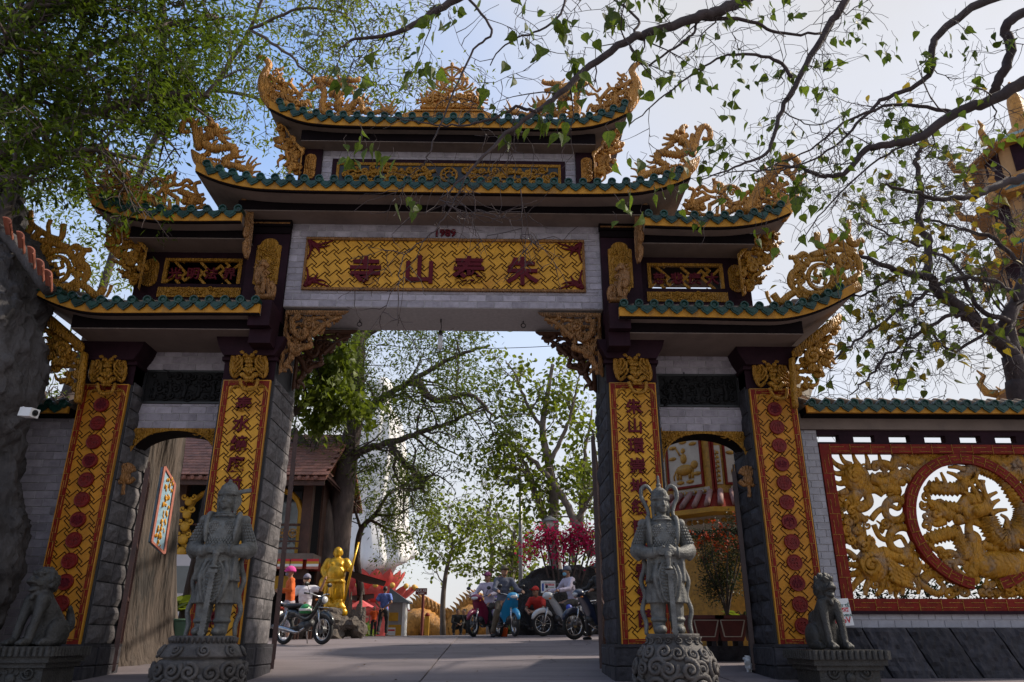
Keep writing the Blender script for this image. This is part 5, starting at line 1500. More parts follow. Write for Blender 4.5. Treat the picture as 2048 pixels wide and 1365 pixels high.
# ================================================================== lion statues on square pedestals
def lion(label, loc, rz, group):
    root = thing('lion_statue', label, 'statue', loc, group, rz)
    b = MB()                       # faces -Y
    ell_loft(b, [(.02,0,.16,.19,.22),(.12,0,.16,.20,.23),(.26,0,.12,.18,.20),(.40,0,.02,.165,.165),(.50,0,-.05,.14,.13),(.58,0,-.07,.11,.10)], 28)
    for s in (-1, 1):
        limb(b, [(s*.115,-.12,.46),(s*.13,-.17,.28),(s*.125,-.22,.06)], [.085,.06,.05]); b.ball((s*.125,-.27,.04), 1, 12, 8, (.06,.085,.045))
        for k in range(4): b.ball((s*.125+(k-1.5)*.028,-.335,.03), 1, 8, 6, (.017,.03,.025))
        b.ball((s*.19,.12,.14), 1, 14, 9, (.09,.17,.15)); limb(b, [(s*.20,.16,.08),(s*.21,.02,.05),(s*.21,-.09,.04)], [.07,.055,.045]); 
        for k in range(3): b.ball((s*.21+(k-1)*.028,-.14,.028), 1, 8, 6, (.017,.03,.024))
    b.ball((0,-.08,.66), 1, 18, 12, (.135,.135,.135)); b.ball((0,-.19,.655), 1, 14, 9, (.09,.085,.04)); b.ball((0,-.175,.585), 1, 14, 9, (.078,.075,.032)); b.ball((0,-.255,.69), 1, 10, 7, (.04,.03,.028))
    limb(b, [(-.085,-.18,.62),(-.05,-.265,.655),(0,-.285,.66),(.05,-.265,.655),(.085,-.18,.62)], [.02,.022,.024,.022,.02], 8); limb(b, [(-.07,-.17,.585),(0,-.255,.565),(.07,-.17,.585)], [.018,.02,.018], 8)
    for s in (-1, 1):
        b.ball((s*.055,-.185,.725), 1, 12, 8, (.032,.028,.026)); limb(b, [(s*.015,-.205,.745),(s*.06,-.20,.76),(s*.10,-.16,.745)], [.016,.02,.014], 8); b.ball((s*.13,-.06,.745), 1, 10, 7, (.025,.045,.045))
    rg = random.Random(4)
    for i in range(60):
        a = rg.uniform(0, 6.28); e = rg.uniform(-.7, 1.3); d = Vector((math.cos(a)*math.cos(e), math.sin(a)*math.cos(e), math.sin(e)))
        if d.y > -.35 or d.z > .72: b.ball(Vector((0,-.06,.66))+Vector((d.x*.145, d.y*.15, d.z*.14)), .034, 7, 5)
    b.torus((0,-.085,.53), .115, .022, 'z', 22, 6); b.ball((0,-.205,.49), .034, 10, 7)
    limb(b, [(0,.34,.12),(.02,.42,.22),(0,.40,.34),(.03,.36,.40)], [.05,.06,.05,.03], 8)
    o = obj('figure', fuse(b, .0115, 0), M['stone_dark'], None, True); o.parent = root
    root.scale = (.84,.84,1.0) if loc[0] < 0 else (.76,.72,1.02)
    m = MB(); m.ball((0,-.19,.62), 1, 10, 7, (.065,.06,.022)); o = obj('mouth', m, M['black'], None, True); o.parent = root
    return root
def lion_pedestal(label, loc, w, h, group):
    root = thing('lion_pedestal', label, 'pedestal', loc, group)
    b = MB().box(-w*.36, w*.36, -w*.36, w*.36, 0, h-.2)
    b.box(-w*.40, w*.40, -w*.40, w*.40, h-.205, h-.155); b.box(-w*.44, w*.44, -w*.44, w*.44, h-.156, h-.095)
    o = obj('pedestal_block', b, M['stone_dark'], None); o.parent = root
    sl = MB().box(-w*.46, w*.46, -w*.46, w*.46, h-.096, h); n = 13
    for i in range(n):
        x = -w*.46+w*.92*(i+.5)/n
        for (p, q, ax) in (((x,-w*.46,h-.094),(x,-w*.46,h-.004),0), ((-w*.46,x,h-.094),(-w*.46,x,h-.004),1), ((w*.46,x,h-.094),(w*.46,x,h-.004),1)):
            sl.tube([p, q], w*.031, 8)
    o = obj('fluted_slab', sl, M['stone_dark'], None); o.parent = root
    c = Carve(0, h*.35, 1, -w*.365, px=False); c.curl((-.1*w/.5,.04), .07, 1.4, 0, 1, .016); c.curl((.1*w/.5,.04), .07, 1.4, 3.14, -1, .016); c.ball((0,-.02), .06, .4); c.flames([(-.05,.02),(0,.04),(.05,.02)], .1, .014, -1.57, .3)
    o = obj('carved_panel', c.mb, M['stone_dark'], None, True); o.parent = root
    return root
LL = at(72, 1293, 9.0); LR = at(1668, 1300, 9.25)
lion('weathered stone lion with open mouth facing away from the drive by the cement rock', (LL.x, 9.0, LL.z), math.radians(-24), 'stone lions')
lion('dark stone lion with open mouth seated before the dragon screen wall', (LR.x-.02, 9.3, LR.z), math.radians(12), 'stone lions')
lion_pedestal('fluted stone pedestal carrying the lion by the cement rock', (LL.x-.02, 9.0, gz(9)-.02), .88, LL.z-gz(9)+.02, 'lion pedestals')
lion_pedestal('fluted dark pedestal carrying the lion before the dragon screen wall', (LR.x+.02, 9.3, gz(9.2)-.02), .92, LR.z-gz(9.2)+.02, 'lion pedestals')

# ================================================================== notice behind the lion, camera on the rock
def sheet(name, label, cat, c, w, h, lines, tilt=0, thick=.008, bg='white', ry=0):
    """flat printed notice facing the drive; lines: (text, x, z, size, colour material)"""
    root = thing(name, label, cat, c)
    root.rotation_euler = (tilt, ry, 0)
    o = obj('board', MB().box(-w/2, w/2, 0, thick, 0, h), M[bg], None); o.parent = root
    for t in lines:
        if t[0] == 'box':
            o = obj('printed_band', MB().box(t[1], t[2], -.003, -.0005, t[3], t[4]), M[t[5]], None)
        elif t[0] == 'disc':
            o = obj('printed_disc', MB().prism([(t[1]+t[3]*math.cos(k*.52), t[2]+t[3]*math.sin(k*.52)) for k in range(12)], 'y', -.003, -.0005), M[t[4]], None)
        else:
            g = glyph(t[0], t[3], .003, t[5] if len(t) > 5 else .01).shift((t[1], -.005, t[2])); o = obj('printed_text', g, M[t[4]], None)
        o.parent = root
    return root
M['print_red'] = mat('print_red', (.55,.02,.03), .6, .05, 4)
M['print_green'] = mat('print_green', (.01,.10,.07), .6, .05, 4)
M['print_white'] = mat('print_white', (.8,.8,.8), .6, .05, 4)
M['print_blue'] = mat('print_blue', (.03,.08,.35), .6, .05, 4)
p0 = at(1690, 1253, 10.10)
sheet('health_notice', 'white printed health notice leaning behind the dark stone lion', 'notice', (p0.x-.09, 10.10, p0.z), .42, .325,
      [('KHẨU TRANG Y TẾ', -.02, .25, .052, 'print_green'), ('box', -.17, .185, .165, .215, 'print_red'), ('ĐÚNG CÁCH', .03, .19, .05, 'print_white'), ('PHÒNG CHỐNG VIRUS', .0, .132, .040, 'print_green'), ('nCoV', .07, .068, .10, 'print_red', .02)], tilt=-.10, ry=-.05)
cv = thing('security_camera', 'white box security camera fixed to the cement rock', 'camera', at(58, 826, 8.55))
p = at(58, 826, 8.55)
b = MB().obox((p.x, 8.55, p.z), (.085,-.03,-.012), (.018,.055,0), (.006,0,.05)); obj('housing', b, M['white'], cv)
d = Vector((.94,-.33,-.13)).normalized(); q = p+d*.09
obj('lens_ring', MB().tube([q, q+d*.012], .036, 16), M['black'], cv); obj('lens', MB().ball(q+d*.012, .022, 12, 8), M['bronze'], cv, True)
obj('bracket', MB().tube([(p.x-.06, 8.58, p.z+.03), (p.x-.16, 8.68, p.z+.10)], .014, 8), M['white'], cv)
# hanging bulb under the beam
p = at(882, 640, 10.2)
hb = thing('hanging_lamp', 'spiral energy saving bulb hanging below the gate beam', 'lamp', (p.x, 10.2, 4.79))
bx = p.x
obj('ceiling_hook', MB().tube([(bx, 10.2, 4.79), (bx, 10.2, 4.74)], .012, 8), M['black'], hb)
obj('cord', MB().tube([(bx, 10.2, 4.75), (bx+.01, 10.2, 4.66), (bx, 10.2, 4.60)], .006, 6), M['black'], hb)
obj('socket', MB().lathe([(.012,0),(.026,-.01),(.028,-.06),(.034,-.065),(.034,-.085)], (bx, 10.2, 4.61), 14), M['black'], hb, True)
tb = MB()
for k in range(6):
    a = k*math.pi/3; tb.tube([(bx+.024*math.cos(a), 10.2+.024*math.sin(a), 4.525), (bx+.024*math.cos(a), 10.2+.024*math.sin(a), 4.34)], .0105, 8); tb.ball((bx+.024*math.cos(a), 10.2+.024*math.sin(a), 4.34), .0105, 8, 5)
obj('bulb_tubes', tb, M['white'], hb, True)
w = MB(); w.tube(sp3([(-2.2,10.4,4.55),(-.5,10.4,4.42),(bx,10.4,4.40),(1.2,10.4,4.44),(2.2,10.4,4.52)], 8), .005, 5)
tag(obj('cable', w, M['black'], None), 'thin black cable strung across the gate opening', 'cable', kind='thing')
# ================================================================== behind the gate, left: the cement trunk with its mosaic
M['fake_bark'] = mat('cement_bark', (.20,.145,.11), .9, .35, 3.2, 1.0, 12, col2=(.035,.029,.026), stain=(.018,.016,.015), stain_amt=.92, stain_scale=3.2, stretch=(1,1,.11), bdist=.08, stain_lo=.44)
FT = thing('cement_trunk', 'giant weathered cement tree trunk with mosaic picture behind the side arch', 'trunk', (-4.95, 12.4, gz(12.4)))
mb = MB(); P = []
for i in range(28):
    t = i/27; z = gz(12.4)-.1+5.6*t
    cx = -5.12+.0*t; r = .82-.30*t+.28*math.exp(-t*9)
    row = []
    for k in range(40):
        a = 2*math.pi*k/40
        rr = r*(1+.10*math.sin(3*a+2*t)+.06*math.sin(7*a+5*t)+.035*math.sin(19*a+3*math.sin(t*6))+.05*mnoise.noise(Vector((math.cos(a)*3, math.sin(a)*3, z*1.2))))
        row.append((cx+rr*math.cos(a), 12.5+rr*math.sin(a), z))
    P.append(row+[row[0]])
mb.grid(P); obj('trunk_body', mb, M['fake_bark'], FT, True)
# mosaic panel facing the drive
def quad3(a, b, c_, d, y0, n): pass
pp = [at(327,934,11.60), at(347,970,11.78), at(326,1108,11.78), at(301,1084,11.60)]
M['mosaic'] = mat('mosaic_blue', (.36,.52,.60), .5, .2, 22, .2, 80, col2=(.16,.30,.40))
M['coral'] = mat('coral_frame', (.42,.14,.10), .7, .2, 8)
mz = MB(); cen = sum(pp, Vector())/4
nrm = (pp[1]-pp[0]).cross(pp[3]-pp[0]).normalized()
if nrm.y > 0: nrm = -nrm
mz.add([p+nrm*.03 for p in pp]+[p-nrm*.06 for p in pp], [(0,1,2,3),(7,6,5,4),(0,4,5,1),(1,5,6,2),(2,6,7,3),(3,7,4,0)])
obj('mosaic_panel', mz, M['mosaic'], FT)
fr = MB()
for i in range(4): fr.bar(pp[i]+nrm*.03, pp[(i+1) % 4]+nrm*.03, .016, .014, up=nrm)
obj('mosaic_frame', fr, M['coral'], FT)
gm_ = MB(); rg = random.Random(2)
for i in range(60):
    u, v = .5+.18*math.sin(i*.9), (i+.5)/60
    a = pp[0].lerp(pp[3], v); b = pp[1].lerp(pp[2], v); p = a.lerp(b, u)
    gm_.ball(p+nrm*.03+(pp[1]-pp[0])*rg.uniform(-.18,.18), rg.uniform(.012,.026), 7, 5, (1,.5,1.6))
obj('mosaic_figure', gm_, M['panel'], FT, True)

# ------------------------------------------------------------------ temple house at the left
M['clay_tile'] = mat('clay_roof_tile', (.20,.085,.060), .8, .3, 6, .4, 40, piece=.28, stain=(.07,.05,.045), stain_amt=.6, stain_scale=2.5)
M['house_wood'] = mat('house_brown', (.060,.022,.013), .6, .4, 5, .2, 30)
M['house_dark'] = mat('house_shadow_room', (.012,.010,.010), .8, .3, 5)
M['glass'] = mat('window_glass', (.05,.06,.07), .08, .2, 3, spec=.9)
M['marigold'] = mat('marigold_paint', (.50,.255,.010), .55, .2, 5, stain=(.25,.1,.01))
HB = thing('temple_house', 'two-storey brown temple house with clay tile roof and gilded balcony', 'house', (-8, 23, gz(23, -7)))
HX0, HX1, HY = -13.5, -4.62, 23.0
zg = gz(23, -8)-.1
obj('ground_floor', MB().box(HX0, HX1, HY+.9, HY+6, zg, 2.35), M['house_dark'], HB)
obj('end_wall', MB().box(HX1+.002, HX1+.06, HY+.9, HY+6, zg, 5.0), M['house_wood'], HB)
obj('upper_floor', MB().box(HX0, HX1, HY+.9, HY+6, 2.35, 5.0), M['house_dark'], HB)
obj('floor_band', MB().box(HX0, HX1+.15, HY-.1, HY+.9, 2.38, 2.62), M['red'], HB)
obj('balcony_slab', MB().box(HX0, HX1+.15, HY-.15, HY+.9, 2.625, 2.80), M['soffit'], HB)
for x in (-12.4,-10.5,-8.6,-6.65,-4.85):
    cl = obj('column', MB().box(x-.17, x+.17, HY+.05, HY+.4, zg, 2.38), M['house_wood'], HB)
    obj('column_scroll', MB().box(x-.11, x+.11, HY+.035, HY+.049, zg+.5, 2.1), M['plum'], cl)
    obj('upper_column', MB().box(x-.14, x+.14, HY+.1, HY+.4, 2.8, 5.0), M['house_wood'], HB)
for xa, xb in ((-12.2,-10.7),(-10.3,-8.8),(-8.4,-6.85),(-6.45,-5.05)):
    obj('yellow_frieze', MB().box(xa, xb, HY+.18, HY+.26, 1.78, 2.2), M['marigold'], HB)
    obj('window_pane', MB().box(xa+.1, xb-.15, HY+.82, HY+.88, 2.85, 4.75), M['glass'], HB)
    # marigold arch of the upper window
    ar = MB(); cx = (xa+xb)/2; w = (xb-xa)/2
    pts = [(cx+w, 2.85), (cx+w, 3.95)]+[(cx+w*math.cos(a), 3.95+.75*math.sin(a)) for a in np.linspace(.2, math.pi-.2, 8)]+[(cx-w, 3.95), (cx-w, 2.85)]
    ar.tube([(x, HY+.3, z) for x, z in pts], .085, 6); obj('window_arch', ar, M['marigold'], HB)
    rl = MB(); rl.tube([(xa-.1, HY-.05, 3.62), (xb+.1, HY-.05, 3.62)], .035, 6); rl.tube([(xa-.1, HY-.05, 2.95), (xb+.1, HY-.05, 2.95)], .03, 6); rl.tube([(xa-.1, HY-.05, 3.15), (xb+.1, HY-.05, 3.15)], .02, 6)
    obj('balcony_rail', rl, M['house_wood'], HB)
    sc = Carve(cx, 3.38, 1, HY-.05, px=False)
    for k in range(5):
        sc.ring((-.6+k*.3, 0), .12, .014, n=14)
        for j in range(8): sc.st([(-.6+k*.3, 0), (-.6+k*.3+.12*math.cos(j*.785), .12*math.sin(j*.785))], .008, .008, k=1)
    obj('rail_scrollwork', sc.mb, M['gold'], HB)
# gilded flower board seen through the side arch
gb = MB(); c_ = Carve(0,0,1,HY-.2,px=False)
gx = at(378, 1000, HY-.2).x
c_ = Carve(gx, 3.2, 1, HY-.2, px=False)
for k in range(6): c_.ball((0, -.75+k*.36), .17-.01*k, .4); c_.curl((-.14,-.6+k*.36), .10, 1.2, 0, 1, .035); c_.curl((.14,-.6+k*.36), .10, 1.2, 3, -1, .035)
obj('gilded_board', c_.mb, M['marigold'], HB, True)
# clay tile roof: rows of single tiles on the slope that faces the drive
R0 = Vector((HX0-.3, HY-.75, 4.93)); R1 = Vector((HX1+.45, HY-.75, 4.93))
sl = Vector((0, 3.2, 2.0)); 
rf = obj('roof', MB().prism([(HY-.75,4.90),(HY+2.45,6.90),(HY+5.9,4.95),(HY+5.9,4.85),(HY+2.45,6.78),(HY-.75,4.80)], 'x', HX0-.3, HX1+.45), M['clay_tile'], HB)
tl = MB().prism([(-.125,.0),(.125,.0),(.125,.018),(-.125,.018)], 'x', -.115, .115)
tl = MB(); tl.add([(-.115,-.15,.012),(.115,-.15,.012),(.115,.15,.0),(-.115,.15,.0),(-.115,-.15,.034),(.115,-.15,.034),(.115,.15,.02),(-.115,.15,.02)], [(0,3,2,1),(4,5,6,7),(0,1,5,4),(1,2,6,5),(2,3,7,6),(3,0,4,7)])
TLM = tl.mesh('roof_tile'); TLM.materials.append(M['clay_tile'])
ang = math.atan2(2.0, 3.2); nrow = 15; cnt = 0; rest = MB()
for r in range(nrow):
    t = (r+.4)/nrow
    y = HY-.78+3.2*t; z = 4.925+2.0*t+.02
    x = HX0-.2+(.115 if r % 2 else 0)
    while x < HX1+.45:
        pv = x > -9.6 and (x < -7.7 or x > -6.35)
        if pv and cnt < 300:
            inst('roof_tile', TLM, rf, (x, y, z), (ang, 0, rng.uniform(-.02,.02))); cnt += 1
        else:
            m4 = Matrix.Translation((x, y, z)) @ Matrix.Rotation(ang, 4, 'X')
            rest.add([m4 @ Vector(v) for v in tl.v], tl.f)
        x += .237
o = obj('roof_tile_rows', rest, M['clay_tile'], rf); o['kind'] = 'stuff'
ef = MB()
x = HX0-.2
while x < HX1+.4: ef.ball((x, HY-.80, 4.86), .07, 8, 6, (1,.5,1)); x += .237
obj('eave_ends', ef, M['clay_tile'], rf, True)['kind'] = 'stuff'
obj('eave_board', MB().box(HX0-.3, HX1+.4, HY-.70, HY-.62, 4.66, 4.80), M['house_wood'], rf)
# hip end at the right
hp = MB(); hp.add([(HX1+.45,HY-.75,4.93),(HX1+.45,HY+5.9,4.95),(HX1-1.2,HY+2.45,6.93)], [(0,1,2)]); hp.add([(HX1+.45,HY-.75,4.85),(HX1+.45,HY+5.9,4.87),(HX1-1.2,HY+2.45,6.85)], [(0,2,1)])
obj('roof_gable', hp, M['clay_tile'], rf)
# little five-colour flags under the balcony
for i, pxx in enumerate((568, 594, 626)):
    p = at(pxx, 1128, HY-.15)
    f = thing('temple_flag', ['small striped temple flag hanging nearest the gate pillar', 'small striped temple flag hanging in the middle of three', 'small striped temple flag hanging nearest the big tree trunk'][i], 'flag', (p.x, HY-.2, p.z), 'striped flags under the balcony')
    for k, mm in enumerate(('print_red','marigold','white','coral')):
        obj('stripe', MB().box(p.x-.17, p.x+.17, HY-.205-.002*k, HY-.195-.002*k, p.z+.06-k*.07, p.z+.13-k*.07), M[mm], f)

# ------------------------------------------------------------------ golden laughing figure on its rock heap
BY = 21.5
p = at(668, 1212, BY)
BD = thing('golden_statue', 'golden laughing big-bellied statue with staff on a rock heap', 'statue', (p.x, BY, p.z))
M['gilt'] = mat('gilt_yellow', (.50,.27,.008), .28, .25, 6, .15, 40, metal=.35)
b = MB(); X_, Z_ = p.x, p.z
def bl(x, y, z, rx, ry, rz): b.ball((X_+x, BY+y, Z_+z), 1, 16, 11, (rx, ry, rz))
bl(0,0,.45,.26,.22,.45); bl(0,-.08,.80,.27,.25,.26); bl(0,-.02,1.05,.25,.18,.20); bl(0,-.03,1.37,.125,.125,.145); bl(0,-.1,1.30,.08,.06,.06); bl(-.11,-.01,1.35,.03,.04,.075); bl(.11,-.01,1.35,.03,.04,.075)
bl(-.10,-.18,1.03,.09,.06,.07); bl(.10,-.18,1.03,.09,.06,.07); bl(-.12,-.05,.06,.14,.2,.08); bl(.13,-.05,.06,.14,.2,.08)
limb(b, [(X_-.24,BY,Z_+1.12),(X_-.34,BY-.02,Z_+.9),(X_-.26,BY-.16,Z_+.72)], [.11,.10,.06]); limb(b, [(X_+.24,BY,Z_+1.12),(X_+.35,BY-.04,Z_+.95),(X_+.36,BY-.18,Z_+.90)], [.11,.10,.06])
bl(-.33,.02,.55,.13,.13,.2); b.torus((X_, BY-.05, Z_+.60), .245, .03, 'z', 26, 6)
limb(b, [(X_-.2,BY-.12,Z_+.58),(X_-.22,BY-.14,Z_+.3),(X_-.24,BY-.08,Z_+.05)], [.05,.06,.05]); limb(b, [(X_+.2,BY-.12,Z_+.58),(X_+.22,BY-.14,Z_+.3),(X_+.25,BY-.08,Z_+.05)], [.05,.06,.05]); limb(b, [(X_,BY-.24,Z_+.56),(X_,BY-.22,Z_+.3),(X_+.03,BY-.16,Z_+.08)], [.04,.05,.04])
obj('figure', fuse(b, .022, 1), M['gilt'], BD, True)
obj('staff', MB().tube([(X_+.30,BY-.2,Z_+.1),(X_+.42,BY-.2,Z_+.9),(X_+.56,BY-.18,Z_+1.62)], [.03,.032,.028], 8), M['gilt'], BD, True)
k = MB()
for (x, z, r) in ((-.12,-.02,.13),(.2,-.05,.14),(.05,-.12,.12),(.3,-.18,.11)): k.ball((X_+x, BY-.18, Z_+z), r, 10, 7); k.ball((X_+x, BY-.2, Z_+z+r*1.1), r*.55, 10, 7)
obj('child_figures', fuse(k, .025, 1), M['gilt'], BD, True)
RH = thing('rock_heap', 'heap of jagged brown rocks below the golden statue', 'rock', (X_+.2, BY, gz(BY, -4)))
M['rockery'] = mat('rockery', (.105,.085,.070), .9, .45, 3, .9, 14, bdist=.08, stain=(.03,.027,.025), stain_amt=.7, stain_scale=3)
rg = random.Random(12)
for i in range(26):
    a = rg.uniform(-.95, .75); t = rg.random(); h = (1-abs(a+.05)/1.2)*(Z_-gz(BY))*t
    q = MB().ball((0,0,0), 1, 9, 6, (rg.uniform(.16,.34), rg.uniform(.2,.4), rg.uniform(.12,.26)))
    q = rough(q, .12, 3.3, i*9).shift((X_+a, BY-.1-.35*(1-t)+rg.uniform(-.1,.1), gz(BY, -4)+.08+h*.85))
    obj('boulder', q, M['rockery'], RH)
for i in range(6):
    x = X_+.30+.09*i; z0 = gz(BY, -4)+.1
    q = MB().tube([(x, BY-.1, z0), (x+.04, BY-.1, z0+.5), (x+.06, BY-.05, z0+.85+.25*math.sin(i*2))], [.14,.09,.02], 7); obj('rock_spire', rough(q, .05, 4, i), M['rockery'], RH)

# ------------------------------------------------------------------ giant white robe statue far behind
WY = 60.0
wp = at(752, 1215, WY)
WS = thing('white_statue', 'colossal white robed statue on red lotus petals behind the trees', 'statue', (wp.x, WY, wp.z))
M['white_stone'] = mat('white_stone', (.74,.72,.70), .6, .07, .6, .1, 6)
mb = MB(); P = []
for i in range(40):
    t = i/39; z = wp.z+.8+t*15.5
    w = float(np.interp(t, [0,.06,.13,.16,.22,.35,.55,.75,.86,.93,1], [1.2,1.25,1.9,3.1,2.7,2.3,2.15,2.0,1.7,.8,.7]))
    sh = float(np.interp(t, [0,.12,.17,.3,1], [0,.0,.55,.2,0]))
    row = []
    for k in range(64):
        a = 2*math.pi*k/64; f = 1+.09*math.sin(9*a+3*math.sin(t*5))*(1-t*.6)+.05*math.sin(17*a-t*6)
        row.append((wp.x-.6+sh+w*f*math.cos(a), WY+w*.75*f*math.sin(a), z+.5*math.sin(a*2+1)*math.exp(-((t-.15)/.05)**2)))
    P.append(row+[row[0]])
mb.grid(P); mb.ball((wp.x-.6, WY, wp.z+16.6), 1.0, 20, 14, (.95,.95,1.3))
obj('robe', mb, M['white_stone'], WS, True)
M['lotus'] = mat('lotus_red', (.50,.075,.065), .6, .25, 1.5)
M['lotus_gold'] = mat('lotus_gold', (.50,.28,.04), .5, .2, 2)
for ring_, (R, z, L, up, nn) in enumerate(((2.1,1.0,1.3,.75,14),(2.7,.3,1.5,.35,16),(2.3,-.4,1.6,-.25,16))):
    for k in range(nn):
        a = 2*math.pi*(k+ring_*.5)/nn; d = Vector((math.cos(a), math.sin(a), 0)); s_ = Vector((-d.y, d.x, 0))
        G_ = []
        for i in range(7):
            u = i/6; wd = .62*math.sin(math.pi*min(1, .12+u*.88))**.7*(1 if u < .95 else .3)
            c = Vector((wp.x-.3, WY, wp.z+z))+d*(R*.65+L*u*math.cos(up))+Vector((0,0,1))*(L*u*math.sin(up)+.45*u*u)
            G_.append([c+s_*wd*v+Vector((0,0,1))*(.25*v*v) for v in (-1,-.5,0,.5,1)])
        q = MB(); q.grid(G_); q.grid([[p_+Vector((0,0,-.06)) for p_ in r_] for r_ in reversed(G_)])
        obj('lotus_petal', q, M['lotus'], WS, True)
        if ring_ == 1:
            obj('petal_knob', MB().ball(G_[-1][2]+Vector((0,0,.12)), .2, 8, 6), M['lotus_gold'], WS, True)
obj('lotus_core', MB().lathe([(1.6,-2.6),(1.9,-1.5),(2.0,-.3),(1.6,.9),(1.2,1.0)], (wp.x-.3, WY, wp.z), 24), M['lotus'], WS, True)

# ------------------------------------------------------------------ stalls, kiosk, awning
M['canvas'] = mat('brown_canvas', (.085,.058,.045), .9, .25, 3, .3, 20)
M['kiosk_grey'] = mat('kiosk_grey', (.28,.26,.25), .8, .15, 3)
ky = 30.5
k0 = at(774, 1272, ky); k1 = at(812, 1205, ky)
KI = thing('kiosk', 'grey ticket kiosk with yellow lower panel and dark sloping roof', 'kiosk', ((k0.x+k1.x)/2, ky, gz(ky)))
zz = gz(ky, k0.x)
obj('cabin', MB().box(k0.x, k1.x-.12, ky, ky+.9, zz, k1.z), M['kiosk_grey'], KI)
obj('corner_post', MB().box(k1.x-.12, k1.x-.02, ky-.02, ky+.9, zz, k1.z), M['white'], KI)
obj('yellow_panel', MB().box(k0.x+.02, k1.x-.13, ky-.02, ky, zz+.02, zz+.42), M['marigold'], KI)
obj('yellow_poster', MB().box(k0.x+.02, k0.x+.38, ky-.02, ky, zz+.55, zz+.85), M['marigold'], KI)
obj('white_notice', MB().box(k0.x+.0, k0.x+.30, ky-.03, ky-.021, zz+.05, zz+.32), M['white'], KI)
obj('notice_band', MB().box(k0.x+.02, k0.x+.28, ky-.034, ky-.031, zz+.20, zz+.26), M['print_red'], KI)
r_ = MB(); r_.add([(k0.x-.05,ky-.15,k1.z),(k1.x+.16,ky-.15,k1.z-.02),(k0.x-.05,ky+.5,k1.z+.55),(k0.x-.05,ky+1.1,k1.z),(k1.x+.16,ky+1.1,k1.z-.02)], [(0,1,2),(1,4,2),(4,3,2),(3,0,2),(0,3,4,1)])
obj('kiosk_roof', r_, M['black'], KI)
def drape(name, label, cat, quads, m, poles, sag=.12):
    root = thing(name, label, cat, (quads[0].x, quads[0].y, gz(quads[0].y)))
    a, b, c_, d = quads; P = []
    for i in range(9):
        row = []
        for j in range(9):
            u, v = i/8, j/8; p = a.lerp(b, u).lerp(d.lerp(c_, u), v); p = p+Vector((0,0,-sag*math.sin(math.pi*u)*math.sin(math.pi*v))); row.append(p)
        P.append(row)
    q = MB(); q.grid(P); q.grid([[p+Vector((0,0,-.02)) for p in r_] for r_ in reversed(P)])
    obj('cloth', q, M[m], root, True)
    for p in poles: obj('pole', MB().tube([(p.x, p.y, gz(p.y)-.02), p], .03, 8), M['house_wood'], root)
    return root
ay = 24.0
drape('awning', 'brown canvas awning sloping down beside the golden statue', 'awning', [at(690,1138,ay), at(772,1163,ay), at(768,1172,ay+1.6), at(690,1150,ay+1.6)], 'canvas', [at(690,1140,ay)])
ay = 27.0
drape('stall_canopy', 'low dark red stall canopy below the brown awning', 'canopy', [at(700,1192,ay), at(748,1188,ay), at(748,1196,ay+2), at(700,1200,ay+2)], 'house_wood', [at(702,1194,ay)])
M['umbrella_red'] = mat('umbrella_red', (.62,.10,.11), .7, .15, 3)
for i, (px_, py_, lab) in enumerate(((722,1207,'coral red parasol with pale rim over the market stall'),)):
    p = at(px_, py_, 26.0); u = thing('parasol', lab, 'parasol', (p.x, 26.0, gz(26)))
    q = MB(); n = 16
    q.add([(p.x,26,p.z+.12)]+[(p.x+.42*math.cos(2*math.pi*k/n), 26+.42*math.sin(2*math.pi*k/n), p.z-.10-.03*(k % 2)) for k in range(n)], [(0,1+k,1+(k+1) % n) for k in range(n)])
    obj('canopy', q, M['umbrella_red'], u); obj('pole', MB().tube([(p.x,26,gz(26)),(p.x,26,p.z+.1)], .02, 6), M['house_wood'], u)
M['blue_plastic'] = mat('blue_plastic', (.05,.35,.55), .5, .2, 4)
ST = thing('market_stall', 'cluttered market stall with dark goods below the red parasol', 'stall', (at(722,1270,27.0).x, 27.0, gz(27)))
sx = at(722,1270,27.0).x; z0 = gz(27, sx)
obj('stall_table', MB().box(sx-.75, sx+.1, 27.0, 27.7, z0+.62, z0+.68), M['house_wood'], ST)
for x in (-.7,.05): obj('table_leg', MB().box(sx+x-.03, sx+x+.03, 27.02, 27.08, z0, z0+.62), M['house_wood'], ST)
for i in range(8): obj('goods', MB().ball((sx-.68+i*.1, 27.1, z0+.76), .09, 8, 6, (1,1,1.1)), M[('umbrella_red','canvas','print_green','house_dark')[i % 4]], ST, True)
# ------------------------------------------------------------------ parking sign and yellow post
sp = at(843, 1275, 28.0); st = at(843, 1183, 28.0)
PS = thing('parking_sign', 'maroon parking sign lettered in white on a thin post', 'sign', (sp.x, 28, gz(28)))
M['sign_maroon'] = mat('sign_maroon', (.14,.022,.018), .5, .15, 4)
obj('post', MB().tube([(sp.x,28,gz(28)-.02),(sp.x,28,st.z+.1)], .05, 8), M['sign_maroon'], PS)
obj('board', MB().box(st.x-.20, st.x+.20, 27.93, 27.96, st.z-.12, st.z+.10), M['sign_maroon'], PS)
obj('lettering', glyph('GỬI XE', .115, .006, .012).shift((st.x, 27.925, st.z+.035)), M['print_white'], PS)
obj('small_lettering', glyph('5.000đ', .075, .006, .008).shift((st.x, 27.925, st.z-.07)), M['print_white'], PS)
yp = at(853, 1275, 27.5)
YP = thing('yellow_post', 'short square yellow post with red cap beside the parking sign', 'post', (yp.x, 27.5, gz(27.5)))
obj('shaft', MB().box(yp.x-.07, yp.x+.07, 27.43, 27.57, gz(27.5)-.02, gz(27.5)+.62), M['marigold'], YP)
obj('cap', MB().lathe([(.08,0),(.09,.04),(.05,.09),(.01,.11)], (yp.x, 27.5, gz(27.5)+.62), 10), M['red'], YP, True)
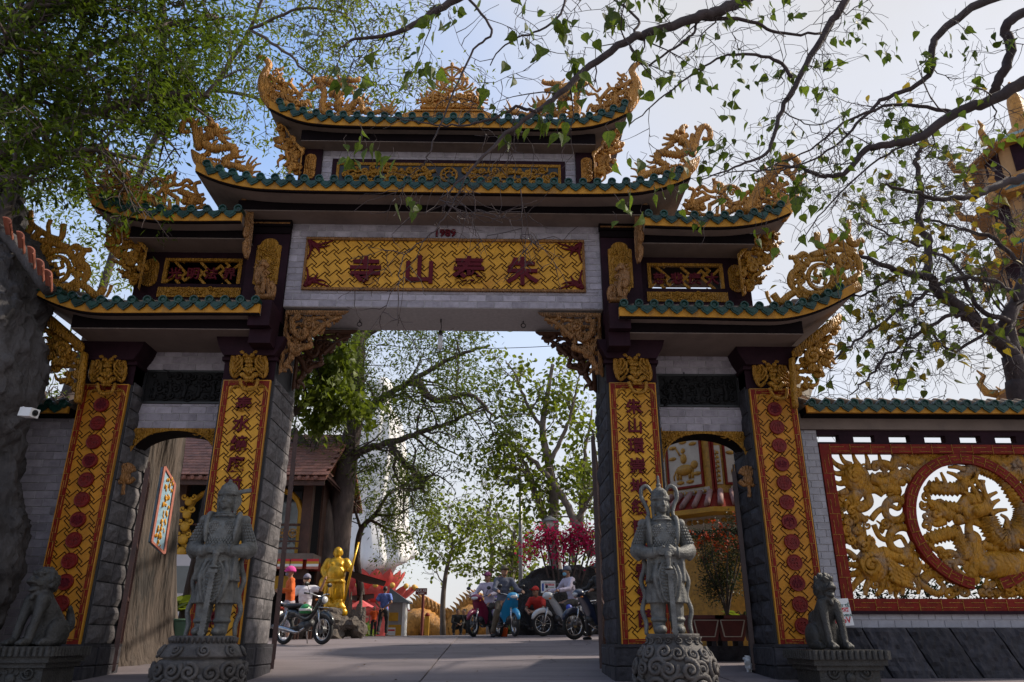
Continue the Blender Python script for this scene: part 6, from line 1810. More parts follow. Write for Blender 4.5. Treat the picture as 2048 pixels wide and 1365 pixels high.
# ------------------------------------------------------------------ golden dragon balustrade beyond the crest
DG = thing('dragon_balustrade', 'golden dragon balustrade with curled spines along the far terrace', 'balustrade', (-1, 40, gz(40)))
c_ = Carve(0, 0, 1, 40.0, fat=1.0); 
q = MB()
bodyp = sp3([at(812,1262,40), at(838,1242,40), at(868,1256,40), at(900,1272,40), at(925,1245,40), at(955,1235,40), at(985,1262,40), at(1010,1268,40)], 8)
q.tube(bodyp, [.62+.06*(i % 2) for i in range(len(bodyp))], 10)
obj('dragon_body', q, M['gold_tan'], DG, True)
for i in range(2, len(bodyp)-2, 2):
    p = bodyp[i]; obj('spine', MB().tube([p+Vector((0,0,.5)), p+Vector((.12,0,.85)), p+Vector((.02,0,1.15)), p+Vector((-.2,0,1.3))], [.16,.13,.08,.02], 6), M['gold_tan'], DG, True)
obj('terrace_wall', MB().box(at(800,1275,40).x, at(1015,1275,40).x, 40.2, 40.6, -.4, at(800,1268,40).z), M['gold_tan'], DG)

# ------------------------------------------------------------------ dark rock wall with notice, behind the riders
RW = thing('rock_wall', 'dark basalt rock wall topped by magenta flowers behind the riders', 'rock', (2.7, 22.6, gz(22)))
q = blobs([((1.85,22.9,1.2),(.55,.6,1.0)),((2.5,23.0,1.3),(.7,.7,1.1)),((3.3,23.1,1.3),(.8,.7,1.15)),((4.2,23.1,1.2),(.8,.7,1.1)),((2.2,22.9,2.0),(.5,.5,.45)),((3.0,23.0,2.1),(.5,.5,.4)),((3.8,23.0,2.15),(.5,.5,.4))])
q = fuse(q, .07, 1); rough(q, .22, 1.6, 2); rough(q, .08, 4.5, 9)
M['basalt'] = mat('basalt', (.028,.026,.026), .85, .5, 3, .9, 8, bdist=.15)
obj('rock_mass', q, M['basalt'], RW, True)
p = at(1097, 1186, 21.9)
sheet('virus_notice', 'white printed virus notice hung on the dark rock wall', 'notice', (p.x, 22.0, p.z), .40, .32,
      [('KHẨU TRANG Y TẾ', .03, .27, .035, 'print_green'), ('box', -.08, .17, .19, .24, 'print_red'), ('ĐÚNG CÁCH', .045, .215, .036, 'print_white'), ('PHÒNG CHỐNG', .04, .15, .032, 'print_green'), ('nCoV', .05, .07, .08, 'print_red', .02), ('box', -.17, -.12, .05, .25, 'print_blue')])
# ------------------------------------------------------------------ street lamps
M['pole_grey'] = mat('galvanised', (.30,.30,.31), .45, .12, 4, metal=.4)
lp = at(1042, 1272, 26.0); lt = at(1042, 940, 26.0); la = at(978, 937, 26.0)
SL = thing('street_lamp', 'tall grey street lamp with a flat lamp arm above the riders', 'street lamp', (lp.x, 26, gz(26)))
obj('pole', MB().tube([(lp.x,26,gz(26)-.05),(lp.x,26,lt.z)], [.085,.055], 10), M['pole_grey'], SL, True)
obj('arm', MB().tube([(lp.x,26,lt.z-.03),(la.x+.6,26,la.z)], .03, 8), M['pole_grey'], SL, True)
obj('lamp_head', MB().obox(((la.x*2+.7)/2,26,la.z+.01), (.36,0,-.01), (0,.12,0), (0,0,.045)), M['pole_grey'], SL)
obj('solar_panel', MB().obox((lp.x-.25,26.02,lt.z-.35), (.3,0,.05), (0,.2,.18), (.0,-.012,.012)), M['glass'], SL)
gp = at(1100, 1044, 24.0)
GLp = thing('garden_lamp', 'small mushroom garden lamp beside the magenta flowers', 'lamp', (gp.x, 24, gz(24)))
obj('post', MB().tube([(gp.x,24,gz(24)),(gp.x,24,gp.z)], .03, 8), M['pole_grey'], GLp)
obj('shade', MB().lathe([(.28,0),(.26,.05),(.10,.14),(.03,.18)], (gp.x,24,gp.z), 16), M['pole_grey'], GLp, True)
obj('globe', MB().ball((gp.x,24,gp.z-.04), .13, 12, 8), M['white'], GLp, True)

# ------------------------------------------------------------------ right: gilded tower behind the side arch
TY = 14.6
M['cream'] = mat('cream_plaster', (.50,.44,.36), .8, .12, 4, .15, 30, stain=(.25,.2,.15))
M['gold_rough'] = mat('gold_mosaic', (.42,.21,.02), .5, .35, 14, .5, 60)
TW = thing('gilded_tower', 'cream and gold octagonal shrine tower with relief panels behind the side arch', 'tower', (5.2, 15.6, gz(15)))
def oct_(r, z, c=(5.55,16.0), ph=math.pi/8): return [(c[0]+r*math.cos(ph+k*math.pi/4), c[1]+r*math.sin(ph+k*math.pi/4), z) for k in range(8)]
RT = 1.62
def prism8(r0, z0, r1, z1):
    q = MB(); a = oct_(r0, z0); b = oct_(r1, z1); q.add(a+b, [tuple(range(7,-1,-1)), tuple(range(8,16))]+[(k, (k+1) % 8, (k+1) % 8+8, k+8) for k in range(8)]); return q
zg = gz(15.5, 5)
obj('lower_drum', prism8(RT*1.02, zg-.1, RT*1.02, 2.35), M['gold_rough'], TW)
obj('band', prism8(RT*1.05, 2.28, RT*1.05, 2.40), M['plum'], TW)
obj('frieze', prism8(RT*1.0, 2.40, RT*1.0, 2.75), M['cream'], TW)
obj('upper_drum', prism8(RT*.98, 2.9, RT*.98, 5.2), M['gold_rough'], TW)
obj('eave', prism8(RT*1.30, 2.75, RT*1.02, 3.08), M['red'], TW)
obj('eave_edge', prism8(RT*1.31, 2.66, RT*1.31, 2.748), M['marigold'], TW)
obj('cornice', prism8(RT*1.2, 5.2, RT*1.25, 5.4), M['cream'], TW)
M['pink_tile'] = mat('pink_tile', (.30,.17,.15), .75, .3, 8, .3, 40)
for k in range(8):
    A = Vector(oct_(RT*1.30, 2.77)[k]); B = Vector(oct_(RT*1.30, 2.77)[(k+1) % 8]); C_ = Vector(oct_(RT*1.02, 3.09)[k]); D = Vector(oct_(RT*1.02, 3.09)[(k+1) % 8])
    for i in range(6):
        t = (i+.5)/6
        obj('roof_roll', MB().tube([A.lerp(B, t)+Vector((0,0,.03)), C_.lerp(D, t)+Vector((0,0,.03))], .055, 8), M['pink_tile'], TW, True)
# relief panels on the two sides that face the arch
def face_frame(k, r):
    P = oct_(r, 0); a = Vector(P[k]); b = Vector(P[(k+1) % 8]); u = (b-a).normalized(); n_ = Vector((u.y, -u.x, 0)); return (a+b)/2, u, n_, (b-a).length
for k in (4, 5):
    c0, u, nn, L = face_frame(k, RT*.98)
    if (c0+nn-Vector((5.55,16,0))).length < (c0-Vector((5.55,16,0))).length: nn = -nn
    if u.x < 0: u = -u
    def Q(a, z, d=0): return c0+u*a+Vector((0,0,z))+nn*d
    def slabq(a0, a1, z0, z1, d0, d1, m, name):
        q = MB(); q.add([Q(a0,z0,d1),Q(a1,z0,d1),Q(a1,z1,d1),Q(a0,z1,d1),Q(a0,z0,d0),Q(a1,z0,d0),Q(a1,z1,d0),Q(a0,z1,d0)], [(0,1,2,3),(7,6,5,4),(0,4,5,1),(1,5,6,2),(2,6,7,3),(3,7,4,0)]); return obj(name, q, M[m], TW)
    slabq(-.36,.36,3.28,4.22,0,.03,'cream','relief_panel')
    for (a0,a1,z0,z1) in ((-.40,-.36,3.24,4.26),(.36,.40,3.24,4.26),(-.36,.36,3.24,3.28),(-.36,.36,4.22,4.26)): slabq(a0,a1,z0,z1,0,.05,'red','panel_frame')
    slabq(-.58,-.45,3.25,4.0,0,.02,'cream','flower_panel'); slabq(-.3,.5,3.06,3.22,0,.02,'cream','flower_panel'); slabq(-.1,.55,4.32,4.6,0,.02,'cream','flower_panel')
    slabq(-L/2,-L/2+.04,2.95,5.2,0,.03,'red','corner_strip'); slabq(L/2-.04,L/2,2.95,5.2,0,.03,'red','corner_strip')
    def rel(mb, a, z, r, sa=1, sz=1): 
        m4 = Matrix((( u.x, nn.x, 0),(u.y, nn.y, 0),(0,0,1)))
        mb.ball(Q(a, z, .03), r, 10, 7, (sa, .5, sz), m4)
    q = MB()
    rel(q,0,3.60,.17,1.25,.65); rel(q,.22,3.68,.085,1,1); 
    for a in (-.17,-.10,.10,.17): q.tube([Q(a,3.56,.03), Q(a,3.42,.03)], .03, 6)
    rel(q,-.01,3.83,.085,.9,1.2); rel(q,-.01,3.99,.055); q.tube([Q(-.08,3.9,.04), Q(-.16,4.05,.04)], .018, 6); q.tube([Q(-.2,3.6,.03), Q(-.26,3.5,.03), Q(-.25,3.42,.03)], .018, 6)
    for a, z in ((-.24,4.08),(.22,4.1),(0,4.16),(-.26,3.86),(.27,3.5),(-.12,3.36),(.1,3.36)): rel(q,a,z,.065,1.4,.6)
    obj('rider_relief', q, M['gold_rough'], TW, True)
    q = MB()
    for (a, z) in [(-.52,3.32+.09*i) for i in range(7)]+[(-.2+.1*i,3.14) for i in range(7)]+[(0+.09*i,4.45) for i in range(6)]:
        q.tube([Q(a-.03,z-.03,.025), Q(a+.03,z+.03,.025)], [.022,.008], 5); q.tube([Q(a+.03,z-.02,.025), Q(a-.03,z+.045,.025)], [.022,.008], 5)
    obj('flower_relief', q, M['gold_rough'], TW, True)
    q = MB()
    for i in range(9): rel(q,-.5+i*.125,2.57,.05,1.2,1)
    obj('frieze_relief', q, M['gold_rough'], TW, True)
# low wall and planters before the tower
LWL = thing('low_wall', 'low dark stone wall edging the planters behind the side arch', 'wall', (4.6, 12.6, gz(12.6)))
obj('wall_block', MB().box(3.25, 7.2, 12.45, 12.75, -.05, gz(12.6, 4)+.23), M['granite_dark'], LWL)
M['planter_red'] = mat('planter_red', (.105,.020,.016), .6, .3, 5, .2, 30)
def planter(x, y, label):
    T = thing('planter', label, 'planter', (x, y, gz(12.6, 4)+.23), 'red tapered planters'); z0 = gz(12.6, 4)+.23
    q = MB(); a, b, h = .17, .25, .42
    q.add([(x-a,y-a,z0+.07),(x+a,y-a,z0+.07),(x+a,y+a,z0+.07),(x-a,y+a,z0+.07),(x-b,y-b,z0+h),(x+b,y-b,z0+h),(x+b,y+b,z0+h),(x-b,y+b,z0+h)], [(3,2,1,0),(4,5,6,7),(0,1,5,4),(1,2,6,5),(2,3,7,6),(3,0,4,7)])
    obj('tub', q, M['planter_red'], T); obj('rim', MB().box(x-b-.02, x+b+.02, y-b-.02, y+b+.02, z0+h-.03, z0+h+.02), M['planter_red'], T)
    f = MB()
    for (u0, v0, u1, v1) in ((-.7,.18,.7,.18),(-.78,.85,.78,.85),(-.7,.18,-.78,.85),(.7,.18,.78,.85)):
        P1 = lambda u, v: Vector((x+u*(a+(b-a)*v), y-(a+(b-a)*v)-.006, z0+.07+(h-.07)*v)); f.bar(P1(u0,v0), P1(u1,v1), .008, .006)
    obj('panel_line', f, M['cream'], T)
    for sx_ in (-1, 1): obj('foot', MB().box(x+sx_*.12-.04, x+sx_*.12+.04, y-.15, y+.15, z0, z0+.075), M['granite_dark'], T)
    obj('soil', MB().box(x-b+.02, x+b-.02, y-b+.02, y+b-.02, z0+h-.02, z0+h+.022), M['bark_dark'], T)
    return z0+h
PLX = [at(1408,1280,12.6).x, at(1450,1280,12.6).x+.08, at(1490,1280,12.6).x+.26]
for x, lb in zip(PLX, ('red tapered planter nearest the stone guardian', 'red tapered planter holding the orange flowering bush', 'red tapered planter beside the dark gate leaf')): PZ = planter(x, 12.62, lb)
# crumpled plastic bag
p = at(1500, 1330, 10.9)
q = MB().ball((0,0,0), .085, 14, 10, (.8,.8,1.25)); rough(q, .05, 14, 3); rough(q, .02, 40, 5)
tag(obj('plastic_bag', q.shift((p.x, 10.9, gz(10.9)+.11)), M['white'], None), 'crumpled white plastic bag lying by the pillar foot', 'bag', kind='thing')

# ------------------------------------------------------------------ left arch: van, bin, broom
VY = 19.5
v0 = at(300, 1255, VY); 
VN = thing('parked_van', 'white parked van with dark windows seen through the side arch', 'van', (v0.x+.8, VY, gz(VY, -7)))
M['car_white'] = mat('car_white', (.55,.52,.55), .3, .06, 2, coat=.4)
x0, x1, zv = v0.x-2.2, v0.x+2.35, gz(VY, -7)
prof = [(x0,zv+.35),(x0,zv+1.75),(x0+.3,zv+2.02),(x1-1.15,zv+2.02),(x1-.45,zv+1.2),(x1-.05,zv+1.0),(x1,zv+.35)]
obj('body', MB().prism(prof, 'y', VY, VY+1.8), M['car_white'], VN)
obj('side_window', MB().box(x0+.4, x1-1.3, VY-.012, VY-.002, zv+1.12, zv+1.75), M['glass'], VN)
obj('cab_window', MB().prism([(x1-1.22,zv+1.12),(x1-.62,zv+1.12),(x1-1.12,zv+1.75),(x1-1.22,zv+1.75)], 'y', VY-.013, VY-.002), M['glass'], VN)
for xw in (x0+.8, x1-.8):
    w = obj('wheel', MB().tube([(xw,VY-.05,zv+.34),(xw,VY+.18,zv+.34)], .34, 22), M['black'], VN); obj('hub', MB().tube([(xw,VY-.06,zv+.34),(xw,VY-.05,zv+.34)], .19, 16), M['pole_grey'], w)
obj('sill', MB().box(x0+.1, x1-.1, VY-.008, VY-.001, zv+.36, zv+.55), M['black'], VN)
M['bin_green'] = mat('bin_green', (.10,.20,.13), .55, .2, 4)
bp_ = at(362, 1290, 12.9)
BN = thing('green_bin', 'pale green rubbish bin behind the guardian with winged cap', 'bin', (bp_.x, 12.9, gz(12.9)))
obj('barrel', MB().lathe([(.20,0),(.23,.05),(.27,.55),(.28,.60)], (bp_.x,12.9,gz(12.9, -4)), 20), M['bin_green'], BN, True); obj('rim', MB().torus((bp_.x,12.9,gz(12.9, -4)+.6), .28, .02, 'z', 24, 6), M['bin_green'], BN, True)
M['broom_green'] = mat('broom_green', (.02,.30,.13), .5, .2, 4)
b0 = at(312, 1292, 12.6)
BR = thing('green_dustpan', 'green dustpan with a long handle leaning by the bin', 'dustpan', (b0.x, 12.6, gz(12.6)))
obj('pan', MB().box(b0.x-.06, b0.x+.12, 12.5, 12.7, gz(12.6)+.01, gz(12.6)+.06), M['broom_green'], BR); obj('handle', MB().tube([(b0.x+.04,12.6,gz(12.6)+.05),(b0.x+.12,12.65,gz(12.6)+.62)], .014, 8), M['broom_green'], BR)

# ------------------------------------------------------------------ far right: tiered pagoda behind the bare branches
PG = thing('pagoda', 'tall ochre pagoda with blue-green tiered eaves behind the bare tree', 'pagoda', (22.3, 25, 0))
M['pagoda_wall'] = mat('pagoda_wall', (.36,.20,.085), .8, .2, 1.5, .2, 20)
M['blue_tile'] = mat('blue_tile', (.03,.11,.13), .45, .3, 4, .3, 30)
pc = (22.3, 25.6)
def og(r, z): return oct_(r, z, pc)
def pr8(r0, z0, r1, z1):
    q = MB(); a = og(r0, z0); b = og(r1, z1); q.add(a+b, [tuple(range(7,-1,-1)), tuple(range(8,16))]+[(k, (k+1) % 8, (k+1) % 8+8, k+8) for k in range(8)]); return q
z = 4.0; r = 3.0
obj('base_storey', pr8(3.1, -1, 3.1, 4.0), M['pagoda_wall'], PG)
for i in range(6):
    h = 2.75-.1*i
    st_ = obj('storey', pr8(r*.86, z, r*.86, z+h), M['pagoda_wall'], PG)
    obj('railing_band', pr8(r*.93, z+.02, r*.93, z+.45), M['gold_tan'], st_)
    ev = obj('eave', pr8(r*1.12, z+h-.35, r*.84, z+h+.10), M['blue_tile'], PG); obj('eave_edge', pr8(r*1.13, z+h-.47, r*1.13, z+h-.352), M['gold_tan'], ev)
    for k in range(8):
        a = Vector(og(r*1.12, z+h-.4)[k]); d_ = (a-Vector((*pc, a.z))).normalized()
        obj('corner_dragon', MB().tube([a, a+d_*.35+Vector((0,0,.1)), a+d_*.5+Vector((0,0,.45)), a+d_*.3+Vector((0,0,.75)), a+d_*.5+Vector((0,0,1.0))], [.16,.15,.12,.09,.03], 6), M['gold_tan'], ev, True)
        m0, m1 = Vector(og(r*.865, z+.6)[k]), Vector(og(r*.865, z+.6)[(k+1) % 8]); mm = (m0+m1)/2; uu = (m1-m0).normalized(); n2 = (mm-Vector((*pc, mm.z))).normalized()
        obj('window_niche', MB().obox(mm+Vector((0,0,.65)), uu*.42, n2*.03, Vector((0,0,.62))), M['plum'], st_)
    z += h; r *= .93
obj('spire', MB().lathe([(1.2,0),(.9,.6),(.35,1.2),(.3,2.4),(.05,3.4)], (*pc, z), 16), M['gold_tan'], PG, True)
# ================================================================== motorbikes
M['tyre'] = mat('tyre_rubber', (.013,.013,.014), .8, .3, 20)
M['chrome'] = mat('chrome', (.45,.45,.46), .22, .1, 5, metal=.9)
M['engine'] = mat('engine_metal', (.06,.06,.062), .5, .3, 12, metal=.3)
M['seat'] = mat('seat_vinyl', (.012,.012,.013), .55, .2, 10)
M['lens'] = mat('lamp_lens', (.55,.56,.58), .12, .1, 5)
M['amber'] = mat('amber_lens', (.55,.16,.02), .25, .1, 5)
def paint(n, c): 
    M[n] = mat(n, c, .3, .08, 3, coat=.5); return n
paint('p_black', (.012,.014,.016)); paint('p_blue', (.012,.25,.50)); paint('p_white', (.52,.54,.56)); paint('p_maroon', (.20,.012,.05)); paint('p_violet', (.09,.05,.30)); paint('p_navy', (.015,.025,.06))
def bike(label, loc, th, col, style='scooter', extras=()):
    root = thing('motorbike', label, 'motorbike', loc, 'motorbikes on the forecourt', th)
    def add(name, mb, m, smooth=True, par=None):
        o = obj(name, mb, M[m], None, smooth); o.parent = par or root; return o
    for x, nm in ((.62,'front'),(-.60,'rear')):
        w = add('wheel', MB().tube([(x,-.05,.285),(x,.05,.285)], .05, 12), 'chrome', False)
        add('tyre', MB().torus((x,0,.285), .248, .040, 'y', 30, 8, 1.05), 'tyre', True, w)
        add('rim', MB().torus((x,0,.285), .205, .014, 'y', 30, 6, 1.6), 'chrome', True, w)
        sp = MB()
        for k in range(12):
            a = k*math.pi/6; sp.tube([(x+.04*math.cos(a),(.03 if k % 2 else -.03),.285+.04*math.sin(a)), (x+.20*math.cos(a),0,.285+.20*math.sin(a))], .004, 4)
        o = add('spokes', sp, 'chrome', False, w); o['kind'] = 'stuff'
        if nm == 'front': add('brake_drum', MB().tube([(x,-.06,.285),(x,.03,.285)], .075, 14), 'engine', False, w)
    for s in (-1, 1):
        add('fork_leg', MB().tube([(.62,s*.075,.285),(.52,s*.075,.66)], [.022,.026], 8), 'chrome')
        add('rear_shock', MB().tube([(-.56,s*.11,.33),(-.42,s*.11,.66)], [.024,.032], 8), 'chrome')
        add('grip', MB().tube([(.36,s*.20,.98),(.33,s*.33,.99)], .018, 8), 'black')
        mi = add('mirror', MB().ball((.36,s*.30,1.17), 1, 12, 7, (.02,.065,.045)), 'black'); add('mirror_stalk', MB().tube([(.38,s*.22,.99),(.36,s*.29,1.15)], .007, 6), 'black', True, mi)
        add('indicator', MB().ball((.47,s*.11,.86), 1, 10, 6, (.035,.03,.022)), 'amber')
        add('footrest', MB().tube([(.02,s*.08,.27),(.02,s*.22,.27)], .014, 6), 'black')
    add('handlebar', MB().tube(sp3([(.34,-.30,.99),(.37,-.18,.98),(.43,0,.93),(.37,.18,.98),(.34,.30,.99)], 5), .014, 8), 'chrome')
    add('fender', MB().tube([(.62+.30*math.cos(a),0,.285+.30*math.sin(a)) for a in np.linspace(.35, 2.5, 10)], [.03,.05,.06,.065,.068,.068,.065,.06,.05,.03], 8), col)
    b = MB()
    if style == 'cub':
        limb(b, [(.46,0,.83),(.28,0,.60),(.10,0,.50),(-.15,0,.58),(-.5,0,.68)], [.05,.05,.055,.075,.06], 10)
        b.ball((.0,0,.62), 1, 14, 9, (.20,.085,.11)); b.ball((-.38,0,.62), 1, 14, 9, (.22,.10,.10))
        add('body', b, col)
        hd = MB().ball((.54,0,.86), 1, 14, 9, (.085,.095,.09)); add('headlight_shell', hd, col); add('headlight', MB().ball((.60,0,.86), 1, 14, 9, (.045,.075,.07)), 'lens')
        rk = MB()
        for yy in (-.1, 0, .1): rk.tube([(.52,yy,.72),(.72,yy,.70)], .008, 6)
        add('front_rack', rk, 'chrome')
    else:
        P = []
        for t in np.linspace(0, 1, 9):            # leg shield
            x = .50-.36*t-.05*math.sin(t*3); z = .92-.62*t; w = .07+.13*math.sin(math.pi*min(1, t*.8+.15))
            P.append([(x-.05*abs(v)**1.5, w*v, z) for v in (-1,-.6,-.2,.2,.6,1)])
        b.grid(P); b.grid([[(x-.03, y, z) for x, y, z in r] for r in reversed(P)])
        add('leg_shield', b, col)
        b = MB(); limb(b, [(.10,0,.36),(-.05,0,.42),(-.25,0,.56),(-.55,0,.70),(-.74,0,.74)], [.07,.09,.125,.10,.04], 12); add('body', b, col)
        b = MB(); b.ball((.47,0,.93), 1, 16, 10, (.13,.15,.095)); add('front_cowl', b, col)
        add('headlight', MB().ball((.565,0,.915), 1, 14, 9, (.045,.10,.045)), 'lens')
    add('seat', MB().ball((-.36,0,.765), 1, 16, 9, (.36,.115,.055)), 'seat')
    e = MB(); e.ball((.02,0,.36), 1, 12, 8, (.17,.10,.10)); e.tube([(.10,0,.38),(.27,0,.42)], [.075,.07], 10)
    add('engine', e, 'engine'); add('exhaust', MB().tube(sp3([(.15,-.10,.32),(-.05,-.12,.24),(-.35,-.14,.29),(-.82,-.15,.36)], 4), [.02,.02,.02,.022,.024,.03,.042,.048,.05,.05,.05,.05,.046], 10), 'chrome')
    add('swingarm', MB().tube([(-.60,-.085,.285),(-.10,-.085,.34)], .024, 8), 'engine'); add('chain_case', MB().obox((-.35,.09,.31), (.27,0,.02), (0,.02,0), (0,0,.045)), 'engine')
    add('rear_fender', MB().tube([(-.60+.31*math.cos(a),0,.285+.31*math.sin(a)) for a in np.linspace(.9, 2.9, 9)], .058, 8), col if style != 'cub' else 'p_black')
    add('tail_light', MB().ball((-.79,0,.72), 1, 10, 7, (.04,.07,.04)), 'red'); add('number_plate', MB().obox((-.85,0,.58), (.008,0,-.02), (0,.085,0), (.012,0,.07)), 'white')
    add('side_stand', MB().tube([(-.02,.10,.30),(-.10,.22,.02)], .012, 6), 'chrome')
    rr = MB(); rr.tube(sp3([(-.55,-.10,.80),(-.80,-.09,.84),(-.84,0,.85),(-.80,.09,.84),(-.55,.10,.80)], 4), .012, 6); add('grab_rail', rr, 'chrome')
    for (nm, fn) in extras: fn(root, add)
    return root
def place(px_, py_, Y): 
    p = at(px_, py_, Y); return p.x, Y
def bike_at(label, fx, Y, deg, col, style='scooter'):
    """put the front wheel's axle on the given spot"""
    th = math.radians(deg); x = at(fx, 1260, Y).x-.62*math.cos(th); y = Y-.62*math.sin(th)
    return bike(label, (x, y, gz(y, x)+.03), th, col, style), (x, y, th)
# ================================================================== people
M['skin'] = mat('skin', (.30,.16,.10), .6, .12, 8)
M['hair'] = mat('black_hair', (.012,.010,.009), .6, .3, 20)
def cloth(n, c): 
    M[n] = mat(n, c, .85, .15, 9, .25, 35); return n
for n, c in (('c_orange',(.55,.10,.012)),('c_white',(.62,.61,.66)),('c_blue',(.13,.20,.55)),('c_grey',(.22,.21,.27)),('c_dark',(.022,.022,.025)),('c_red',(.50,.03,.02)),('c_lilac',(.46,.42,.52)),('c_brown',(.10,.075,.05)),('c_slate',(.10,.11,.15)),('c_pants',(.30,.26,.29)),('c_mask',(.20,.46,.62)),('c_pink',(.55,.05,.26)),('c_purple',(.20,.05,.13)),('c_olive',(.075,.065,.045)),('c_flame',(.72,.10,.015))): cloth(n, c)
POSES = {
 'stand': dict(pel=(0,0,.90), chest=(0,-.01,1.22), neck=(0,0,1.42), head=(0,-.02,1.56), el=((-.26,.03,1.12),(.26,.03,1.12)), wr=((-.26,-.06,.88),(.26,-.06,.88)), kn=((-.10,-.02,.50),(.11,.0,.50)), an=((-.11,.02,.08),(.12,.02,.08))),
 'hold': dict(pel=(0,0,.90), chest=(0,-.02,1.22), neck=(0,-.02,1.42), head=(0,-.06,1.56), el=((-.27,-.02,1.13),(.27,-.02,1.13)), wr=((-.16,-.26,1.12),(.16,-.28,1.14)), kn=((-.10,-.02,.50),(.11,.0,.50)), an=((-.11,.02,.08),(.12,.02,.08))),
 'back_hands': dict(pel=(0,0,.90), chest=(0,-.01,1.22), neck=(0,-.02,1.42), head=(0,-.05,1.56), el=((-.28,.08,1.12),(.28,.08,1.12)), wr=((-.05,.17,.92),(.10,.17,.95)), kn=((-.10,-.10,.50),(.11,.06,.50)), an=((-.11,-.06,.08),(.12,.20,.12))),
 'walk': dict(pel=(0,0,.90), chest=(0,-.02,1.22), neck=(0,-.02,1.42), head=(0,-.04,1.56), el=((-.26,.05,1.12),(.26,-.02,1.12)), wr=((-.27,.05,.88),(.27,-.16,.92)), kn=((-.10,-.12,.50),(.11,.04,.48)), an=((-.11,-.08,.08),(.12,.18,.14))),
 'ride': dict(pel=(0,.02,.82), chest=(0,-.08,1.14), neck=(0,-.12,1.33), head=(0,-.15,1.47), el=((-.30,-.26,1.06),(.30,-.26,1.06)), wr=((-.30,-.52,1.02),(.30,-.52,1.02)), kn=((-.17,-.36,.72),(.17,-.36,.72)), an=((-.19,-.20,.30),(.20,-.22,.30))),
 'ride_foot': dict(pel=(0,.02,.82), chest=(0,-.04,1.15), neck=(0,-.08,1.35), head=(0,-.10,1.49), el=((-.29,-.22,1.07),(.29,-.22,1.07)), wr=((-.30,-.50,1.02),(.30,-.50,1.02)), kn=((-.22,-.30,.62),(.17,-.36,.72)), an=((-.32,-.18,.08),(.20,-.22,.30))),
 'sit': dict(pel=(0,.05,.48), chest=(0,0,.80), neck=(0,0,.99), head=(0,-.03,1.13), el=((-.30,-.02,.72),(.34,.0,.90)), wr=((-.24,-.28,.60),(.42,-.06,1.12)), kn=((-.15,-.38,.50),(.16,-.38,.50)), an=((-.16,-.36,.08),(.17,-.36,.08))),
 'crouch': dict(pel=(0,.12,.36), chest=(0,-.06,.66), neck=(0,-.14,.82), head=(0,-.20,.95), el=((-.26,-.26,.52),(.26,-.26,.52)), wr=((-.08,-.44,.45),(.08,-.46,.45)), kn=((-.17,-.30,.50),(.17,-.30,.50)), an=((-.16,-.14,.08),(.16,-.14,.08))),
}
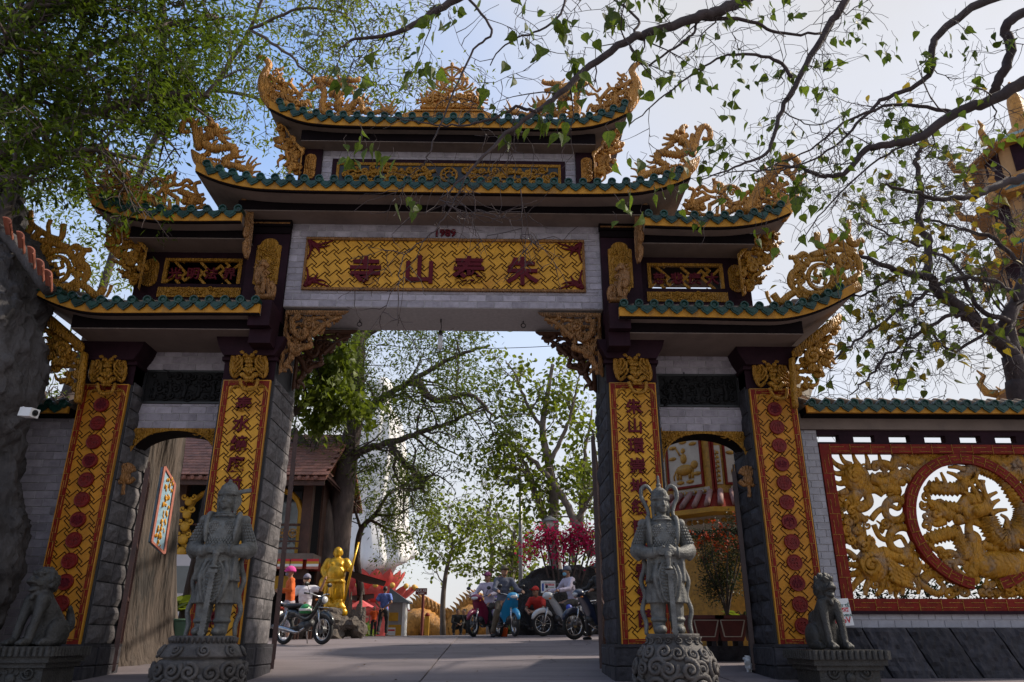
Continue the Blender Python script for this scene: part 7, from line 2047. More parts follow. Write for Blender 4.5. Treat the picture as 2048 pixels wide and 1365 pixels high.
def person(label, loc, rz, pose, shirt, pants, cover=None, mask=None, k=1.0, short=False, shoes='c_dark', group=None, sleeves=True, shades=False):
    J = POSES[pose]
    root = thing('person', label, 'person', loc, group, rz)
    V = lambda p: Vector(p)*k
    def add(name, mb, m, smooth=True):
        o = obj(name, mb, M[m], None, smooth); o.parent = root; return o
    ch, nk, hd, pl = V(J['chest']), V(J['neck']), V(J['head']), V(J['pel'])
    ax = (nk-pl).normalized()
    sh = [nk-ax*.05*k+Vector((s*.185*k,0,0)) for s in (-1,1)]
    b = MB(); b.tube([pl, ch, nk-ax*.02*k], [.10*k,.10*k,.055*k], 10)
    b.tube([nk-ax*.06*k, hd], [.052*k,.046*k], 10); b.ball(hd+Vector((0,0,.005*k)), k, 14, 11, (.076,.092,.112)); b.ball(hd+Vector((0,-.045*k,-.06*k)), k, 10, 8, (.05,.045,.045))
    b.ball(hd+Vector((0,-.095*k,-.01*k)), k, 8, 6, (.014,.018,.022))
    for s in (-1, 1): b.ball(hd+Vector((s*.078*k,0,-.005*k)), k, 8, 6, (.012,.022,.03)); b.ball(hd+Vector((s*.03*k,-.082*k,.018*k)), k, 8, 6, (.014,.01,.008))
    for i, s in enumerate((-1, 1)):
        e, w = V(J['el'][i]), V(J['wr'][i])
        b.tube([nk-ax*.05*k, sh[i], e, w], [.05*k,.046*k,.042*k,.028*k], 10); d = (w-e).normalized(); side = d.cross(Vector((0,0,1)))
        side = side.normalized() if side.length > .01 else Vector((1,0,0))
        b.ball(w+d*.045*k, k, 10, 7, (.036,.042,.034))
        for f in range(4): b.tube([w+d*.07*k+side*(f-1.5)*.017*k, w+d*.115*k+side*(f-1.5)*.017*k-Vector((0,0,.015*k)), w+d*.135*k+side*(f-1.5)*.015*k-Vector((0,0,.04*k))], [.0095*k,.009*k,.006*k], 5)
        b.tube([w+d*.03*k-side*.035*k, w+d*.07*k-side*.055*k], [.011*k,.008*k], 5)
        kn, an = V(J['kn'][i]), V(J['an'][i])
        b.tube([pl, kn, an], [.08*k,.05*k,.036*k], 10)
    add('body', fuse(b, .013*k, 1), 'skin')
    t = MB()
    ell = [(pl+ax*.0-Vector((0,0,.05*k)), .165, .125), (pl+ax*.12*k, .155, .115), (ch, .175, .12), (ch+ax*.10*k, .18, .11), (nk-ax*.045*k, .12, .075)]
    for (a, rx, ry), (c, rx2, ry2) in zip(ell, ell[1:]):
        for q in range(4):
            u = q/3; t.ball(a.lerp(c, u), k, 14, 8, (lerp(rx,rx2,u), lerp(ry,ry2,u), .075))
    for i in (0, 1):
        e, w = V(J['el'][i]), V(J['wr'][i]); end = w if sleeves else sh[i].lerp(e, .75)
        t.tube([nk-ax*.05*k, sh[i], e, end] if sleeves else [nk-ax*.05*k, sh[i], end], [.07*k,.075*k,.06*k,.048*k] if sleeves else [.07*k,.08*k,.072*k], 10)
    add('shirt', rough(fuse(t, .022*k, 1), .012*k, 9, 3), shirt)
    t = MB(); t.ball(pl-Vector((0,0,.03*k)), k, 14, 9, (.16,.13,.11))
    for i, s in enumerate((-1, 1)):
        kn, an = V(J['kn'][i]), V(J['an'][i]); hp = pl+Vector((s*.085*k,0,-.05*k)); e = kn.lerp(an, .55 if short else .95)
        t.tube([hp, hp.lerp(kn, .5), kn, e], [.098*k,.09*k,.075*k,.062*k], 10)
        f = MB(); f.ball(an+Vector((0,-.06*k,-.035*k)), k, 10, 7, (.045,.125,.042)); add('shoe', f, shoes)
    add('trousers', rough(fuse(t, .022*k, 1), .012*k, 8, 5), pants)
    h = MB()
    def dome(r, zs): 
        return [(p[0], p[1], p[2]) for p in MB().ball((0,0,0), 1, 16, 12, r).v]
    top = hd+Vector((0,.008*k,.025*k))
    if cover and cover[0] == 'helmet':
        q = MB().lathe([(.118*math.cos(a)*k, .128*math.sin(a)*k) for a in np.linspace(-.12, 1.5, 9)], top, 18, 1, 1.12); add('helmet', q, cover[1]); add('helmet_peak', MB().obox(top+Vector((0,-.14*k,.0)), (.08*k,0,0), (0,.04*k,-.012*k), (0,0,.006*k)), cover[1], False)
    elif cover and cover[0] == 'cap':
        q = MB().lathe([(.092*math.cos(a)*k, .11*math.sin(a)*k) for a in np.linspace(-.05, 1.5, 8)], top+Vector((0,0,.02*k)), 18, 1, 1.16); add('cap', q, cover[1]); add('cap_peak', MB().obox(top+Vector((0,-.145*k,.022*k)), (.065*k,0,0), (0,.055*k,-.012*k), (0,0,.005*k)), cover[1], False)
    if not cover or cover[0] == 'cap':
        q = MB().lathe([(.084*math.cos(a)*k, .105*math.sin(a)*k) for a in np.linspace(-.5, 1.5, 9)], top+Vector((0,.012*k,.0)), 16, 1, 1.14); add('hair', q, 'hair' if not (cover and len(cover) > 2) else cover[2])
    if mask: add('face_mask', MB().ball(hd+Vector((0,-.055*k,-.045*k)), k, 12, 8, (.062,.055,.05)), mask)
    if shades: add('sunglasses', MB().obox(hd+Vector((0,-.088*k,.018*k)), (.062*k,0,0), (0,.01*k,0), (0,0,.016*k)), 'black', False)
    return root

# ------------------------------------------------------------------ who and what stands where
B1, _ = bike_at('black motorbike with a green helmet on its footboard parked inside the gate', 646, 16.7, -38, 'p_black', 'cub')
th = math.radians(-38)
def on_bike(b, x, y, z): 
    c, s_ = math.cos(b.rotation_euler.z), math.sin(b.rotation_euler.z); return Vector((b.location.x+x*c-y*s_, b.location.y+x*s_+y*c, b.location.z+z))
hp = on_bike(B1, .16, -.12, .66)
M['helmet_green'] = mat('helmet_green', (.008,.19,.045), .3, .1, 4, coat=.4)
HG = thing('green_helmet', 'green helmet with a white band hanging on the black motorbike', 'helmet', hp)
obj('shell', MB().lathe([(.125*math.cos(a), .13*math.sin(a)) for a in np.linspace(-.5, 1.55, 10)], hp, 20), M['helmet_green'], HG, True); obj('band', MB().lathe([(.1275,-.012),(.1285,.0),(.1285,.025),(.1265,.035)], hp, 20), M['white'], HG, True)
def stand(px_, Y): x = at(px_, 1270, Y).x; return (x, Y, gz(Y, x)+.025)
person('person in orange jacket and pink helmet standing by the gate pillar', stand(573, 19.3), math.radians(-70), 'hold', 'c_orange', 'c_pants', ('helmet','c_pink'), 'c_grey', .99, True, 'c_white')
sp_ = stand(604, 20.4)
person('person in white shirt, grey cap and sunglasses seated behind the black motorbike', (sp_[0], sp_[1], sp_[2]+.22), math.radians(8), 'sit', 'c_white', 'c_dark', ('cap','c_grey'), None, 1.05, sleeves=False, shades=True)
S1 = thing('stool', 'dark wooden stool under the seated person in white', 'stool', sp_)
obj('seat_top', MB().box(sp_[0]-.2, sp_[0]+.2, 20.25, 20.65, sp_[2]+.58, sp_[2]+.63), M['house_wood'], S1)
for a in (-.16,.16):
    for c in (20.29,20.61): obj('leg', MB().box(sp_[0]+a-.02, sp_[0]+a+.02, c-.02, c+.02, sp_[2], sp_[2]+.58), M['house_wood'], S1)
person('grey-haired person in blue shirt walking away, hands behind the back', stand(765, 29.0), math.radians(172), 'back_hands', 'c_blue', 'c_dark', None, None, 1.0, sleeves=False)
person('small person in bright orange shirt and black trousers by the stall', stand(746, 30.2), math.radians(10), 'stand', 'c_flame', 'c_dark', None, None, .62, sleeves=False)
def rider(label, b, back, pose, *a, **kw):
    p = on_bike(b, back, 0, 0); return person(label, (p.x, p.y, p.z-.02), b.rotation_euler.z+math.pi/2, pose, *a, **kw)
b, _ = bike_at('maroon motorbike turned towards the gate, ridden by a purple-capped person', 946, 20.6, -118, 'p_maroon')
rider('person in pale shirt and purple cap leaning on the maroon motorbike', b, -.22, 'ride_foot', 'c_lilac', 'c_dark', ('cap','c_purple'))
b, _ = bike_at('violet motorbike half hidden between the maroon and the blue scooter', 985, 21.3, -105, 'p_violet')
rider('person in dark shirt and black mask on the violet motorbike', b, -.25, 'ride', 'c_olive', 'c_dark', None, 'c_dark')
b, _ = bike_at('bright blue scooter facing the gate with its rider looking aside', 1030, 19.6, -72, 'p_blue')
rider('person in slate shirt and olive cap astride the bright blue scooter', b, -.30, 'ride_foot', 'c_slate', 'c_brown', ('cap','c_olive'), None, 1.06)
b, _ = bike_at('white motorbike with a blue helmet, facing away from the pillar', 1086, 19.7, -158, 'p_white')
rider('person in white shirt, grey cap and pale blue mask on the white motorbike', b, -.22, 'ride', 'c_lilac', 'c_dark', ('cap','c_slate'), 'c_mask', 1.04)
hp = on_bike(b, .02, .16, .62)
M['helmet_blue'] = mat('helmet_blue', (.012,.04,.40), .3, .1, 4, coat=.4)
HH = thing('blue_helmet', 'blue helmet hanging beside the seat of the white motorbike', 'helmet', hp); obj('shell', MB().lathe([(.13*math.cos(a), .135*math.sin(a)) for a in np.linspace(-.6, 1.55, 10)], hp, 20), M['helmet_blue'], HH, True)
b, _ = bike_at('dark navy motorbike with shiny spokes beside the gate pillar', 1148, 17.3, -150, 'p_navy')
rider('person in dark clothes on the navy motorbike, mostly behind the pillar', b, -.20, 'ride_foot', 'c_dark', 'c_dark', ('helmet','p_black'))
p = stand(1080, 21.0)
person('person in red shirt and red cap crouching before the dark rock wall', (p[0], p[1], p[2]+.12), math.radians(-35), 'crouch', 'c_red', 'c_dark', ('cap','c_red'), sleeves=False)
for px_, Y, lab in ((912, 31.5, 'person in black sitting far off by the thin tree'), (932, 32.0, 'person in dark clothes sitting beside the far maroon front wheel')):
    person(lab, stand(px_, Y), math.radians(20 if px_ < 920 else -30), 'crouch', 'c_dark', 'c_dark', None, None, .9)
cb = stand(1008, 20.8)
CN = thing('orange_bucket', 'small orange bucket on the ground behind the blue scooter', 'bucket', cb)
obj('bucket', MB().lathe([(.08,0),(.105,.2),(.11,.21),(.10,.205),(.075,.01)], cb, 16), M['c_flame'], CN, True); obj('handle', MB().torus((cb[0],cb[1],cb[2]+.2), .1, .006, 'y', 16, 5, a0=0, a1=math.pi), M['pole_grey'], CN)
# fallen leaves on the drive
M['dry_leaf'] = mat('dry_leaf', (.12,.07,.02), .8, .4, 20)
rl = random.Random(6); lf = MB()
for i in range(46):
    y = rl.uniform(9, 24); x = rl.uniform(-3.2, 3.2)*(y/12); a = rl.uniform(0, 6.28); r = rl.uniform(.03,.055); z = gz(y, x)+.031
    lf.add([(x+r*math.cos(a),y+r*math.sin(a),z+rl.uniform(0,.02)),(x+r*.5*math.cos(a+1.6),y+r*.5*math.sin(a+1.6),z+.008),(x-r*math.cos(a),y-r*math.sin(a),z+rl.uniform(0,.02)),(x+r*.5*math.cos(a-1.6),y+r*.5*math.sin(a-1.6),z+.008)], [(0,1,2,3)])
o = obj('fallen_leaves', lf, M['dry_leaf'], None); tag(o, 'scattered dry leaves lying on the concrete drive', 'leaves', kind='stuff')
# ================================================================== trees
def leafmat(n, c, c2, tr=.45, sc=9): 
    M[n] = mat(n, c, .5, .3, sc, col2=c2, trans=tr, spec=.3); return n
leafmat('leaf_canopy', (.12,.165,.010), (.028,.055,.006), .55, 4)
leafmat('leaf_bodhi', (.12,.165,.014), (.03,.06,.008), .5, 6)
leafmat('leaf_bright', (.23,.27,.020), (.085,.125,.012), .6, 4)
leafmat('leaf_olive', (.15,.195,.020), (.050,.075,.012), .55, 4)
leafmat('leaf_young', (.16,.20,.014), (.06,.09,.009), .5, 4)
leafmat('leaf_dark', (.040,.065,.014), (.012,.022,.007), .3, 6)
leafmat('leaf_yellow', (.30,.21,.015), (.14,.12,.012), .5, 5)
leafmat('petal_magenta', (.72,.02,.16), (.48,.008,.07), .5, 5)
leafmat('petal_orange', (.62,.085,.010), (.45,.04,.008), .3, 9)
M['bark'] = mat('grey_bark', (.085,.062,.056), .9, .4, 5, .9, 16, stain=(.03,.024,.022), stain_amt=.6, stain_scale=4, stretch=(1,1,.35))
M['bark_pale'] = mat('pale_bark', (.17,.135,.115), .9, .35, 5, .6, 20, stain=(.06,.045,.04), stain_amt=.6, stain_scale=3, stretch=(1,1,.4))
M['twig'] = mat('twig_bark', (.050,.034,.034), .85, .35, 8, .4, 30)
TMPL = {
 'lance': (np.array([(0,0,0),(.5,.17,.03),(1,0,-.05),(.5,-.17,.03)]), [(0,1,2,3)]),
 'heart': (np.array([(0,0,0),(.02,.30,.02),(.22,.42,.05),(.48,.33,.03),(.75,.13,-.03),(1.12,0,-.12),(.75,-.13,-.03),(.48,-.33,.03),(.22,-.42,.05),(.02,-.30,.02),(.42,0,-.035)]),
           [(0,10,3,2,1),(10,5,4,3),(0,9,8,7,10),(10,7,6,5)]),
 'round': (np.array([(0,0,0),(.3,.34,.04),(.75,.28,0),(1,0,-.08),(.75,-.28,0),(.3,-.34,.04)]), [(0,1,2,3),(0,3,4,5)]),
}
def leaf_cloud(P, D, size, kind, rs, jit=.5):
    """many single leaves: P positions, D stem directions, size metres"""
    T, F = TMPL[kind]; n = len(P); k = len(T)
    if n == 0: return MB()
    D = D/np.maximum(np.linalg.norm(D, axis=1, keepdims=True), 1e-6)
    up = rs.normal(size=(n,3))*jit+np.array([0,0,1.0])
    S = np.cross(up, D); S /= np.maximum(np.linalg.norm(S, axis=1, keepdims=True), 1e-6)
    N = np.cross(D, S)
    sz = size*rs.uniform(.65, 1.25, size=(n,1,1))
    V = (T[None,:,0:1]*D[:,None,:]+T[None,:,1:2]*S[:,None,:]+T[None,:,2:3]*N[:,None,:])*sz+P[:,None,:]
    mb = MB(); mb.v = V.reshape(-1,3).tolist()
    mb.f = [tuple(i*k+j for j in f) for i in range(n) for f in F]
    return mb
class Tree:
    def __init__(s, seed): s.r = random.Random(seed); s.rs = np.random.RandomState(seed); s.wood = MB(); s.tw = MB(); s.nodes = []
    def limb(s, pts, r0, r1, k=5, n=8, wood=None, wig=.0):
        p = sp3(pts, k); m = len(p)
        if wig: p = [q+Vector((s.r.gauss(0,wig), s.r.gauss(0,wig), s.r.gauss(0,wig))) for q in p]
        (wood or s.wood).tube(p, [r0+(r1-r0)*i/(m-1) for i in range(m)], n)
        return p
    def grow(s, path, r, n, L, levels, up=.1, wig=.25, t0=.15, spread=1.0, rmin=.004, taper=.5, nodes_from=0):
        """side shoots along a path, shoots on those, and so on; remembers where leaves go"""
        for i in range(n):
            t = s.r.uniform(t0, 1.0); a = t*(len(path)-1); j = min(int(a), len(path)-2)
            p = path[j].lerp(path[j+1], a-j); tan = (path[j+1]-path[j]).normalized()
            rnd = Vector((s.r.gauss(0,1), s.r.gauss(0,1), s.r.gauss(0,1))); rnd = (rnd-tan*rnd.dot(tan)).normalized()
            d = (tan*s.r.uniform(.3,.9)+rnd*spread+Vector((0,0,up))).normalized()
            l = L*s.r.uniform(.5,1.25); q = [p]; m = 5
            for k in range(m):
                d = (d+Vector((s.r.gauss(0,wig), s.r.gauss(0,wig), s.r.gauss(0,wig)+up*.25))).normalized(); q.append(q[-1]+d*(l/m))
            rr = max(rmin, r*(1-.5*t)*taper)
            s.tw.tube(q, [max(rmin*.55, rr*(1-.75*k/m)) for k in range(m+1)], 5 if rr < .03 else 7, cap=False)
            if levels <= nodes_from+1:
                for k in range(1, m+1): s.nodes.append((q[k], (q[k]-q[k-1]).normalized()))
            if levels > 1: s.grow(q, rr, max(2, int(n*.28) if levels > 2 else 4), L*.55, levels-1, up, wig, .25, spread, rmin, .6, nodes_from)
    def leaves(s, per, size, kind, scatter, droop=.4, keep=1.0, jit=.5):
        P = []; D = []
        for (p, d) in s.nodes:
            if s.r.random() > keep: continue
            for _ in range(per):
                P.append((p.x+s.r.gauss(0,scatter), p.y+s.r.gauss(0,scatter), p.z+s.r.gauss(0,scatter)))
                D.append((d.x*.6+s.r.gauss(0,.7), d.y*.6+s.r.gauss(0,.7), d.z*.4+s.r.gauss(0,.5)-droop))
        return leaf_cloud(np.array(P), np.array(D), size, kind, s.rs, jit)
    def done(s, name, label, leafset, bark='bark', group=None, base=None, cat='tree'):
        root = thing(name, label, cat, base or (0,0,0), group)
        obj('trunk', s.wood, M[bark], root, True)
        if s.tw.v: obj('branches', s.tw, M['twig'] if bark == 'twig' else M[bark], root, True)
        for mb, m in leafset:
            if mb.v: obj('crown', mb, M[m], root)
        return root
def pp(lst, Y): 
    if not hasattr(Y, '__len__'): Y = (Y, Y)
    n = len(lst); return [at(x, y, Y[0]+(Y[1]-Y[0])*i/max(1, n-1)) for i, (x, y) in enumerate(lst)]

# ------------------------------------------------------------------ overhead canopy at the upper left
t = Tree(11)
t.limb([(-6.6,9.0,5.2),(-6.4,8.9,6.6),(-6.3,8.9,7.6)], .26, .2)
LB = [(pp([(-40,250),(60,180),(170,110),(300,60),(430,30)], (8.8,9.6)), .10), (pp([(-40,330),(90,260),(220,215),(340,190),(420,190)], (8.6,9.2)), .10), (pp([(-60,180),(30,60),(90,-40),(150,-140)], (8.6,8.0)), .10), (pp([(-40,380),(80,330),(170,300),(280,320)], (8.4,8.8)), .07), (pp([(30,60),(160,0),(330,-60),(520,-90)], (8.4,9.2)), .08), (pp([(300,-80),(330,40),(310,150),(250,250)], (9.4,9.0)), .06)]
for path, r in LB:
    p = t.limb(path, r, r*.3, 6, 7, wig=.015)
    t.grow(p, r, 15, 1.05, 3, up=.0, wig=.22, t0=.05, spread=1.1, rmin=.004)
t.nodes = [n_ for n_ in t.nodes if not (170 < to_px(n_[0])[0] < 560 and to_px(n_[0])[1] > 262) or t.r.random() < .25]
lv = t.leaves(3, .115, 'lance', .10, .35, .8)
# denser heart of the canopy
P = []; D = []
for i in range(13500):
    u = t.r.random()
    if u < .82: cx, cy, rx, ry = 190, 140, 265, 195
    else: cx, cy, rx, ry = 130, 320, 150, 75
    a = t.r.uniform(0, 6.283); q = math.sqrt(t.r.random()); x = cx+rx*q*math.cos(a); y = cy+ry*q*math.sin(a)
    Y = t.r.uniform(8.0, 10.6)
    if mnoise.noise(Vector((x*.016, y*.016, Y*.5))) < -.16: continue
    if ((170 < x < 450 and y > 262) or (380 < x and y > 215)) and t.r.random() < .82: continue
    v = at(x, y, Y); P.append(tuple(v)); D.append((t.r.gauss(0,.8)+.3, t.r.gauss(0,.8), t.r.gauss(0,.5)-.45))
lv.merge(leaf_cloud(np.array(P), np.array(D), .112, 'lance', t.rs))
t.done('overhanging_tree', 'dense small-leaved tree overhanging the gate roofs at upper left', [(lv, 'leaf_canopy')], 'bark', base=(-6.6,9.0,5.0))
# tree behind the left roofs
t = Tree(12); b0 = Vector((-9.3,16.5,gz(16.5, -9)))
p = t.limb([b0, b0+Vector((.1,0,2)), b0+Vector((.4,0,4)), b0+Vector((.6,0,6))], .3, .14)
t.grow(p, .2, 16, 2.2, 3, up=.25, t0=.45, spread=1.1, rmin=.008)
for path, r in (([b0+Vector((.6,0,6))]+pp([(300,300),(420,180),(500,60),(540,-60)], (16,14)), .10), (pp([(500,60),(580,110),(640,180),(660,240)], (14,13.4)), .04), (pp([(500,60),(600,20),(690,30),(720,90)], (14,13.4)), .04), (pp([(420,180),(520,200),(590,280),(600,330)], (15,14)), .05), (pp([(540,-60),(620,-60),(700,-30),(760,30)], 13.6), .04), (pp([(640,180),(690,190),(760,170),(830,180)], 13.2), .02)):
    q = t.limb(path, r, r*.3, 6, 7, wig=.02); t.grow(q, r*.6, 13, 1.2, 3, up=.0, wig=.25, t0=.1, rmin=.007)
P = []; D = []
for i in range(2600):
    a = t.r.uniform(0, 6.283); q = math.sqrt(t.r.random()); x = 560+130*q*math.cos(a); y = 110+190*q*math.sin(a); Y = t.r.uniform(13, 15.5)
    if mnoise.noise(Vector((x*.02, y*.02, Y*.4))) < .08: continue
    P.append(tuple(at(x, y, Y))); D.append((t.r.gauss(0,.8), t.r.gauss(0,.8), t.r.gauss(0,.5)-.4))
for i in range(6500):
    a = t.r.uniform(0, 6.283); q = math.sqrt(t.r.random()); x = 175+215*q*math.cos(a); y = 440+150*q*math.sin(a); Y = t.r.uniform(14.8, 18)
    if mnoise.noise(Vector((x*.02, y*.02, Y*.4))) < -.10: continue
    P.append(tuple(at(x, y, Y))); D.append((t.r.gauss(0,.8), t.r.gauss(0,.8), t.r.gauss(0,.5)-.4))
lv = t.leaves(2, .14, 'lance', .13, .3, .55); lv.merge(leaf_cloud(np.array(P), np.array(D), .145, 'lance', t.rs))
t.done('leafy_tree', 'bright green leafy tree behind the hooked-cross crest of the gate', [(lv, 'leaf_bright')], 'bark', base=b0)

# ------------------------------------------------------------------ near tree whose boughs hang in from the upper right
t = Tree(21); T0 = Vector((6.9,5.2,gz(5.2)))
t.limb([T0, T0+Vector((-.1,0,2.2)), T0+Vector((-.3,.1,4.4)), T0+Vector((-.6,.2,6.2)), T0+Vector((-1.0,.3,7.4))], .30, .17)
hub = T0+Vector((-.7,.2,6.4)); hub2 = T0+Vector((-1.0,.3,7.4))
L1 = [
 ([hub2]+pp([(1700,-260),(1560,-60),(1483,0),(1439,22),(1392,37),(1300,66),(1260,80),(1180,132),(1120,188),(1072,224),(1000,280),(932,352),(880,400)], (6.0,5.5)), .075, .005),
 (pp([(1072,224),(1032,216),(980,240),(916,252),(850,246),(790,236)], 5.6), .016, .004),
 ([hub2]+pp([(1800,-200),(1692,0),(1659,48),(1604,146),(1563,220),(1538,300),(1480,330),(1400,360)], (6.2,6.4)), .055, .005),
 (pp([(1384,37),(1490,40),(1556,66),(1644,68)], (5.9,6.2)), .022, .012),
 (pp([(1585,154),(1556,124),(1490,108),(1420,125),(1330,190),(1260,250)], (6.1,6.0)), .020, .005),
 ([hub2]+pp([(1480,-320),(1250,-220),(1080,-90),(930,-10),(860,30),(815,58),(770,72),(710,78),(680,98)], (5.8,5.4)), .060, .008),
 (pp([(930,-10),(985,60),(948,100),(900,200),(862,300),(850,330)], 5.5), .013, .005),
 (pp([(1130,-60),(1126,20),(1080,60),(1010,90),(980,130)], 5.6), .014, .005),
 (pp([(1260,80),(1275,40),(1220,-10),(1190,-60)], 5.8), .014, .01), (pp([(1300,132),(1347,97),(1384,70),(1392,37)], 5.9), .010, .014),
 ([hub]+pp([(2130,-30),(1978,0),(1893,55),(1864,95),(1864,139),(1831,172),(1769,198),(1725,238),(1655,304),(1560,345)], (6.6,6.8)), .060, .006),
 ([hub]+pp([(2080,10),(2014,48),(2022,103),(1996,165),(1985,195)], (6.4,6.8)), .055, .05),
 ([hub]+pp([(2140,110),(2048,163),(1985,200),(1911,226),(1842,274),(1768,290),(1728,304),(1688,348),(1640,352),(1600,335),(1540,330)], (6.4,6.9)), .078, .007),
 (pp([(1600,335),(1500,342),(1420,352),(1380,358)], 6.9), .009, .003), (pp([(1911,226),(1800,210),(1700,240),(1620,300),(1500,350)], (6.7,6.6)), .022, .005),
 (pp([(1842,274),(1740,330),(1650,420),(1590,500)], 6.8), .014, .004), (pp([(1563,220),(1620,250),(1700,230)], 6.4), .008, .004),
 (pp([(932,352),(900,420),(860,470),(812,510),(797,560),(795,645)], 5.5), .007, .003), (pp([(1042,380),(1044,440),(1041,478)], 5.6), .005, .002), (pp([(880,400),(930,430),(960,420)], 5.5), .006, .003),
]
for i, (path, r0, r1) in enumerate(L1):
    p = t.limb(path, r0, r1, 6, 8, wig=.006)
    vis = p[len(p)//5:] if r0 > .05 else p
    t.grow(vis, max(r0*.32, .010), 13 if len(path) > 8 else 6, .66, 2, up=-.15, wig=.30, t0=.08, spread=1.0, rmin=.0040, taper=.45)
# leaf clusters: only at some of the shoot ends
ends = t.nodes[:]; t.r.shuffle(ends)
t.nodes = []
for (q, d) in [e for e in ends if not (540 < to_px(e[0])[0] < 1240 and to_px(e[0])[1] > 270)][:130]:
    for k in range(t.r.randint(2,5)): t.nodes.append((q+Vector((t.r.gauss(0,.07), t.r.gauss(0,.07), t.r.gauss(-.04,.07))), d))
for (x, y) in ((905,30),(880,45),(840,115),(870,140),(960,170),(968,200),(1010,150),(1050,60),(1180,60),(1240,50),(1250,240),(1310,180),(1360,170),(1440,230),(1470,190),(1500,160),(1640,190),(1650,230),(1660,120),(1690,80),(1740,90),(1780,110),(1830,60),(1460,20),(1540,20),(1580,30),(822,415),(1270,400),(1275,420),(1330,390),(1360,380),(700,300),(770,320),(735,295),(1700,330),(1560,400),(1600,420),(1620,470),(1550,500),(1700,450),(1750,400),(1090,250),(1110,245),(1080,235),(1250,310),(1920,60),(1950,120),(1900,100)):
    for k in range(t.r.randint(3,6)):
        t.nodes.append((at(x+t.r.gauss(0,17), y+t.r.gauss(0,15), t.r.uniform(5.4,5.8) if x < 1300 else t.r.uniform(6.0,6.7)), Vector((t.r.gauss(0,.3), t.r.gauss(0,.3), -1))))
M['leaf_single'] = mat('bodhi_leaf', (.13,.175,.014), .5, .3, 7, col2=(.045,.080,.010), trans=.5, spec=.3, piece=.35)
LVM = []
for k in range(4):                 # four slightly different heart-shaped leaves, shared by all
    T, F = TMPL['heart']; V = T.copy(); V[:,1] *= (1,.86,1.1,.95)[k]; V[:,2] += (0,.10,-.08,.05)[k]*V[:,0]**2; V[:,2] += (.12,.3,.2,.05)[k]*np.abs(V[:,1])
    q = MB(); q.v = V.tolist(); q.f = list(F); me = q.mesh('leaf'); me.materials.append(M['leaf_single']); LVM.append(me)
spots = []
for (q, d) in t.nodes:
    s_ = .125*t.r.uniform(.62,1.25)*(.78 if to_px(q)[0] > 1330 else 1.0); D = Vector((d.x*.5+t.r.gauss(0,.45), d.y*.5+t.r.gauss(0,.45), -1.0+t.r.gauss(0,.35))).normalized()
    up = Vector((t.r.gauss(0,.9), t.r.gauss(0,.9)-.3, .6)); Sd = up.cross(D)
    if Sd.length < .05: continue
    Sd.normalize(); N = D.cross(Sd); spots.append((q, Matrix((D, Sd, N)).transposed(), s_)); u = to_px(q)
    t.tw.tube([q, q+Vector((t.r.gauss(0,.02), t.r.gauss(0,.02), .05)), q+Vector((t.r.gauss(0,.03), t.r.gauss(0,.03), .10))], .0024, 3, cap=False)
vis = [x for x in spots if -30 < to_px(x[0])[0] < 2080 and -30 < to_px(x[0])[1] < 1365]
vis.sort(key=lambda x: -x[2]/x[0].y)
root = t.done('bodhi_tree', 'near tree with sparse heart-shaped leaves hanging its boughs across the top', [], 'twig', base=T0)
rest = MB(); big = set(id(x) for x in vis[:300])
for i, x in enumerate(spots):
    if id(x) in big:
        inst('leaf', LVM[i % 4], root, x[0], x[1].to_euler(), (x[2],)*3)
    else:
        T, F = TMPL['heart']; rest.add([x[0]+x[1] @ Vector(v)*x[2] for v in T], F)
o = obj('crown', rest, M['leaf_bodhi'], root); o['kind'] = 'stuff'

# ------------------------------------------------------------------ bare twiggy tree behind the screen wall
t = Tree(31); T0 = Vector((9.75,12.4,gz(12.4)))
tr = [T0, T0+Vector((-.02,0,1.5)), at(2044,800,12.4), at(2040,770,12.4), at(2024,712,12.3)]
t.limb(tr, .30, .17)
L2 = [(pp([(2024,712),(1979,659),(1932,627),(1884,590),(1853,553),(1800,543),(1732,516),(1690,500)], (12.3,11.6)), .14, .02), (pp([(2024,712),(2016,643),(2037,596),(2052,540),(2080,440)], 12.4), .15, .07), (pp([(1853,553),(1858,495),(1837,437),(1842,395),(1832,327),(1842,300),(1826,284)], 12.0), .075, .03), (pp([(2060,350),(1995,374),(1937,395),(1848,393),(1770,370)], (12.2,11.5)), .09, .02),
      (pp([(1932,627),(1880,640),(1800,690),(1740,750),(1700,790)], 12.0), .04, .01), (pp([(2037,596),(1980,560),(1900,560),(1830,600),(1760,650),(1690,700),(1640,740)], (12.2,11.6)), .05, .012), (pp([(2016,643),(1960,620),(1920,540),(1860,500),(1780,470),(1700,420)], 12.2), .05, .01), (pp([(1979,659),(1900,700),(1840,640),(1800,720),(1790,790)], 12.3), .03, .01), (pp([(1800,543),(1750,580),(1690,600),(1650,640)], 11.8), .03, .008), (pp([(2052,540),(1990,480),(1930,460),(1850,440),(1760,450)], 12.4), .05, .012)]
for path, r0, r1 in L2:
    p = t.limb(path, r0, r1, 6, 8, wig=.02)
    t.grow(p, max(r0*.35, .018), 15, 1.25, 3, up=.02, wig=.34, t0=.06, spread=1.1, rmin=.0055, taper=.45)
ends = t.nodes[:]; t.r.shuffle(ends)
t.nodes = ends[:420]; lv = t.leaves(1, .17, 'heart', .06, .8, 1.0, .9); t.nodes = ends[420:640]; lv2 = t.leaves(1, .17, 'heart', .06, .8, 1.0, .9)
t.done('bare_tree', 'half-bare twiggy tree with a few yellowing leaves behind the screen wall', [(lv, 'leaf_olive'), (lv2, 'leaf_yellow')], 'twig', base=T0)

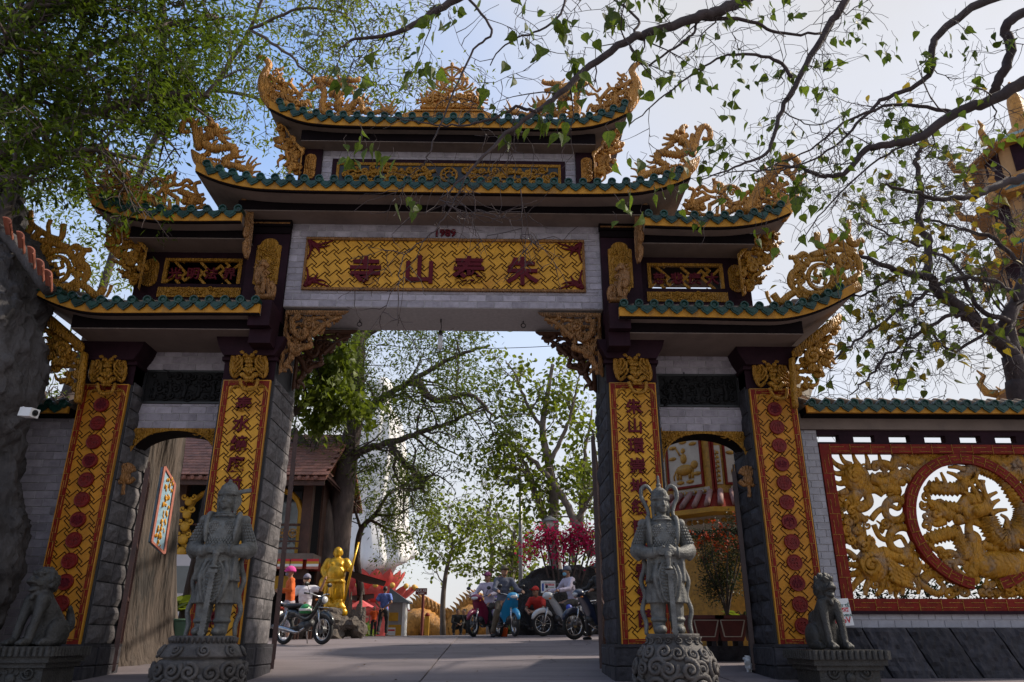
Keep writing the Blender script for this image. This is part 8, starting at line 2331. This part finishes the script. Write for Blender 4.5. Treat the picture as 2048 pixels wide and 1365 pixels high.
# ------------------------------------------------------------------ trees of the forecourt
t = Tree(41); b0 = at(668, 1270, 25.0)
b0 = Vector((b0.x, 25, gz(25, b0.x)-.1))
main = t.limb([b0]+pp([(668,1200),(672,1100),(685,1000),(698,900),(712,820),(716,740),(722,650)], 25), .52, .18, 6, 12)
lft = t.limb(pp([(652,1260),(650,1150),(652,1050),(640,985),(612,905),(585,860)], 24.7), .36, .14, 6, 10)
LBS = [main[20:], lft[16:]]
for path in (pp([(692,940),(720,905),(780,885),(850,862),(900,845),(965,815)], (25,24)), pp([(705,850),(760,800),(830,760),(905,715),(980,690)], (25,24)), pp([(716,760),(690,700),(660,640),(620,590)], 25), pp([(712,820),(680,770),(630,740),(590,700)], (25,24.4)), pp([(720,680),(780,640),(860,610),(950,600)], (25,25.6)), pp([(780,885),(800,920),(835,950),(850,985)], (24.6,24.2)), pp([(830,760),(870,800),(940,790),(985,830)], (24.4,23.6))):
    LBS.append(t.limb(path, .15, .04, 6, 8, wig=.02))
for p in LBS: t.grow(p, .12, 10, 2.0, 3, up=.02, wig=.25, t0=.12, spread=1.0, rmin=.010, taper=.5)
lv = t.leaves(5, .17, 'lance', .30, .35, .8)
P = []; D = []
for i in range(11000):
    cx, cy, rx, ry = ((800,735,205,115), (665,745,95,130), (730,880,110,70), (940,760,75,95))[(i % 10 > 4)+(i % 10 > 7)+(i % 10 > 8)]
    a = t.r.uniform(0, 6.283); q = math.sqrt(t.r.random()); x = cx+rx*q*math.cos(a); y = cy+ry*q*math.sin(a); Y = t.r.uniform(22.5, 27)
    if mnoise.noise(Vector((x*.022, y*.022, Y*.35))) < -.13+.30*(y > 850): continue
    P.append(tuple(at(x, y, Y))); D.append((t.r.gauss(0,.8), t.r.gauss(0,.8), t.r.gauss(0,.4)-.35))
lv.merge(leaf_cloud(np.array(P), np.array(D), .17, 'lance', t.rs))
t.done('tamarind_tree', 'large dark-trunked feathery tree rising beside the golden statue', [(lv, 'leaf_olive')], 'bark', base=b0)
t = Tree(43); b0 = Vector((-4.4,13.6,gz(13.6, -4)))         # big-leaved tree just inside the left pillar
p = t.limb([b0, b0+Vector((.1,0,1.6)), b0+Vector((.3,0,3.2))]+pp([(620,800),(640,730),(665,650)], 13.6), .14, .04)
for path in (pp([(620,800),(600,760),(585,700)], 13.6), pp([(640,730),(680,720),(710,690)], 13.6), pp([(630,770),(660,800),(685,815)], 13.5)): q = t.limb(path, .03, .01, 5, 6); t.grow(q, .03, 9, .55, 2, up=-.1, wig=.3, t0=.05, rmin=.005)
lv = t.leaves(4, .13, 'heart', .10, .8, .95, .8)
t.done('young_bodhi_tree', 'bright big-leaved young tree just inside the gate by the carved bracket', [(lv, 'leaf_young')], 'bark', base=b0)
t = Tree(44); b0 = at(722, 1270, 27.5); b0 = Vector((b0.x, 27.5, gz(27.5, b0.x)))
p = t.limb([b0]+pp([(722,1190),(714,1120),(722,1060),(750,1030),(775,990)], 27.5), .16, .06)
for path in (pp([(722,1060),(710,1010),(730,970)], 27.5), pp([(750,1030),(790,1030),(830,1010)], (27.5,27)), pp([(740,1040),(780,1060),(820,1070)], 27.3), pp([(775,990),(810,970),(835,975)], 27.5)): q = t.limb(path, .06, .02, 5, 6); t.grow(q, .05, 10, 1.1, 3, up=.03, wig=.2, t0=.1, rmin=.008)
lv = t.leaves(4, .14, 'lance', .14, .1, .8)
t.done('spreading_tree', 'small flat-crowned tree standing before the white statue', [(lv, 'leaf_bright')], 'bark', base=b0)
t = Tree(45); b0 = Vector((at(1112,1200,25).x, 25, gz(25, 2.6)))
main = t.limb([b0]+pp([(1112,1150),(1105,1080),(1108,1000),(1098,930),(1085,860),(1095,790),(1105,730)], 25), .24, .06, 6, 10)
LBS = [main[14:]]
for path, r in ((pp([(1108,1120),(1090,1040),(1065,965),(1050,930),(1020,880)], 25), .15), (pp([(1185,1110),(1150,1045),(1120,985),(1080,935),(1035,900),(990,880)], (24,25)), .15), (pp([(1098,930),(1130,860),(1150,800),(1160,740)], 25), .09), (pp([(1085,860),(1050,800),(1030,750),(1010,720)], (25,24.5)), .07), (pp([(1160,1080),(1165,990),(1170,900),(1185,820)], 25.5), .12), (pp([(1065,965),(1040,940),(1000,935)], 24.6), .05), (pp([(1150,1045),(1180,1000),(1200,960)], 24.5), .07)):
    LBS.append(t.limb(path, r, r*.25, 6, 8, wig=.02))
for p in LBS: t.grow(p, .08, 8, 1.35, 3, up=.08, wig=.25, t0=.15, rmin=.008, taper=.45)
lv = t.leaves(2, .175, 'round', .18, .5, .62, .8)
t.done('slender_tree', 'slender many-stemmed tree with light round leaves beyond the riders', [(lv, 'leaf_bright')], 'bark_pale', base=b0)
for seed, bx, Y, pts, R, (cx, cy, rx, ry), nlf, lm, name, lab in (
    (46, 886, 32, [(886,1200),(893,1140),(905,1090),(895,1050)], .13, (900,1075,80,70), 1100, 'leaf_bright', 'small_tree', 'small fresh green tree standing alone beside the parking sign'),
    (47, 978, 36, [(978,1180),(984,1100),(975,1040),(985,990)], .14, (975,1075,85,105), 500, 'leaf_olive', 'thin_tree', 'thin olive half-bare tree rising behind the blue scooter'),
    (48, 1030, 31, [(1028,1200),(1022,1120),(1030,1060)], .16, (1022,1120,55,95), 1000, 'leaf_bright', 'round_tree', 'rounded green tree just behind the street lamp pole'),
    (49, 1150, 34, [(1150,1180),(1145,1080)], .2, (1150,1000,60,90), 500, 'leaf_bright', 'pale_tree', 'pale green tree showing behind the slender stems')):
    t = Tree(seed); b0 = at(bx, 1272, Y); b0 = Vector((b0.x, Y, gz(Y, b0.x)-.1))
    p = t.limb([b0]+pp(pts, Y), R, R*.3, 5, 8); t.grow(p, R*.6, 15, 1.7, 3, up=.15, t0=.35, rmin=.010)
    P = []; D = []
    for i in range(nlf):
        a = t.r.uniform(0, 6.283); q = t.r.random()**.6; x = cx+rx*q*math.cos(a); y = cy+ry*q*math.sin(a); YY = Y+t.r.gauss(0, 1.1)
        if mnoise.noise(Vector((x*.035, y*.035, YY*.5))) < -.12: continue
        P.append(tuple(at(x, y, YY))); D.append((t.r.gauss(0,.8), t.r.gauss(0,.8), t.r.gauss(0,.5)-.4))
    lv = t.leaves(1, .19, 'round', .15, .4, .45); lv.merge(leaf_cloud(np.array(P), np.array(D), .19, 'round', t.rs))
    t.done(name, lab, [(lv, lm)], 'bark_pale', base=b0)
# magenta bougainvillea over the rock wall
t = Tree(51); b0 = Vector((2.7,22.4,1.9))
for k in range(1, 9):
    e = at(1066+k*15, 1075+18*math.sin(k*2.1), 22.3); q = t.limb([b0+Vector((.12*(k-4),.2,0)), (b0+e)/2+Vector((.1*(k-4),0,.35)), e, e+Vector((.1*(k-4),-.1,-.25))], .03, .008, 5, 6); t.grow(q, .02, 8, .42, 2, up=-.05, wig=.3, t0=.3, rmin=.004)
fl = t.leaves(4, .08, 'round', .08, .2, .38, 1.2); nn = t.nodes; t.nodes = nn[::3]; lv = t.leaves(3, .08, 'lance', .1, .2)
t.done('bougainvillea', 'bougainvillea in full magenta bloom above the dark rock wall', [(fl, 'petal_magenta'), (lv, 'leaf_dark')], 'bark', base=b0, cat='shrub')
# orange flowering bush in the planter
t = Tree(52); b0 = Vector((PLX[1],12.62,PZ))
for k in range(8):
    a = k*.785; q = t.limb([b0, b0+Vector((.10*math.cos(a),.10*math.sin(a),.35)), b0+Vector((.28*math.cos(a),.25*math.sin(a),.8+.1*math.sin(k*3))), b0+Vector((.36*math.cos(a)+.06,.3*math.sin(a),1.25+.22*math.cos(k*2)))], .018, .006, 5, 6); t.grow(q, .014, 11, .30, 2, up=.1, wig=.3, t0=.25, rmin=.003)
lv = t.leaves(4, .050, 'lance', .055, .2, .95); hi = [n for n in t.nodes if n[0].z > b0.z+.85]; t.r.shuffle(hi); t.nodes = hi[:60]
fl = t.leaves(7, .045, 'round', .035, .0, 1, 1.2)
t.done('flowering_bush', 'potted bush with orange flower clusters in the middle planter', [(lv, 'leaf_dark'), (fl, 'petal_orange')], 'bark', base=b0, cat='shrub')
# broad-leaved plant by the bin, ferny plant by the side gate leaf
for seed, (px_, py_, Y), sz, n, lab in ((53, (345,1205,13.2), .26, 26, 'broad-leaved green plant showing above the rubbish bin'), (54, (1485,1230,12.75), .20, 30, 'low green plant in the planter by the dark gate leaf')):
    t = Tree(seed); c = at(px_, py_, Y); zb = gz(Y, c.x) if seed == 53 else PZ
    P = []; D = []
    for i in range(n):
        a = t.r.uniform(0, 6.28); h = t.r.uniform(.0,.16); r = .10; e = Vector((c.x+r*math.cos(a), Y+r*math.sin(a), c.z-.12+h))
        t.wood.tube([(c.x, Y, zb), ((c.x+e.x)/2, (Y+e.y)/2, (zb+e.z)/2+.05), e], .006, 4); P.append(tuple(e)); D.append((math.cos(a), math.sin(a), t.r.uniform(-.1,.7)))
    root = thing('leafy_plant', lab, 'plant', (c.x, Y, zb)); obj('stems', t.wood, M['leaf_dark'], root); obj('leaves', leaf_cloud(np.array(P), np.array(D), sz, 'round', t.rs), M['leaf_bright'], root)
# far greenery closing the view beyond the crest
for i, (x, Y, w, h, lm) in enumerate(((590,46,60,40,'leaf_dark'),(690,50,60,45,'leaf_olive'),(825,47,26,32,'leaf_dark'),(905,56,70,26,'leaf_olive'),(1010,52,60,36,'leaf_dark'),(1110,48,70,60,'leaf_olive'),(1190,46,50,60,'leaf_dark'))):
    t = Tree(60+i); P = []; D = []
    for k in range(900):
        a = t.r.uniform(0, math.pi); q = math.sqrt(t.r.random()); P.append(tuple(at(x+w*q*math.cos(a), 1276-h*q*math.sin(a), Y+t.r.gauss(0,.8)))); D.append((t.r.gauss(0,.8), t.r.gauss(0,.8), t.r.gauss(0,.6)))
    c = at(x, 1276, Y); root = thing('distant_bush', ['dark bush far behind the temple house', 'olive bush far behind the golden statue', 'dark green bush beside the kiosk and golden dragon', 'low olive bush far behind the small lone tree', 'dark bush far behind the violet motorbike', 'olive bush far behind the red-shirted person', 'dark bush far behind the navy motorbike'][i], 'bush', (c.x, Y, gz(Y)), 'bushes beyond the crest')
    obj('stems', MB().tube([(c.x,Y,gz(Y)-.3),(c.x,Y,c.z+.3)], .08, 6), M['bark'], root); obj('foliage', leaf_cloud(np.array(P), np.array(D), .30, 'round', t.rs), M[lm], root)

# clipped hedge behind the screen wall
t = Tree(71); P = []; D = []
for i in range(6400):
    P.append((t.r.uniform(5.0,9.6), t.r.uniform(11.3,11.9), gz(11.5)+t.r.uniform(.2,1.5)+.05*math.sin(i))); D.append((t.r.gauss(0,.8), t.r.gauss(0,.8)-.3, t.r.gauss(0,.6)+.3))
HGE = thing('hedge', 'dark clipped hedge showing low behind the dragon screen', 'hedge', (7.3,11.6,gz(11.6)))
for i in range(12):
    x = 5.2+i*.38; t.wood.tube([(x,11.6,gz(11.6)),(x+.05,11.6,gz(11.6)+.6),(x-.05,11.6,gz(11.6)+1.1)], [.03,.02,.01], 5)
obj('stems', t.wood, M['bark'], HGE); obj('foliage', leaf_cloud(np.array(P), np.array(D), .10, 'lance', t.rs), M['leaf_dark'], HGE)
